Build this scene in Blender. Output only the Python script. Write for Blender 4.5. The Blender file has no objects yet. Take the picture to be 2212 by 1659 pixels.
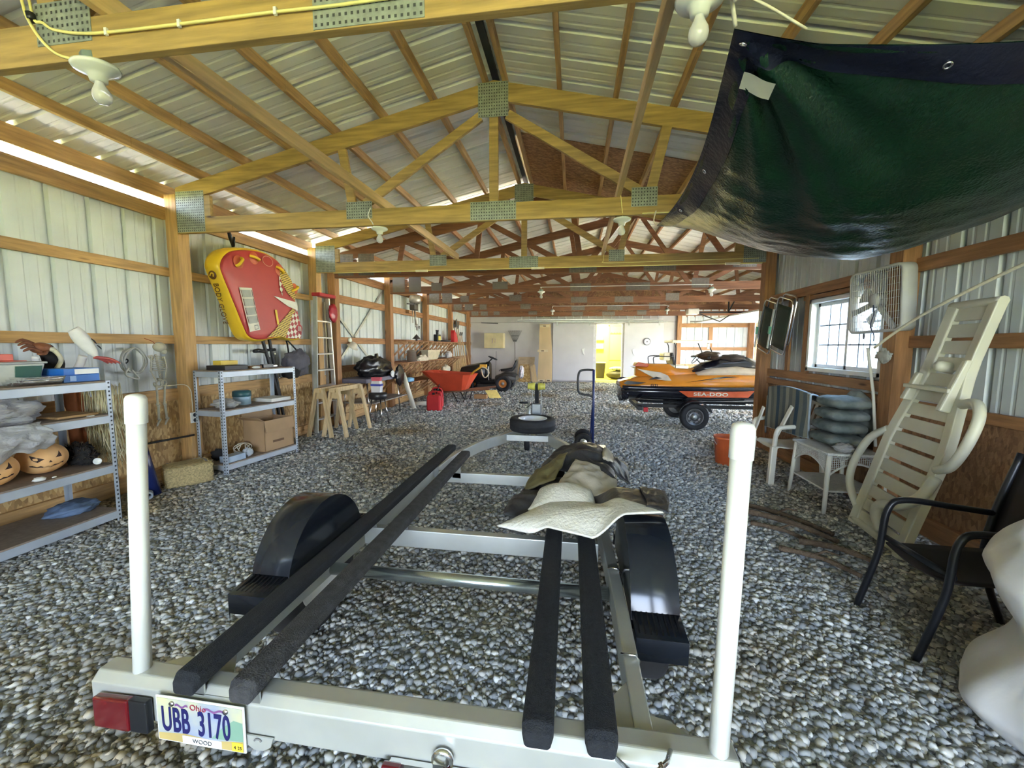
import bpy, bmesh, math, random
from math import sin, cos, pi, radians, sqrt, atan2
from mathutils import Vector as V, Matrix, noise
SC = bpy.context.scene
COL = SC.collection
R = random.Random(7)
Z3 = V((0, 0, 1))

# ------------------------------------------------------------------ materials
MATS = {}
def mat(name, col, rough=.6, metal=0., var=.12, scale=8., bump=0., bscale=40., stretch=None, col2=None,
        knots=False, spec=.5, trans=0., coat=0., sub=0.):
    """procedural material: base colour broken up by noise, optional bump, optional stretched grain"""
    if name in MATS: return MATS[name]
    m = bpy.data.materials.new(name); m.use_nodes = True
    nt = m.node_tree; N = nt.nodes; L = nt.links
    b = N['Principled BSDF']
    b.inputs['Roughness'].default_value = rough
    b.inputs['Metallic'].default_value = metal
    b.inputs['Specular IOR Level'].default_value = spec
    if trans: b.inputs['Transmission Weight'].default_value = trans
    if coat: b.inputs['Coat Weight'].default_value = coat; b.inputs['Coat Roughness'].default_value = .1
    if sub: b.inputs['Subsurface Weight'].default_value = sub; b.inputs['Subsurface Radius'].default_value = (.05, .05, .05)
    tc = N.new('ShaderNodeTexCoord'); mp = N.new('ShaderNodeMapping')
    L.new(tc.outputs['Object'], mp.inputs['Vector'])
    if stretch: mp.inputs['Scale'].default_value = stretch
    nz = N.new('ShaderNodeTexNoise'); nz.inputs['Scale'].default_value = scale; nz.inputs['Detail'].default_value = 5
    L.new(mp.outputs[0], nz.inputs['Vector'])
    rp = N.new('ShaderNodeValToRGB')
    c2 = col2 or [min(1, c * (1 + var)) for c in col]; c1 = [c * (1 - var) for c in col] if not col2 else col
    rp.color_ramp.elements[0].position = .3; rp.color_ramp.elements[1].position = .7
    rp.color_ramp.elements[0].color = (*c1, 1); rp.color_ramp.elements[1].color = (*c2, 1)
    L.new(nz.outputs[0], rp.inputs[0])
    out = rp.outputs[0]
    if knots:
        vo = N.new('ShaderNodeTexVoronoi'); vo.inputs['Scale'].default_value = 2.1
        mp2 = N.new('ShaderNodeMapping'); mp2.inputs['Scale'].default_value = knots
        L.new(tc.outputs['Object'], mp2.inputs['Vector']); L.new(mp2.outputs[0], vo.inputs['Vector'])
        kr = N.new('ShaderNodeValToRGB'); kr.color_ramp.elements[0].position = .03; kr.color_ramp.elements[1].position = .075
        kr.color_ramp.elements[0].color = (.22, .16, .1, 1); kr.color_ramp.elements[1].color = (1, 1, 1, 1)
        L.new(vo.outputs['Distance'], kr.inputs[0])
        mx = N.new('ShaderNodeMix'); mx.data_type = 'RGBA'; mx.blend_type = 'MULTIPLY'; mx.inputs[0].default_value = 1
        L.new(out, mx.inputs[6]); L.new(kr.outputs[0], mx.inputs[7]); out = mx.outputs[2]
    L.new(out, b.inputs['Base Color'])
    if bump:
        n2 = N.new('ShaderNodeTexNoise'); n2.inputs['Scale'].default_value = bscale; n2.inputs['Detail'].default_value = 4
        L.new(mp.outputs[0], n2.inputs['Vector'])
        bp = N.new('ShaderNodeBump'); bp.inputs['Strength'].default_value = bump; bp.inputs['Distance'].default_value = .02
        L.new(n2.outputs[0], bp.inputs['Height']); L.new(bp.outputs[0], b.inputs['Normal'])
    MATS[name] = m
    return m
def wood(name, col, axis='x', var=.28, rough=.65):
    s = {'x': (.7, 9, 9), 'y': (9, .7, 9), 'z': (9, 9, .7)}[axis]
    k = {'x': (.45, 2.2, 2.2), 'y': (2.2, .45, 2.2), 'z': (2.2, 2.2, .45)}[axis]
    return mat(name, col, rough, 0, var, 4., .12, 9., s, knots=k)
def osb(name, a, b_):
    m = mat(name, a, .7, 0, .1, 10, .25, 30)
    nt = m.node_tree; N = nt.nodes; L = nt.links; b = N['Principled BSDF']
    tc = [n for n in N if n.type == 'TEX_COORD'][0]
    vo = N.new('ShaderNodeTexVoronoi'); vo.inputs['Scale'].default_value = 26
    mp = N.new('ShaderNodeMapping'); mp.inputs['Scale'].default_value = (1, 1.9, .8); mp.inputs['Rotation'].default_value = (.5, .3, .2)
    L.new(tc.outputs['Object'], mp.inputs[0]); L.new(mp.outputs[0], vo.inputs['Vector'])
    sx = N.new('ShaderNodeSeparateColor'); L.new(vo.outputs['Color'], sx.inputs[0])
    rp = N.new('ShaderNodeValToRGB'); E = rp.color_ramp.elements
    E[0].color = (*[c * .72 for c in a], 1); E[1].color = (*b_, 1); e = E.new(.45); e.color = (*a, 1)
    L.new(sx.outputs[0], rp.inputs[0]); L.new(rp.outputs[0], b.inputs['Base Color'])
    return m
def gravel_mat(name, floor=True):
    m = mat(name, (.3, .3, .31), .9, 0, .2, 5, 0)
    nt = m.node_tree; N = nt.nodes; L = nt.links; b = N['Principled BSDF']
    tc = [n for n in N if n.type == 'TEX_COORD'][0]
    rp = N.new('ShaderNodeValToRGB'); E = rp.color_ramp.elements
    E[0].color = (.19, .205, .21, 1); E[1].color = (.74, .75, .71, 1); E[1].position = 1
    for p, c in ((.3, (.29, .305, .305)), (.62, (.42, .435, .42)), (.85, (.55, .54, .49))):
        e = E.new(p); e.color = (*c, 1)
    if floor:
        vo = N.new('ShaderNodeTexVoronoi'); vo.inputs['Scale'].default_value = 38
        L.new(tc.outputs['Object'], vo.inputs['Vector'])
        sx = N.new('ShaderNodeSeparateColor'); L.new(vo.outputs['Color'], sx.inputs[0]); L.new(sx.outputs[0], rp.inputs[0])
        bp = N.new('ShaderNodeBump'); bp.inputs['Strength'].default_value = 1; bp.inputs['Distance'].default_value = .03; bp.invert = True
        L.new(vo.outputs['Distance'], bp.inputs['Height']); L.new(bp.outputs[0], b.inputs['Normal'])
    else:
        gm = N.new('ShaderNodeNewGeometry'); L.new(gm.outputs['Random Per Island'], rp.inputs[0])
    nz = N.new('ShaderNodeTexNoise'); nz.inputs['Scale'].default_value = .55; nz.inputs['Detail'].default_value = 3; L.new(tc.outputs['Object'], nz.inputs['Vector'])
    dr = N.new('ShaderNodeValToRGB'); dr.color_ramp.elements[0].position = .52; dr.color_ramp.elements[1].position = .68
    dr.color_ramp.elements[0].color = (1, 1, 1, 1); dr.color_ramp.elements[1].color = (.74, .60, .40, 1); L.new(nz.outputs[0], dr.inputs[0])
    mx = N.new('ShaderNodeMix'); mx.data_type = 'RGBA'; mx.blend_type = 'MULTIPLY'; mx.inputs[0].default_value = 1
    L.new(rp.outputs[0], mx.inputs[6]); L.new(dr.outputs[0], mx.inputs[7]); L.new(mx.outputs[2], b.inputs['Base Color'])
    return m
def checker_mat(name, a, b_, scale, rot=(0, 0, 0), dots=False):
    m = mat(name, a, .55)
    nt = m.node_tree; N = nt.nodes; L = nt.links; b = N['Principled BSDF']
    tc = [n for n in N if n.type == 'TEX_COORD'][0]
    mp = N.new('ShaderNodeMapping'); mp.inputs['Rotation'].default_value = rot; L.new(tc.outputs['Object'], mp.inputs[0])
    if dots:
        vo = N.new('ShaderNodeTexVoronoi'); vo.voronoi_dimensions = '2D'; vo.inputs['Scale'].default_value = scale; vo.inputs['Randomness'].default_value = 0
        L.new(mp.outputs[0], vo.inputs['Vector'])
        rp = N.new('ShaderNodeValToRGB'); rp.color_ramp.interpolation = 'CONSTANT'
        rp.color_ramp.elements[0].color = (*a, 1); rp.color_ramp.elements[1].color = (*b_, 1); rp.color_ramp.elements[1].position = dots
        L.new(vo.outputs['Distance'], rp.inputs[0]); L.new(rp.outputs[0], b.inputs['Base Color'])
    else:
        ch = N.new('ShaderNodeTexChecker'); ch.inputs['Scale'].default_value = scale
        ch.inputs[1].default_value = (*a, 1); ch.inputs[2].default_value = (*b_, 1)
        L.new(mp.outputs[0], ch.inputs[0]); L.new(ch.outputs[0], b.inputs['Base Color'])
    return m
def stripe_mat(name, cols, axis, scale, rough=.8):
    m = mat(name, cols[0], rough, 0, .1, 20, .2, 60)
    nt = m.node_tree; N = nt.nodes; L = nt.links; b = N['Principled BSDF']
    tc = [n for n in N if n.type == 'TEX_COORD'][0]
    sp = N.new('ShaderNodeSeparateXYZ'); L.new(tc.outputs['Object'], sp.inputs[0])
    mu = N.new('ShaderNodeMath'); mu.operation = 'MULTIPLY'; mu.inputs[1].default_value = scale; L.new(sp.outputs[axis], mu.inputs[0])
    fr = N.new('ShaderNodeMath'); fr.operation = 'FRACT'; L.new(mu.outputs[0], fr.inputs[0])
    rp = N.new('ShaderNodeValToRGB'); rp.color_ramp.interpolation = 'CONSTANT'; E = rp.color_ramp.elements
    n = len(cols); E[0].color = (*cols[0], 1); E[0].position = 0; E[1].color = (*cols[1], 1); E[1].position = 1 / n
    for i in range(2, n):
        e = E.new(i / n); e.color = (*cols[i], 1)
    L.new(fr.outputs[0], rp.inputs[0]); L.new(rp.outputs[0], b.inputs['Base Color'])
    return m
def glass_mat(name, rough=0., tint=(1, 1, 1), alpha=.25):
    """thin sheet: mostly transparent, with a weak mirror reflection"""
    m = bpy.data.materials.new(name); m.use_nodes = True; nt = m.node_tree; N = nt.nodes; L = nt.links
    N.remove(N['Principled BSDF']); o = N['Material Output']
    t = N.new('ShaderNodeBsdfTransparent'); t.inputs[0].default_value = (*tint, 1)
    g = N.new('ShaderNodeBsdfGlossy'); g.inputs['Roughness'].default_value = rough
    lw = N.new('ShaderNodeLayerWeight'); lw.inputs[0].default_value = alpha
    mx = N.new('ShaderNodeMixShader'); L.new(lw.outputs['Fresnel'], mx.inputs[0]); L.new(t.outputs[0], mx.inputs[1]); L.new(g.outputs[0], mx.inputs[2])
    L.new(mx.outputs[0], o.inputs[0]); MATS[name] = m
    return m
def film_mat(name, col, opac):
    """cloudy plastic film: part see-through, part diffuse with a gloss"""
    m = bpy.data.materials.new(name); m.use_nodes = True; nt = m.node_tree; N = nt.nodes; L = nt.links
    b = N['Principled BSDF']; b.inputs['Base Color'].default_value = (*col, 1); b.inputs['Roughness'].default_value = .25
    nz = N.new('ShaderNodeTexNoise'); nz.inputs['Scale'].default_value = 14; nz.inputs['Detail'].default_value = 6
    bp = N.new('ShaderNodeBump'); bp.inputs['Strength'].default_value = .8; bp.inputs['Distance'].default_value = .03
    L.new(nz.outputs[0], bp.inputs['Height']); L.new(bp.outputs[0], b.inputs['Normal'])
    b.inputs['Alpha'].default_value = opac; MATS[name] = m
    return m

# ------------------------------------------------------------------ mesh building
class B:
    def __init__(s): s.v = []; s.f = []; s.sm = []
    def add(s, vs, fs, smooth=False):
        o = len(s.v); s.v += [V(p) for p in vs]
        for f in fs: s.f.append([i + o for i in f]); s.sm.append(smooth)
        return s
    def hexa(s, p):
        return s.add(p, [(0, 3, 2, 1), (4, 5, 6, 7), (0, 1, 5, 4), (1, 2, 6, 5), (2, 3, 7, 6), (3, 0, 4, 7)])
    def box(s, x0, y0, z0, x1, y1, z1):
        return s.hexa([(x0, y0, z0), (x1, y0, z0), (x1, y1, z0), (x0, y1, z0), (x0, y0, z1), (x1, y0, z1), (x1, y1, z1), (x0, y1, z1)])
    def cbox(s, c, d): return s.box(*(c[i] - d[i] / 2 for i in range(3)), *(c[i] + d[i] / 2 for i in range(3)))
    def bar(s, p, q, w, h, up=Z3, off=(0, 0)):
        """board from p to q: w across, h along 'up'"""
        p = V(p); q = V(q); d = (q - p).normalized(); a = d.cross(V(up))
        if a.length < 1e-4: a = d.cross(V((0, 1, 0)))
        a.normalize(); u = a.cross(d).normalized()
        P = []
        for e in (p, q):
            for (i, j) in ((-1, -1), (1, -1), (1, 1), (-1, 1)): P.append(e + a * (i * w / 2 + off[0]) + u * (j * h / 2 + off[1]))
        return s.hexa(P)
    def tube(s, pts, r, n=8, cap=True, closed=False):
        pts = [V(p) for p in pts]; m = len(pts); rs = r if isinstance(r, (list, tuple)) else [r] * m
        T = []
        for i in range(m):
            a = pts[(i - 1) % m] if (closed or i) else pts[i]; b = pts[(i + 1) % m] if (closed or i < m - 1) else pts[i]
            T.append((b - a).normalized())
        u = T[0].cross(Z3)
        if u.length < .1: u = T[0].cross(V((1, 0, 0)))
        u.normalize(); vs = []
        for i in range(m):
            u = (u - T[i] * u.dot(T[i])).normalized(); w = T[i].cross(u)
            for k in range(n):
                t = 2 * pi * k / n; vs.append(pts[i] + (u * cos(t) + w * sin(t)) * rs[i])
        fs = []
        for i in range(m if closed else m - 1):
            j = (i + 1) % m
            for k in range(n): fs.append((i * n + k, i * n + (k + 1) % n, j * n + (k + 1) % n, j * n + k))
        s.add(vs, fs, True)
        if cap and not closed:
            s.add(vs[:n], [tuple(range(n))[::-1]]); s.add(vs[-n:], [tuple(range(n))])
        return s
    def cyl(s, p, q, r, r2=None, n=16): return s.tube([p, q], [r, r if r2 is None else r2], n)
    def lathe(s, prof, c, ax=Z3, n=20, smooth=True):
        ax = V(ax).normalized(); u = ax.cross(V((1, 0, 0)))
        if u.length < .2: u = ax.cross(V((0, 1, 0)))
        u.normalize(); w = ax.cross(u); c = V(c); vs = []; fs = []
        for (r, h) in prof:
            for k in range(n):
                t = 2 * pi * k / n; vs.append(c + ax * h + (u * cos(t) + w * sin(t)) * r)
        for i in range(len(prof) - 1):
            for k in range(n): fs.append((i * n + k, i * n + (k + 1) % n, (i + 1) * n + (k + 1) % n, (i + 1) * n + k))
        return s.add(vs, fs, smooth)
    def prism(s, poly, o, u, w, depth, smooth=False):
        """polygon (a,b) in plane o + a*u + b*w, pushed by depth along u x w"""
        o = V(o); u = V(u); w = V(w); nn = u.cross(w).normalized() * depth; n = len(poly)
        A = [o + u * a + w * b for a, b in poly]; Bq = [p + nn for p in A]
        s.add(A, [tuple(range(n))[::-1]]); s.add(Bq, [tuple(range(n))])
        return s.add(A + Bq, [(i, (i + 1) % n, n + (i + 1) % n, n + i) for i in range(n)], smooth)
    def grid(s, f, nu, nv, smooth=True, cu=False, cv=False):
        vs = [f(i / (nu if cu else nu - 1), j / (nv if cv else nv - 1)) for i in range(nu) for j in range(nv)]
        fs = []
        for i in range(nu if cu else nu - 1):
            for j in range(nv if cv else nv - 1):
                a, b = (i + 1) % nu, (j + 1) % nv; fs.append((i * nv + j, a * nv + j, a * nv + b, i * nv + b))
        return s.add(vs, fs, smooth)
    def ell(s, c, r, nu=18, nv=12, f=None):
        c = V(c)
        def g(u, v):
            t = 2 * pi * u; p = pi * (v - .5); k = f(u, v) if f else 1
            return c + V((r[0] * cos(p) * cos(t), r[1] * cos(p) * sin(t), r[2] * sin(p))) * k
        return s.grid(g, nu, nv, True, cu=True)
    def loft(s, rings, smooth=True, cap=True):
        n = len(rings[0]); vs = [p for r in rings for p in r]; fs = []
        for i in range(len(rings) - 1):
            for k in range(n): fs.append((i * n + k, i * n + (k + 1) % n, (i + 1) * n + (k + 1) % n, (i + 1) * n + k))
        s.add(vs, fs, smooth)
        if cap: s.add(rings[0], [tuple(range(n))[::-1]], smooth); s.add(rings[-1], [tuple(range(n))], smooth)
        return s
    def lump(s, c, r, seed=0, amp=.25, fr=2.5, nu=28, nv=18, flat=None):
        """crumpled closed blob"""
        c = V(c); off = V((seed * 3.1, seed * 1.7, seed))
        def g(u, v):
            t = 2 * pi * u; p = pi * (v - .5)
            d = V((cos(p) * cos(t), cos(p) * sin(t), sin(p)))
            k = 1 + amp * noise.noise(d * fr + off) + amp * .6 * noise.noise(d * fr * 2.3 + off) + amp * .35 * noise.noise(d * fr * 5 + off)
            q = c + V((r[0] * d.x, r[1] * d.y, r[2] * d.z)) * k
            if flat is not None and q.z < flat: q.z = flat
            return q
        return s.grid(g, nu, nv, True, cu=True)

def arc(c, r, a0, a1, n, u=(1, 0, 0), w=(0, 0, 1)):
    c = V(c); u = V(u); w = V(w)
    return [c + u * (r * cos(a0 + (a1 - a0) * i / (n - 1))) + w * (r * sin(a0 + (a1 - a0) * i / (n - 1))) for i in range(n)]
def spline(pts, n=6, closed=False):
    pts = [V(p) for p in pts]; m = len(pts); out = []
    for i in range(m if closed else m - 1):
        g = lambda k: pts[k % m] if closed else pts[max(0, min(m - 1, k))]
        a, b, c, d = g(i - 1), g(i), g(i + 1), g(i + 2)
        for k in range(n):
            t = k / n
            out.append(.5 * (2 * b + (c - a) * t + (2 * a - 5 * b + 4 * c - d) * t * t + (3 * b - a - 3 * c + d) * t ** 3))
    if not closed: out.append(pts[-1])
    return out

def clean(me):
    bm = bmesh.new(); bm.from_mesh(me)
    bmesh.ops.remove_doubles(bm, verts=bm.verts, dist=1e-5)
    bmesh.ops.recalc_face_normals(bm, faces=bm.faces); bm.to_mesh(me); bm.free()
def build(b, name, m, parent=None, loc=None, bevel=0, local=False, weld=True, sub=0, solid=0, seg=2):
    """link the builder as ONE mesh object; vertices are given in world space unless local"""
    loc = V(loc) if loc is not None else V((0, 0, 0))
    wo = V((0, 0, 0))
    if parent is not None:
        q = parent
        while q is not None: wo += q.location; q = q.parent
    me = bpy.data.meshes.new(name)
    sh = V((0, 0, 0)) if local else wo + loc
    me.from_pydata([p - sh for p in b.v], [], b.f)
    me.polygons.foreach_set('use_smooth', b.sm)
    me.materials.append(m)
    if weld and len(b.v) < 60000:
        clean(me)
    me.update()
    o = bpy.data.objects.new(name, me); COL.objects.link(o); o.location = loc
    if parent is not None: o.parent = parent
    if sub: q = o.modifiers.new('sub', 'SUBSURF'); q.levels = q.render_levels = sub
    if solid: q = o.modifiers.new('sol', 'SOLIDIFY'); q.thickness = solid; q.offset = 0
    if bevel: q = o.modifiers.new('bev', 'BEVEL'); q.width = bevel; q.segments = seg; q.limit_method = 'ANGLE'; q.angle_limit = radians(40)
    return o
def tag(o, label=None, cat=None, group=None, kind=None):
    if label: o['label'] = label
    if cat: o['category'] = cat
    if group: o['group'] = group
    if kind: o['kind'] = kind
    return o
def thing(name, loc, label, cat, group=None):
    o = bpy.data.objects.new(name, None); COL.objects.link(o); o.location = loc; o.empty_display_size = .1
    return tag(o, label, cat, group)
def solo(b, name, m, label, cat, group=None, **k):
    xs = [p.x for p in b.v]; ys = [p.y for p in b.v]; zs = [p.z for p in b.v]
    return tag(build(b, name, m, None, ((min(xs) + max(xs)) / 2, (min(ys) + max(ys)) / 2, min(zs)), **k), label, cat, group)
def struct(b, name, m, parent=None, **k):
    o = build(b, name, m, parent, **k); o['kind'] = 'structure'
    return o
def sempty(name, loc=(0, 0, 0)):
    o = bpy.data.objects.new(name, None); COL.objects.link(o); o.location = loc; o['kind'] = 'structure'
    return o
def dup(root, loc, rotz=None, label=None, group=None):
    def cp(o, par):
        c = o.copy(); COL.objects.link(c); c.parent = par
        for ch in kids.get(o.name, ()): cp(ch, c)
        return c
    kids = {}
    for o in list(COL.objects):
        if o.parent: kids.setdefault(o.parent.name, []).append(o)
    r = cp(root, root.parent); r.location = loc
    if rotz is not None: r.rotation_euler.z = rotz
    if label: r['label'] = label
    if group: r['group'] = group
    return r
def text(s, name, m, o, u, w, size, parent, depth=.001, sx=1., lab=None, off=0.):
    """lettering as a mesh: baseline start o, reading direction u, letter-up w"""
    cu = bpy.data.curves.new('txt', 'FONT'); cu.body = s; cu.size = size; cu.extrude = depth; cu.space_character = 1.05; cu.offset = off
    t = bpy.data.objects.new('txt', cu); COL.objects.link(t)
    dg = bpy.context.evaluated_depsgraph_get(); dg.update()
    me = bpy.data.meshes.new_from_object(t.evaluated_get(dg)); bpy.data.objects.remove(t); bpy.data.curves.remove(cu)
    u = V(u).normalized(); w = V(w).normalized(); n = u.cross(w); wo = V((0, 0, 0)); q = parent
    while q is not None: wo += q.location; q = q.parent
    for vv in me.vertices: vv.co = V(o) + u * vv.co.x * sx + w * vv.co.y + n * vv.co.z - wo
    me.materials.clear(); me.materials.append(m)
    ob = bpy.data.objects.new(name, me); COL.objects.link(ob); ob.parent = parent
    if lab: ob['label'] = lab
    return ob
# ------------------------------------------------------------------ palette
PINE, OLD = (.48, .29, .115), (.34, .17, .07)
WX, WY, WZ = (wood('pine_' + a, PINE, a) for a in 'xyz')
OTR = wood('old_truss', (.19, .08, .033), 'x')
OX, OY, OZ = (wood('old_pine_' + a, OLD, a) for a in 'xyz')
YX = wood('pine_beam_x', (.40, .265, .085), 'x')
CLEAN = wood('clean_pine', (.62, .47, .26), 'z', .15)
SIDING = mat('siding_paint', (.60, .65, .65), .42, 0, .06, 3)
ROOF = mat('roof_sheet', (.76, .76, .68), .38, 0, .07, 2)
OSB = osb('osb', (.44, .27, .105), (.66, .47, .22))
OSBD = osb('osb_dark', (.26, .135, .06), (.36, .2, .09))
ROOFOSB = osb('osb_roof', (.34, .17, .07), (.5, .28, .12))
GALV = mat('galvanised', (.46, .48, .47), .38, .85, .15, 14)
PLATE = mat('nail_plate', (.31, .34, .29), .6, .4, .2, 30)
PLATED = mat('nail_plate_hole', (.05, .055, .05), .6)
BLACK = mat('black_plastic', (.012, .013, .016), .35)
RUBBER = mat('rubber', (.018, .018, .02), .75, 0, .2, 20)
WHITE = mat('white_plastic', (.78, .79, .76), .35, 0, .04, 4)
STEEL = mat('grey_steel', (.42, .47, .53), .42, .3, .08, 6)
GREYWALL = mat('grey_wall_paint', (.56, .54, .54), .7, 0, .05, 2)
YELLOWROOM = mat('yellow_paint', (.86, .80, .22), .7, 0, .03, 3)
CHROME = mat('chrome', (.75, .76, .78), .18, 1, .02)
ALU = mat('aluminium', (.68, .69, .70), .32, .8, .06, 10)
GRAVELM = gravel_mat('gravel_bed'); STONE = gravel_mat('gravel_stone', False)
GRASS = mat('grass_lawn', (.24, .24, .075), .95, 0, .3, 2.5, .6, 60)
PORC = mat('porcelain', (.72, .74, .66), .22, 0, .02)
CABLE = mat('cable_sheath', (.80, .72, .28), .45, 0, .05)
BULB = mat('bulb_glass', (.80, .80, .74), .12, 0, .02, trans=.35)

XL, XR, XO, YF, YJ, YB = -4.5, 2.85, 7.1, 17.5, 6.72, -4.6   # left wall, right wall, old right wall, far wall, junction, back wall
RX, RZ, SL = -.79, 3.99, .225                                 # new ridge (top of top chords) and roof slope
OX_, OZ_ = 1.3, 4.40
zo_ = lambda x: 4.40 - .225 * abs(x - 1.3)
#                                          # older building's ridge

# ------------------------------------------------------------------ ground
fl = struct(B().add([(-9, YB - .2, 0), (12, YB - .2, 0), (12, 22, 0), (-9, 22, 0)], [(0, 1, 2, 3)]), 'floor', GRAVELM)
DRIVE = mat('driveway', (.50, .485, .46), .9, 0, .12, 3)
struct(B().box(XO + .1, 6.8, -.02, XO + 16, 18, .0), 'ground_driveway', DRIVE)
struct(B().add([(-45, -50, -.03), (50, -50, -.03), (50, YB - .2, -.03), (-45, YB - .2, -.03)], [(0, 1, 2, 3)])
       .add([(12, YB - .2, -.03), (60, YB - .2, -.03), (60, 60, -.03), (12, 60, -.03)], [(0, 1, 2, 3)])
       .add([(-45, YB - .2, -.03), (-9, YB - .2, -.03), (-9, 60, -.03), (-45, 60, -.03)], [(0, 1, 2, 3)]), 'ground_outside', GRASS)
def gravel():
    import numpy as np
    rg = np.random.default_rng(3)
    bm = bmesh.new(); bmesh.ops.create_icosphere(bm, subdivisions=1, radius=1)
    tv = np.array([v.co[:] for v in bm.verts]); tf = np.array([[v.index for v in f.verts] for f in bm.faces]); bm.free()
    P = []
    def put(y0, y1, r, dens):
        for _ in range(int(dens)):
            y = rg.uniform(y0, y1); xa = max(-4.35, -1.85 * y - .4); xb = min(2.75 if y < 6.9 else 6, .95 * y + .5)
            x = rg.uniform(-4.4, 3.5 if y < 6.9 else 5)
            if xa < x < xb: P.append((x, y, r * rg.uniform(.6, 1.45)))
    put(.3, 2.6, .0155, 40000); put(2.6, 5, .0175, 32000); put(5, 8.5, .021, 24000); put(8.5, 17, .026, 20000)
    P = np.array(P); n = len(P)
    jit = 1 + .38 * rg.standard_normal((10, len(tv), 1)).clip(-1.2, 1.2) * .7
    var = tv[None] * jit
    q = rg.standard_normal((n, 4)); q /= np.linalg.norm(q, axis=1)[:, None]; w, x, y, z = q.T
    Rm = np.stack([1-2*(y*y+z*z), 2*(x*y-z*w), 2*(x*z+y*w), 2*(x*y+z*w), 1-2*(x*x+z*z), 2*(y*z-x*w), 2*(x*z-y*w), 2*(y*z+x*w), 1-2*(x*x+y*y)], 1).reshape(n, 3, 3)
    sc = rg.uniform(.6, 1.25, (n, 1, 3))
    vs = np.einsum('nij,nkj->nki', Rm, var[rg.integers(0, 10, n)] * sc) * P[:, 2][:, None, None]
    vs[:, :, 2] *= .75; vs[:, :, 0] += P[:, 0][:, None]; vs[:, :, 1] += P[:, 1][:, None]; vs[:, :, 2] += (.15 * P[:, 2])[:, None]
    fs = (tf[None] + (np.arange(n) * len(tv))[:, None, None]).reshape(-1, 3)
    me = bpy.data.meshes.new('gravel'); me.vertices.add(n * len(tv)); me.vertices.foreach_set('co', vs.reshape(-1))
    me.loops.add(len(fs) * 3); me.loops.foreach_set('vertex_index', fs.reshape(-1).astype('i'))
    me.polygons.add(len(fs)); me.polygons.foreach_set('loop_start', (np.arange(len(fs)) * 3).astype('i'))
    me.update(calc_edges=True); me.materials.append(STONE)
    o = bpy.data.objects.new('gravel', me); COL.objects.link(o); o.parent = fl; o['kind'] = 'stuff'
gravel()

# ------------------------------------------------------------------ profiled sheet metal
def sheet(f, L, z0f, z1f, per=.305):
    """f(s, t, d) -> point; s runs across the ribs, d is the rib height; t from z0f(s) to z1f(s)"""
    prof = []; s = 0
    while s < L:
        for ds, d in ((0, 0), (.085, 0), (.095, .004), (.11, .004), (.12, 0), (.18, 0), (.19, .004), (.205, .004), (.215, 0), (.250, 0), (.264, .030), (.290, .030), (.304, 0)):
            if s + ds <= L: prof.append((s + ds, d))
        s += per
    if prof[-1][0] < L - 1e-4: prof.append((L, 0))
    b = B(); vs = []
    for s_, d in prof: vs += [f(s_, z0f(s_), d), f(s_, z1f(s_), d)]
    return b.add(vs, [(2 * i, 2 * i + 1, 2 * i + 3, 2 * i + 2) for i in range(len(prof) - 1)])

# ------------------------------------------------------------------ left wall
wl = sempty('wall_left', (XL, 0, 0))
struct(sheet(lambda s, t, d: (XL - .03 - d, YB + s, t), YF - YB, lambda s: .85, lambda s: 3.0), 'siding', SIDING, wl)
struct(B().box(XL - .03, YB, .12, XL + .012, 6.95, .95), 'osb_panel', OSB, wl)
struct(B().box(XL - .03, 6.95, .12, XL + .012, YF, 1.02), 'osb_panel', OSB, wl)
struct(B().box(XL, YB, 0, XL + .05, YF, .15), 'bottom_board', WY, wl)
NEWP = (-3.3, -.88, 1.565, 4.0, 6.44); OLDP = (6.98, 9.25, 11.72, 14.2, 16.75)
for i, y in enumerate(NEWP + OLDP):
    m = WZ if y < 6.6 else OZ
    struct(B().box(XL + .03, y, 0, XL + .175, y + (.14 if y < 9 else .16), 3.13), 'post', m, wl, bevel=.004)
ys = [YB] + [y for y in NEWP] + list(OLDP) + [YF]
for i in range(len(ys) - 1):
    a, b_ = ys[i] + (.14 if i else 0), ys[i + 1]; old = a > 6.6
    if b_ - a < .5: continue
    m = OY if old else WY
    H = ((1.505, 1.6), (2.25, 2.345), (2.86, 3.0), (.87, 1.0)) if not old else ((1.525, 1.655), (2.31, 2.46), (2.8, 2.95), (.97, 1.1))
    for z0, z1 in H:
        struct(B().box(XL, a, z0, XL + .04, b_, z1), 'girt', m, wl, bevel=.003)
mesh = B()   # wire netting across the eave gap
for k in range(30, 105):
    y = YB + k * .11
    for sgn in (1, -1):
        mesh.tube([(XL + .02, y, 3.0), (XL + .02, y + sgn * .09, 3.1)], .0016, 3, False)
struct(mesh, 'wire_netting', GALV, wl, weld=False)
# wall-mounted power socket on the post
so = B().box(XL + .175, 4.0, .60, XL + .19, 4.09, .72)
s1 = struct(so, 'socket', WHITE, wl)
for dz in (.63, .69): struct(B().cyl((XL + .19, 4.045, dz), (XL + .193, 4.045, dz), .022, n=14), 'socket_face', BLACK, s1)
# diagonal wind braces on the older wall
bb = B()
for a, b_ in (((7.25, 1.1), (9.2, 2.75)), ((7.3, 2.1), (8.6, 1.15))):
    bb.bar((XL - .005, *a), (XL - .005, *b_), .05, .006, up=(1, 0, 0))
struct(bb, 'wind_brace', GALV, wl)

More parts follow.
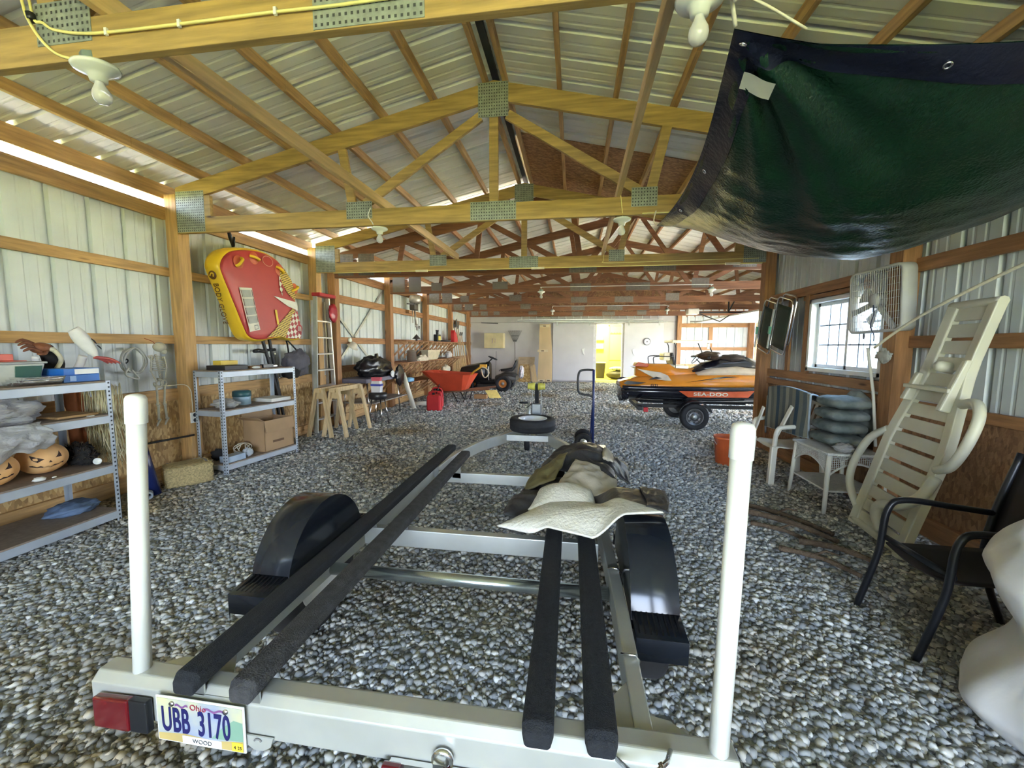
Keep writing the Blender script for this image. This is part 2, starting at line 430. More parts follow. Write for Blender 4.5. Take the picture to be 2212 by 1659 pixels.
# ------------------------------------------------------------------ right wall (new part)
wr = sempty('wall_right', (XR, 0, 0))
def rs(y0, y1, z0, z1): return sheet(lambda s, t, d: (XR + .03 + d, y0 + s, t), y1 - y0, lambda s: z0, lambda s: z1)
WIN = (4.2, 5.42, 1.22, 2.06)
for q in ((YB, WIN[0], .9, 3.25), (WIN[1], YJ, .9, 3.25), (WIN[0], WIN[1], .9, WIN[2]), (WIN[0], WIN[1], WIN[3], 3.25)):
    struct(rs(*q), 'siding', SIDING, wr)
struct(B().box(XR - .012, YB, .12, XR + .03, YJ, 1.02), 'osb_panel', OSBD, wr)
struct(B().box(XR - .05, YB, 0, XR, YJ, .15), 'bottom_board', OY, wr)
for y in (-3.3, -.88, 1.565, 3.93, 6.44):
    struct(B().box(XR - .14, y, 0, XR, y + .15, 3.13), 'post', OZ, wr, bevel=.004)
for a, b_ in ((YB, -3.3), (-3.15, -.88), (-.73, 1.565), (1.71, 3.93), (4.08, 6.44)):
    for z0, z1 in ((2.13, 2.24), (2.86, 3.0), (.98, 1.06)):
        struct(B().box(XR - .04, a, z0, XR, b_, z1), 'girt', OY, wr, bevel=.003)
    if a < 2: struct(B().box(XR - .04, a, 1.5, XR, b_, 1.6), 'girt', OY, wr, bevel=.003)
struct(B().box(XR - .04, 4.08, 1.09, XR, 6.44, 1.19), 'girt', OY, wr, bevel=.003)
struct(B().box(XR - .04, 4.08, 2.07, XR, 5.6, 2.12), 'girt', OY, wr, bevel=.003)
struct(B().box(XR - .055, 5.45, 1.19, XR, 5.53, 2.13), 'stud', OZ, wr, bevel=.003)
struct(B().box(XR - .055, 4.1, 1.19, XR, 4.18, 2.13), 'stud', OZ, wr, bevel=.003)
struct(B().box(XR - .03, 5.9, 1.19, XR, 5.98, 2.13), 'stud', OZ, wr, bevel=.003)
# window: frame, two sliding sashes, grids, panes
w1 = sempty('window_1', (XR, 4.81, 1.22))
y0, y1, z0, z1 = WIN
fr = B()
for q in ((y0, y1, z0, z0 + .045), (y0, y1, z1 - .045, z1), (y0, y0 + .045, z0, z1), (y1 - .045, y1, z0, z1)): fr.box(XR - .06, q[0], q[2], XR + .06, q[1], q[3])
struct(fr, 'window_frame', WHITE, w1, bevel=.004)
ym = 4.78
for a, b_, dx, mt in ((y0 + .045, ym + .02, 0, WHITE), (ym - .02, y1 - .045, .03, WHITE)):
    sb = B(); x = XR + dx
    for q in ((a, b_, z0 + .045, z0 + .085), (a, b_, z1 - .085, z1 - .045), (a, a + .04, z0 + .045, z1 - .045), (b_ - .04, b_, z0 + .045, z1 - .045)): sb.box(x - .012, q[0], q[2], x + .012, q[1], q[3])
    s = struct(sb, 'sash', mt, w1, bevel=.002)
    mb = B()
    for k in (1, 2):
        yy = a + .04 + (b_ - a - .08) * k / 3; mb.box(x - .004, yy - .008, z0 + .08, x + .004, yy + .008, z1 - .08)
        zz = z0 + .085 + (z1 - z0 - .17) * k / 3; mb.box(x - .004, a + .03, zz - .008, x + .004, b_ - .03, zz + .008)
    struct(mb, 'muntin', mat('muntin', (.25, .33, .42), .4), s)
    struct(B().add([(x, a + .03, z0 + .08), (x, b_ - .03, z0 + .08), (x, b_ - .03, z1 - .08), (x, a + .03, z1 - .08)], [(0, 1, 2, 3)]), 'pane', glass_mat('window_glass', alpha=.08) if 'window_glass' not in MATS else MATS['window_glass'], s)

# ------------------------------------------------------------------ older part: front gable wall, far wall, right wall
wf = sempty('wall_old_front', (XR, YJ, 0))
struct(sheet(lambda s, t, d: (XR + .05 + s, YJ + .05 + d, t), XO - XR - .05, lambda s: .05, lambda s: 3.0), 'siding', SIDING, wf)
wfar = sempty('wall_far', (0, YF, 0))
for x0, x1, z0, z1 in ((XL, .844, 0, 2.75), (2.05, 4.2, 0, 2.75), (.844, 2.05, 2.43, 2.75)):
    struct(B().box(x0, YF, z0, x1, YF + .1, z1), 'wall_panel', GREYWALL, wfar)
struct(B().box(XL, YF - .02, 2.495, 4.2, YF, 2.515), 'seam_trim', mat('seam', (.33, .32, .31), .6), wfar)
struct(B().box(-2.4, YF - .03, 2.53, 3.6, YF, 2.57).box(-.95, YF - .08, 2.50, 3.75, YF - .03, 2.53), 'door_track', GALV, wfar)
struct(B().box(4.13, YF - .16, 0, 4.29, YF, 2.8), 'post', OZ, wfar, bevel=.004)
struct(B().box(6.83, YF - .16, 0, 7.03, YF, 2.8), 'post', OZ, wfar, bevel=.004)
struct(sheet(lambda s, t, d: (4.25 + s, YF + .05 + d, t), 2.85, lambda s: .7, lambda s: 3.1), 'siding', SIDING, wfar)
struct(B().box(4.29, YF, .1, 6.9, YF + .06, .8), 'osb_panel', OSB, wfar)
for z0, z1 in ((1.36, 1.49), (2.28, 2.44), (2.75, 2.9)): struct(B().box(4.29, YF - .02, z0, 6.85, YF + .03, z1), 'girt', OX, wfar, bevel=.003)
struct(B().box(5.38, YF - .03, 1.49, 5.52, YF + .02, 2.28), 'stud', OZ, wfar)
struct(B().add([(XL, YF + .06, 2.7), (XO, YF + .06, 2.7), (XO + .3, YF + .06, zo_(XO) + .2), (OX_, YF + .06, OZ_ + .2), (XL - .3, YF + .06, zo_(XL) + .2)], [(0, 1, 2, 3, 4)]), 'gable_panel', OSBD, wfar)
# two sliding doors on the track, door opening casing
for n, x0, x1 in ((1, -.875, .822), (2, 2.06, 3.62)):
    d = sempty('door_%d' % n, ((x0 + x1) / 2, YF - .09, .06))
    struct(B().box(x0, YF - .085, .06, x1, YF - .045, 2.46), 'door_leaf', mat('sliding_door_paint', (.60, .59, .60), .6, 0, .04, 2), d, bevel=.004)
    for x in (x0 + .18, x1 - .18): struct(B().box(x - .03, YF - .1, 2.36, x + .03, YF - .085, 2.54), 'hanger', GALV, d)
    hx = x1 - .42 if n == 1 else x0 + .38
    struct(B().prism([(-.05, .1), (.06, .14), (.03, 0), (.06, -.14), (-.02, -.08)], (hx, YF - .085, 1.28), (1, 0, 0), (0, 0, 1), .03), 'door_handle', WHITE, d)
tr = B()
for x in (.844, 2.0): tr.box(x - .02, YF - .04, 0, x + .1, YF + .12, 2.45)
struct(tr.box(.824, YF - .04, 2.42, 2.1, YF + .12, 2.5), 'trim_1', mat('casing', (.66, .65, .66), .6))
struct(B().box(.94, YF - .2, 0, 2.0, YF + .12, .06), 'sill_1', YELLOWROOM)
# yellow room behind the opening
ry = sempty('wall_yellow_room', (1.5, 19, 0))
struct(B().box(.3, YF + .1, .03, 3.0, 19.9, .06), 'room_floor', mat('yellow_floor', (.70, .62, .18), .6), ry)
struct(B().box(.3, 19.9, 0, 3.0, 20.0, 2.7).box(.2, YF + .1, 0, .3, 20, 2.7).box(2.9, YF + .1, 0, 3.0, 19.9, 2.7).box(.2, YF + .1, 2.7, 3, 20, 2.8), 'room_shell', YELLOWROOM, ry)
struct(B().box(1.62, 19.84, .1, 1.68, 19.9, 2.5).box(2.34, 19.84, .1, 2.4, 19.9, 2.5).box(1.62, 19.84, 2.44, 2.4, 19.9, 2.5).box(1.68, 19.86, .85, 2.34, 19.9, .89), 'door_panel_trim', mat('yellow_trim', (.74, .66, .18), .6), ry, bevel=.004)
# right wall of the older part: two openings with posts
wo = sempty('wall_old_right', (XO, 12, 0))
for y0, y1, z0, z1 in ((YJ, 9.0, 0, 3.0), (15.9, YF, 0, 3.0), (9.0, 15.9, 2.5, 3.0)):
    struct(sheet(lambda s, t, d: (XO + d, y0 + s, t), y1 - y0, lambda s: z0, lambda s: z1), 'siding', SIDING, wo)
for y in (6.9, 8.9, 15.85): struct(B().box(XO - .15, y, 0, XO, y + .14, 3.0), 'post', OZ, wo)
struct(B().box(XO - .04, 8.9, 2.45, XO, 16, 2.7), 'header', OY, wo)
# wall behind the viewpoint with its wide doorway
wb = sempty('wall_back', (0, YB, 0))
BO = (-1.5, 2.5, 2.66)
for x0, x1, z0, z1 in ((XL, BO[0], 0, 3.0), (BO[1], XR, 0, 3.0), (BO[0], BO[1], BO[2], 3.0)):
    struct(B().box(x0, YB - .06, z0, x1, YB, z1), 'wall_panel', SIDING, wb)
struct(B().add([(XL, YB - .03, 3.0), (XR, YB - .03, 3.0), (RX, YB - .03, RZ + .1)], [(0, 1, 2)]), 'gable_panel', SIDING, wb)
for x in (BO[0] - .14, BO[1]): struct(B().box(x, YB, 0, x + .14, YB + .14, 3.0), 'post', WZ, wb)

# ------------------------------------------------------------------ roof
ce = sempty('ceiling', (0, 0, 2.9))
zt = lambda x: RZ - SL * abs(x - RX)
zo = lambda x: OZ_ - SL * abs(x - OX_)
YE = 5.25   # on the right slope the sheets stop here and bare boards begin
struct(sheet(lambda s, t, d: (t, YB - .2 + s, zt(t) + .095 + d), 6.9 - YB + .2, lambda s: XL - .35, lambda s: RX), 'roof_sheet', ROOF, ce)
struct(sheet(lambda s, t, d: (t, YB - .2 + s, zt(t) + .095 + d), YE - YB + .2, lambda s: RX, lambda s: XR + .35), 'roof_sheet', ROOF, ce)
struct(B().hexa([(RX + .06, YE - .15, zt(RX + .06) + .08), (XR + .35, YE - .15, zt(XR + .35) + .09), (XR + .35, 6.95, zt(XR + .35) + .09), (RX + .06, 6.95, zt(RX + .06) + .09)] +
                [(RX + .06, YE - .15, zt(RX + .06) + .092), (XR + .35, YE - .15, zt(XR + .35) + .092), (XR + .35, 6.95, zt(XR + .35) + .105), (RX + .06, 6.95, zt(RX + .06) + .105)]), 'roof_board', ROOFOSB, ce)
struct(B().box(RX - .03, YB, RZ + .06, RX + .03, 6.8, RZ + .1), 'ridge_foam', BLACK, ce)
struct(B().box(RX - .35, YB - .2, RZ + .12, RX + .35, 6.9, RZ + .14), 'ridge_cap', ROOF, ce)
struct(sheet(lambda s, t, d: (t, 6.7 + s, zo(t) + .095 + d), 11.2, lambda s: XL - .35, lambda s: OX_), 'roof_sheet', ROOF, ce)
struct(sheet(lambda s, t, d: (t, 6.7 + s, zo(t) + .095 + d), 11.2, lambda s: OX_, lambda s: XO + .35), 'roof_sheet', ROOF, ce)
struct(B().box(OX_ - .4, 6.6, OZ_ + .1, OX_ + .4, 18, OZ_ + .12), 'ridge_cap', ROOF, ce)
struct(B().box(XL - .02, YB, 3.09, XL + .02, 6.6, 3.245), 'eave_board', WY, ce, bevel=.003)
px = [-.88 - .52 * k for k in range(7)] + [-.69 + .515 * k for k in range(8)]
for x in px:
    yend = 6.6
    struct(B().box(x - .02, YB, zt(x) + .003, x + .02, 3.3, zt(x) + .092).box(x - .02, 3.303, zt(x) + .003, x + .02, yend, zt(x) + .092), 'purlin', WY, ce, bevel=.003)
px = [OX_ - .1 - .58 * k for k in range(10)] + [XL] + [OX_ + .1 + .58 * k for k in range(10)] + [XO]
for x in px: struct(B().box(x - .02, 6.8, zo(x) + .003, x + .02, YF, zo(x) + .092), 'purlin', OY, ce)
# boarded strip closing the gable between the two roofs
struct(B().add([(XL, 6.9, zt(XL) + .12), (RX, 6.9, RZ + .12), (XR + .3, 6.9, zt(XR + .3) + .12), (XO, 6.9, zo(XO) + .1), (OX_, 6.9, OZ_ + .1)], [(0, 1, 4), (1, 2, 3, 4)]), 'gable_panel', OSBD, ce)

# ------------------------------------------------------------------ trusses
OPLATE = mat('old_nail_plate', (.20, .17, .14), .6, .3, .2, 30)
def plate(x0, z0, x1, z1, y, par, holes=True):
    g = build(B().box(x0, y - .003, z0, x1, y, z1), 'gusset_plate', PLATE if y < 6.8 else OPLATE, par)
    if holes:
        h = B(); nx = max(3, int((x1 - x0) / .024)); nz = max(3, int((z1 - z0) / .026))
        for i in range(nx):
            for j in range(nz):
                x = x0 + (x1 - x0) * (i + .5) / nx; z = z0 + (z1 - z0) * (j + .5) / nz
                h.add([(x - .005, y - .0042, z - .006), (x + .005, y - .0042, z - .006), (x + .005, y - .0042, z + .006), (x - .005, y - .0042, z + .006)], [(0, 1, 2, 3)])
        build(h, 'punched_holes', PLATED, g, weld=False)
def truss(y, x0, x1, xr, zf, webs, plates, m, label, zb=2.71, holes=True, t=.04):
    r = thing('roof_truss', (xr, y + t / 2, zb), label, 'roof truss')
    build(B().box(x0, y, zb, x1, y + t, zb + .165), 'bottom_chord', m, r, bevel=.003)
    for a, s in ((x0, 1), (x1, -1)):
        za, zr = zf(a), zf(xr)
        build(B().hexa([(min(a, xr), y, (za if s > 0 else zr) - .17), (max(a, xr), y, (zr if s > 0 else za) - .17), (max(a, xr), y + t, (zr if s > 0 else za) - .17), (min(a, xr), y + t, (za if s > 0 else zr) - .17),
                        (min(a, xr), y, za if s > 0 else zr), (max(a, xr), y, zr if s > 0 else za), (max(a, xr), y + t, zr if s > 0 else za), (min(a, xr), y + t, za if s > 0 else zr)]), 'top_chord', m, r, bevel=.003)
        build(B().box(a if s > 0 else a - .42, y, zb + .165, a + .42 if s > 0 else a, y + t, min(za, zf(a + s * .42)) - .1 ), 'heel_block', m, r)
    for (xa, za, xb, zb_) in webs:
        build(B().bar((xa, y + t / 2, za), (xb, y + t / 2, zb_), .036, .088, up=(0, 0, 1) if abs(xa - xb) > .3 else (1, 0, 0)), 'web', m, r, bevel=.003)
    for q in plates: plate(*q, y, r, holes)
    return r
def newplates(): return [(-.94, 3.66, -.65, 3.97), (-1.02, 2.715, -.57, 2.89), (-2.32, 2.78, -2.04, 2.95), (.5, 2.78, .73, 2.95), (-4.315, 2.72, -3.97, 3.15), (2.4, 2.72, 2.7, 3.15)]
nw = [(RX, 2.87, RX, 3.83), (-.92, 3.68, -2.12, 2.93), (-.66, 3.68, .56, 2.93), (-2.36, 3.5, -2.25, 2.86), (.8, 3.5, .66, 2.86)]
for y, lab in ((1.565, 'pine roof truss closest to the camera, yellow cable stapled along its chord'),
               (4.0, 'pine roof truss with bright punched plates, between camera and the double truss'), (6.44, 'last yellow pine truss, right in front of the redder old trusses')):
    truss(y, XL + .18, XR - .145, RX, zt, nw, newplates(), YX, lab, holes=y > 0)
def oldwebs():
    w = []
    for s in (-1, 1):
        X = lambda d: OX_ + s * d
        w += [(X(1.4), zo(X(1.4)) - .1, X(1.2), 2.84), (X(.1), zo(X(.1)) - .15, X(1.1), 2.84), (X(2.9), zo(X(2.9)) - .1, X(1.4), 2.84), (X(2.9), zo(X(2.9)) - .1, X(3.0), 2.84), (X(4.3), zo(X(4.3)) - .1, X(3.1), 2.84), (X(4.3), zo(X(4.3)) - .1, X(4.4), 2.84)]
    return w
op = [(-4.25, 2.75, -3.95, 3.13), (-3.85, 2.75, -3.55, 3.13), (-3.3, 2.77, -3.05, 2.95), (-1.85, 2.78, -1.5, 2.95), (-.1, 2.72, .35, 2.88), (1.1, 2.72, 1.6, 2.88), (2.45, 2.75, 2.8, 2.95)]
for y, lab in ((6.98, 'first reddish old truss, right behind the last yellow pine truss'), (9.25, 'second reddish old truss, over the camping table on the left'), (11.72, 'third reddish old truss, over the wheelbarrow'),
               (14.2, 'fourth reddish old truss, over the riding mower'), (16.75, 'last reddish old truss, just in front of the grey far wall')):
    truss(y, XL + .18, XO - .15, OX_, zo, oldwebs(), op, OTR, lab, holes=y < 10)
# long boards laid across the bottom chords
for a, b_, lab in (((-2.03, -.9, 2.922), (-1.87, 6.5, 2.922), 'long pale board lying across the bottom chords, left of the ridge'), ((.33, -.9, 2.922), (.415, 6.5, 2.922), 'long pale board lying across the bottom chords beside the green tarp')):
    solo(B().bar(a, b_, .04, .09), 'brace_board', mat('pale_pine', (.66, .46, .21), .6, 0, .15, 4, .1, 9, (9, .7, 9)), lab, 'brace board', bevel=.003)
# ------------------------------------------------------------------ boat trailer (aligned with the building)
TC = -.51                                            # its centre line
ALUM = mat('trailer_aluminium', (.60, .62, .58), .42, .55, .07, 5)
CARPET = mat('bunk_carpet', (.014, .016, .02), .85, 0, .25, 60, .5, 300)
CARPET2 = mat('worn_bunk_carpet', (.05, .05, .052), .9, 0, .35, 25, .5, 200)
LENS = mat('red_lens', (.12, .004, .008), .12, 0, .05, coat=.6)
PVC = mat('pvc_pipe', (.80, .82, .78), .32, 0, .03, 3)
FEND = mat('fender_plastic', (.012, .015, .022), .16, 0, .1, 3)
tl = thing('boat_trailer', (TC, 2.6, 0), 'empty aluminium boat trailer with carpeted bunks and black fenders', 'boat trailer')
yR = 1.03
rail = lambda s: [(TC + s * .725, yR + .03, .38), (TC + s * .715, 2.0, .385), (TC + s * .655, 3.2, .40), (TC + s * .60, 3.75, .41), (TC + s * .45, 4.25, .425), (TC + s * .26, 4.62, .43), (TC + s * .12, 5.0, .44), (TC + s * .07, 5.35, .44)]
for s in (-1, 1):
    P = spline(rail(s), 5); b = B(); rings = []
    for i, p in enumerate(P):
        d = (P[min(i + 1, len(P) - 1)] - P[max(i - 1, 0)]); d.z = 0; d.normalize(); a = V((d.y, -d.x, 0)) * .026
        rings.append([p - a - Z3 * .055, p + a - Z3 * .055, p + a + Z3 * .055, p - a + Z3 * .055])
    o = build(b.loft(rings, smooth=False), 'side_rail', ALUM, tl, bevel=.004)
build(B().box(TC - .035, 5.2, .40, TC + .035, 6.2, .48), 'tongue', ALUM, tl, bevel=.004)
build(B().box(TC - .05, 6.15, .46, TC + .05, 6.42, .53).ell((TC, 6.42, .47), (.05, .07, .04)), 'coupler', GALV, tl)
# rear crossbeam with sloped lip
rb = build(B().prism([(-.045, -.09), (.045, -.09), (.045, .03), (.03, .04), (-.02, .04), (-.045, .015)], (TC - 1.0, yR + .01, .408), (0, 1, 0), (0, 0, 1), 1.95), 'rear_crossbeam', ALUM, tl, bevel=.004)
for y, w, h in ((2.1, .05, .10), (3.2, .05, .085)):
    xx = .66 if y < 3 else .6
    build(B().box(TC - xx, y, .36, TC + xx, y + w, .36 + h), 'crossmember', ALUM, tl, bevel=.004)
build(B().box(TC - .25, 4.6, .40, TC + .25, 4.64, .47), 'crossmember', ALUM, tl, bevel=.003)
build(B().cyl((TC - .69, 1.83, .36), (TC + .69, 1.83, .36), .03, n=20), 'axle', mat('axle_zinc', (.55, .60, .57), .25, .9), tl)
for s in (-1, 1):   # gussets joining beam and rails
    build(B().prism([(0, 0), (.2, 0), (0, .26)], (TC + s * .70, 1.0, .425), (-s, 0, 0), (0, 1, 0), .006), 'corner_gusset', ALUM, tl)
    build(B().prism([(0, 0), (.24, 0), (.1, .11), (0, .13)], (TC + s * .70, 1.015, .428), (s, 0, 0), (0, 1, 0), .006), 'outer_gusset', ALUM, tl)
# carpeted bunks and their brackets
for s, off, y1, mt in ((-1, .625, 3.62, CARPET), (-1, .435, 3.42, CARPET2), (1, .435, 3.5, CARPET), (1, .60, 3.5, CARPET)):
    rings = []
    for y, z, k in ((.965, .475, .82), (.985, .488, 1), (2.2, .515, 1), (y1, .55, 1), (y1 + .015, .55, .8)):
        x = TC + s * (off - .02 * (y - 1) / 2.6); c = V((x, y, z)); w = .042 * k; h = .026 * k
        rings.append([c + V((w * a, 0, h * b_)) for a, b_ in ((-1, -.7), (-.8, -1), (.8, -1), (1, -.7), (1, .6), (.85, .92), (.5, 1.08), (-.5, 1.08), (-.85, .92), (-1, .6))])
    bk = build(B().loft(rings, smooth=False), 'bunk', mt, tl, bevel=.004)
    for yb in (1.02, 2.13, 3.22):
        x = TC + s * off; zt_ = .455 + .03 * (yb - 1) / 1.2
        build(B().box(x - .035, yb - .02, .40, x + .035, yb - .014, zt_ + .03), 'bracket', GALV, bk)
# wheels and fenders
def wheel(c, r, w, par, rimc, name='wheel', n=28, holes=8, ax=V((1, 0, 0)), rr=.62, dish=.03):
    prof = [(r * rr, -w * .42), (r * .8, -w * .5), (r * .95, -w * .46), (r, -w * .3), (r, w * .3), (r * .95, w * .46), (r * .8, w * .5), (r * rr, w * .42), (r * rr, -w * .42)]
    wh = build(B().lathe(prof, c, ax, n), name, RUBBER, par)
    d = ax * (w * .38)
    rb_ = B().lathe([(.001, w * .38 - dish), (r * .24, w * .38 - dish), (r * .28, w * .38 - dish * 1.6), (r * .5, w * .38 - dish), (r * .56, w * .36), (r * rr + .002, w * .42), (r * rr + .002, -w * .42), (r * .56, -w * .36), (r * .5, -w * .3), (.001, -w * .3)], c, ax, n)
    rm = build(rb_, 'rim', rimc, wh)
    u = ax.cross(Z3).normalized(); hb = B()
    if u.length < .1: u = V((1, 0, 0))
    v = ax.cross(u)
    if holes:
        for k in range(holes):
            t = 2 * pi * k / holes; p = V(c) + ax * (w * .38 - dish * 1.15) + (u * cos(t) + v * sin(t)) * r * .4
            hb.cyl(p, p + ax * .006, r * .05, n=8)
        build(hb, 'rim_holes', BLACK if rimc is not BLACK else WHITE, rm)
    hc = V(c) + ax * (w * .38 - dish)
    build(B().lathe([(r * .2, 0), (r * .19, .02), (r * .1, .035), (.001, .036)], hc, ax, 16), 'hub', GALV, rm)
    return wh
for s in (-1, 1):
    xc = TC + s * .85
    wheel((xc, 1.90, .305), .305, .15, tl, WHITE, ax=V((s, 0, 0)))
    x0, x1 = TC + s * .76, TC + s * .945
    prof = [(1.465, .34), (1.465, .425), (1.60, .44)] + [(1.92 + .34 * cos(a), .315 + .38 * sin(a)) for a in [pi * .92 - k * pi * .84 / 16 for k in range(17)]] + [(2.18, .445), (2.34, .43), (2.34, .35)]
    prof = sorted(prof, key=lambda q: 0) 
    b = B(); A = [V((x0, y, z)) for y, z in prof]; Bq = [V((x1, y, z)) for y, z in prof]; n = len(prof)
    b.add(A + Bq, [(i, i + 1, n + i + 1, n + i) for i in range(n - 1)], True)
    lip = [V((x1, y, z - .05 if .5 > z else z)) + V((0, (1.92 - y) * .13 if z > .5 else 0, -.045 if z > .5 else 0)) for y, z in prof]
    b.add(Bq + lip, [(i, i + 1, n + i + 1, n + i) for i in range(n - 1)], True)
    b.add([V((x0, y, z)) for y, z in prof[3:20]] + [V((x0, 2.24, .40)), V((x0, 1.55, .40))], [tuple(range(19))])
    fe = build(b, 'fender', FEND, tl, solid=.006, bevel=.006)
    for ya, yb in ((1.475, 1.59), (2.2, 2.33)):
        tr_ = B()
        for k in range(8):
            x = x0 + (x1 - x0) * (k + .7) / 8.6; za, zb = (.4265, .4415) if ya < 1.9 else (.4455, .4335); tr_.hexa([(x - .003, ya + .012, za - .004), (x + .003, ya + .012, za - .004), (x + .003, yb, zb - .004), (x - .003, yb, zb - .004), (x - .003, ya + .012, za + .003), (x + .003, ya + .012, za + .003), (x + .003, yb, zb + .003), (x - .003, yb, zb + .003)])
        build(tr_, 'tread_grooves', mat('groove', (.004, .004, .005), .6), fe)
# guide posts: white pipes with caps
for nm, x, zt_, dx, col in (('left', TC - .862, 1.345, .058, PVC), ('right', TC + .905, 1.315, .014, PVC)):
    gp = build(B().cyl((x, yR + .012, .43), (x + dx * .95, yR + .012, zt_ - .08), .0245, n=24), 'guide_post', col, tl)
    p = V((x + dx * .95, yR + .012, zt_ - .085)); d = V((dx, 0, zt_ - .4)).normalized()
    build(B().lathe([(.0275, 0), (.028, .06), (.027, .075), (.023, .084), (.012, .089), (.001, .09)], p, d, 24), 'cap', col, gp)
    build(B().cyl((x, yR + .012, .385), (x, yR + .012, .47), .022, n=16).box(x - .05, yR - .02, .43, x + .05, yR + .045, .436), 'mount', GALV, gp)
# rear lamps and reflector bar
for s in (-1, 1):
    xa, xb = TC + s * .83, TC + s * .765
    l = build(B().hexa([(xa, yR - .065, .30), (xa + s * .13, yR - .065, .30), (xa + s * .13, yR - .04, .30), (xa, yR - .04, .30), (xa, yR - .065, .405), (xa + s * .13, yR - .065, .40), (xa + s * .13, yR - .04, .40), (xa, yR - .04, .405)]), 'tail_lamp', LENS, tl, bevel=.006)
    build(B().box(min(xa, xb), yR - .062, .30, max(xa, xb), yR - .04, .405), 'lamp_housing', BLACK, l, bevel=.004)
    sh = build(B().prism([(-.05, 0), (.05, 0), (.04, -.03), (.015, -.045), (-.015, -.045), (-.04, -.03)], (TC + s * .40, yR - .04, .335), (1, 0, 0), (0, 0, 1), .004), 'tie_down_tab', ALUM, tl)
    build(B().tube(arc((TC + s * .40, yR - .046, .317), .012, .4, 2.6, 8), .003, 6), 'hole_rim', mat('hole_shadow', (.2, .2, .19), .6), sh)
    for y in (1.35, 1.9): 
        if s > 0: build(B().tube([(TC + .745, y, .36), (TC + .752, y, .43), (TC + .74, y, .447), (TC + .69, y, .447)], .004, 6), 'rail_clip', CHROME, tl)
    build(B().box(TC + s * .74, 1.36, .40, TC + s * .745, 1.44, .425), 'side_reflector', LENS, tl)
lb = build(B().box(TC + .02, yR - .055, .318, TC + .33, yR - .04, .336), 'light_bar', CHROME, tl)
for x in (.03, .175, .32): build(B().box(TC + x - .028, yR - .072, .30, TC + x + .028, yR - .05, .338), 'lamp', LENS, lb, bevel=.006)
build(B().lathe([(.03, 0), (.032, .01), (.02, .012)], (TC + .175, yR - .045, .365), (0, -1, 0), 14).box(TC + .155, yR - .075, .335, TC + .185, yR - .05, .375), 'strap_buckle', CHROME, lb)
# ratchet hook on the right corner
build(B().tube([(TC + .64, .99, .435), (TC + .68, .94, .45), (TC + .72, .93, .47), (TC + .76, .97, .47), (TC + .78, 1.02, .45)], .006, 8).tube([(TC + .74, .96, .475), (TC + .77, .9, .44), (TC + .79, .88, .40)], .006, 8), 'tie_hook', CHROME, tl)
# licence plate
PB = mat('plate_blue', (.27, .33, .50), .4, 0, .1, 9, col2=(.58, .57, .33)); NAVY = mat('plate_navy', (.012, .012, .10), .5)
lp = build(B().box(TC - .74, yR - .052, .28, TC - .435, yR - .047, .43), 'licence_plate', WHITE, tl, bevel=.004)
px0, pz0 = TC - .74, .28
build(B().box(px0 + .006, yR - .0535, pz0 + .006, px0 + .299, yR - .052, pz0 + .144), 'plate_face', PB, lp)
build(B().add([(px0 + .006, yR - .0538, pz0 + .006), (px0 + .299, yR - .0538, pz0 + .006), (px0 + .299, yR - .0538, pz0 + .04), (px0 + .2, yR - .0538, pz0 + .028), (px0 + .1, yR - .0538, pz0 + .036), (px0 + .006, yR - .0538, pz0 + .028)], [(0, 1, 2, 3, 4, 5)]), 'plate_field_print', mat('plate_field', (.50, .38, .14), .5), lp)
build(B().add([(px0 + .299, yR - .0537, pz0 + .04), (px0 + .299, yR - .0537, pz0 + .10), (px0 + .27, yR - .0537, pz0 + .105), (px0 + .23, yR - .0537, pz0 + .075), (px0 + .19, yR - .0537, pz0 + .035)], [(0, 1, 2, 3, 4)]), 'plate_hill_print', mat('plate_hill', (.22, .38, .28), .5), lp)
build(B().box(px0 + .09, yR - .0545, pz0 + .004, px0 + .225, yR - .053, pz0 + .03), 'county_sticker', WHITE, lp)
build(B().box(px0 + .26, yR - .0545, pz0 + .006, px0 + .297, yR - .053, pz0 + .035), 'date_sticker', mat('sticker_yellow', (.75, .55, .05), .5), lp)
def ltr(s, m, x, z, size, sx=1., off=0.): return text(s, 'lettering', m, (px0 + x, yR - .0546, pz0 + z), (1, 0, 0), (0, 0, 1), size, lp, .0006, sx, off=off)
ltr('UBB', NAVY, .020, .040, .112, .47, .002); ltr('3170', NAVY, .146, .040, .112, .485, .002)
ltr('WOOD', BLACK, .125, .011, .019, 1.0); ltr('4', BLACK, .266, .014, .016); ltr('25', BLACK, .279, .014, .014)
text('Ohio', 'lettering', mat('plate_red', (.35, .03, .06), .5), (px0 + .122, yR - .0546, pz0 + .119), (1, 0, 0), (0, 0, 1), .026, lp, .0006)
for x0, x1, mt in ((.07, .115, 0), (.17, .235, 0)): build(B().grid(lambda u, v, x0=x0, x1=x1: V((px0 + x0 + (x1 - x0) * u, yR - .0542, pz0 + .122 + .004 * sin(u * 9) + .007 * v)), 10, 2), 'ribbon_print', mat('ribbon', (.2, .08, .22), .5), lp)
for x in (.06, .245):
    build(B().lathe([(.009, 0), (.008, .004), (.001, .005)], (px0 + x, yR - .053, pz0 + .13), (0, -1, 0), 14), 'plate_bolt', CHROME, lp)
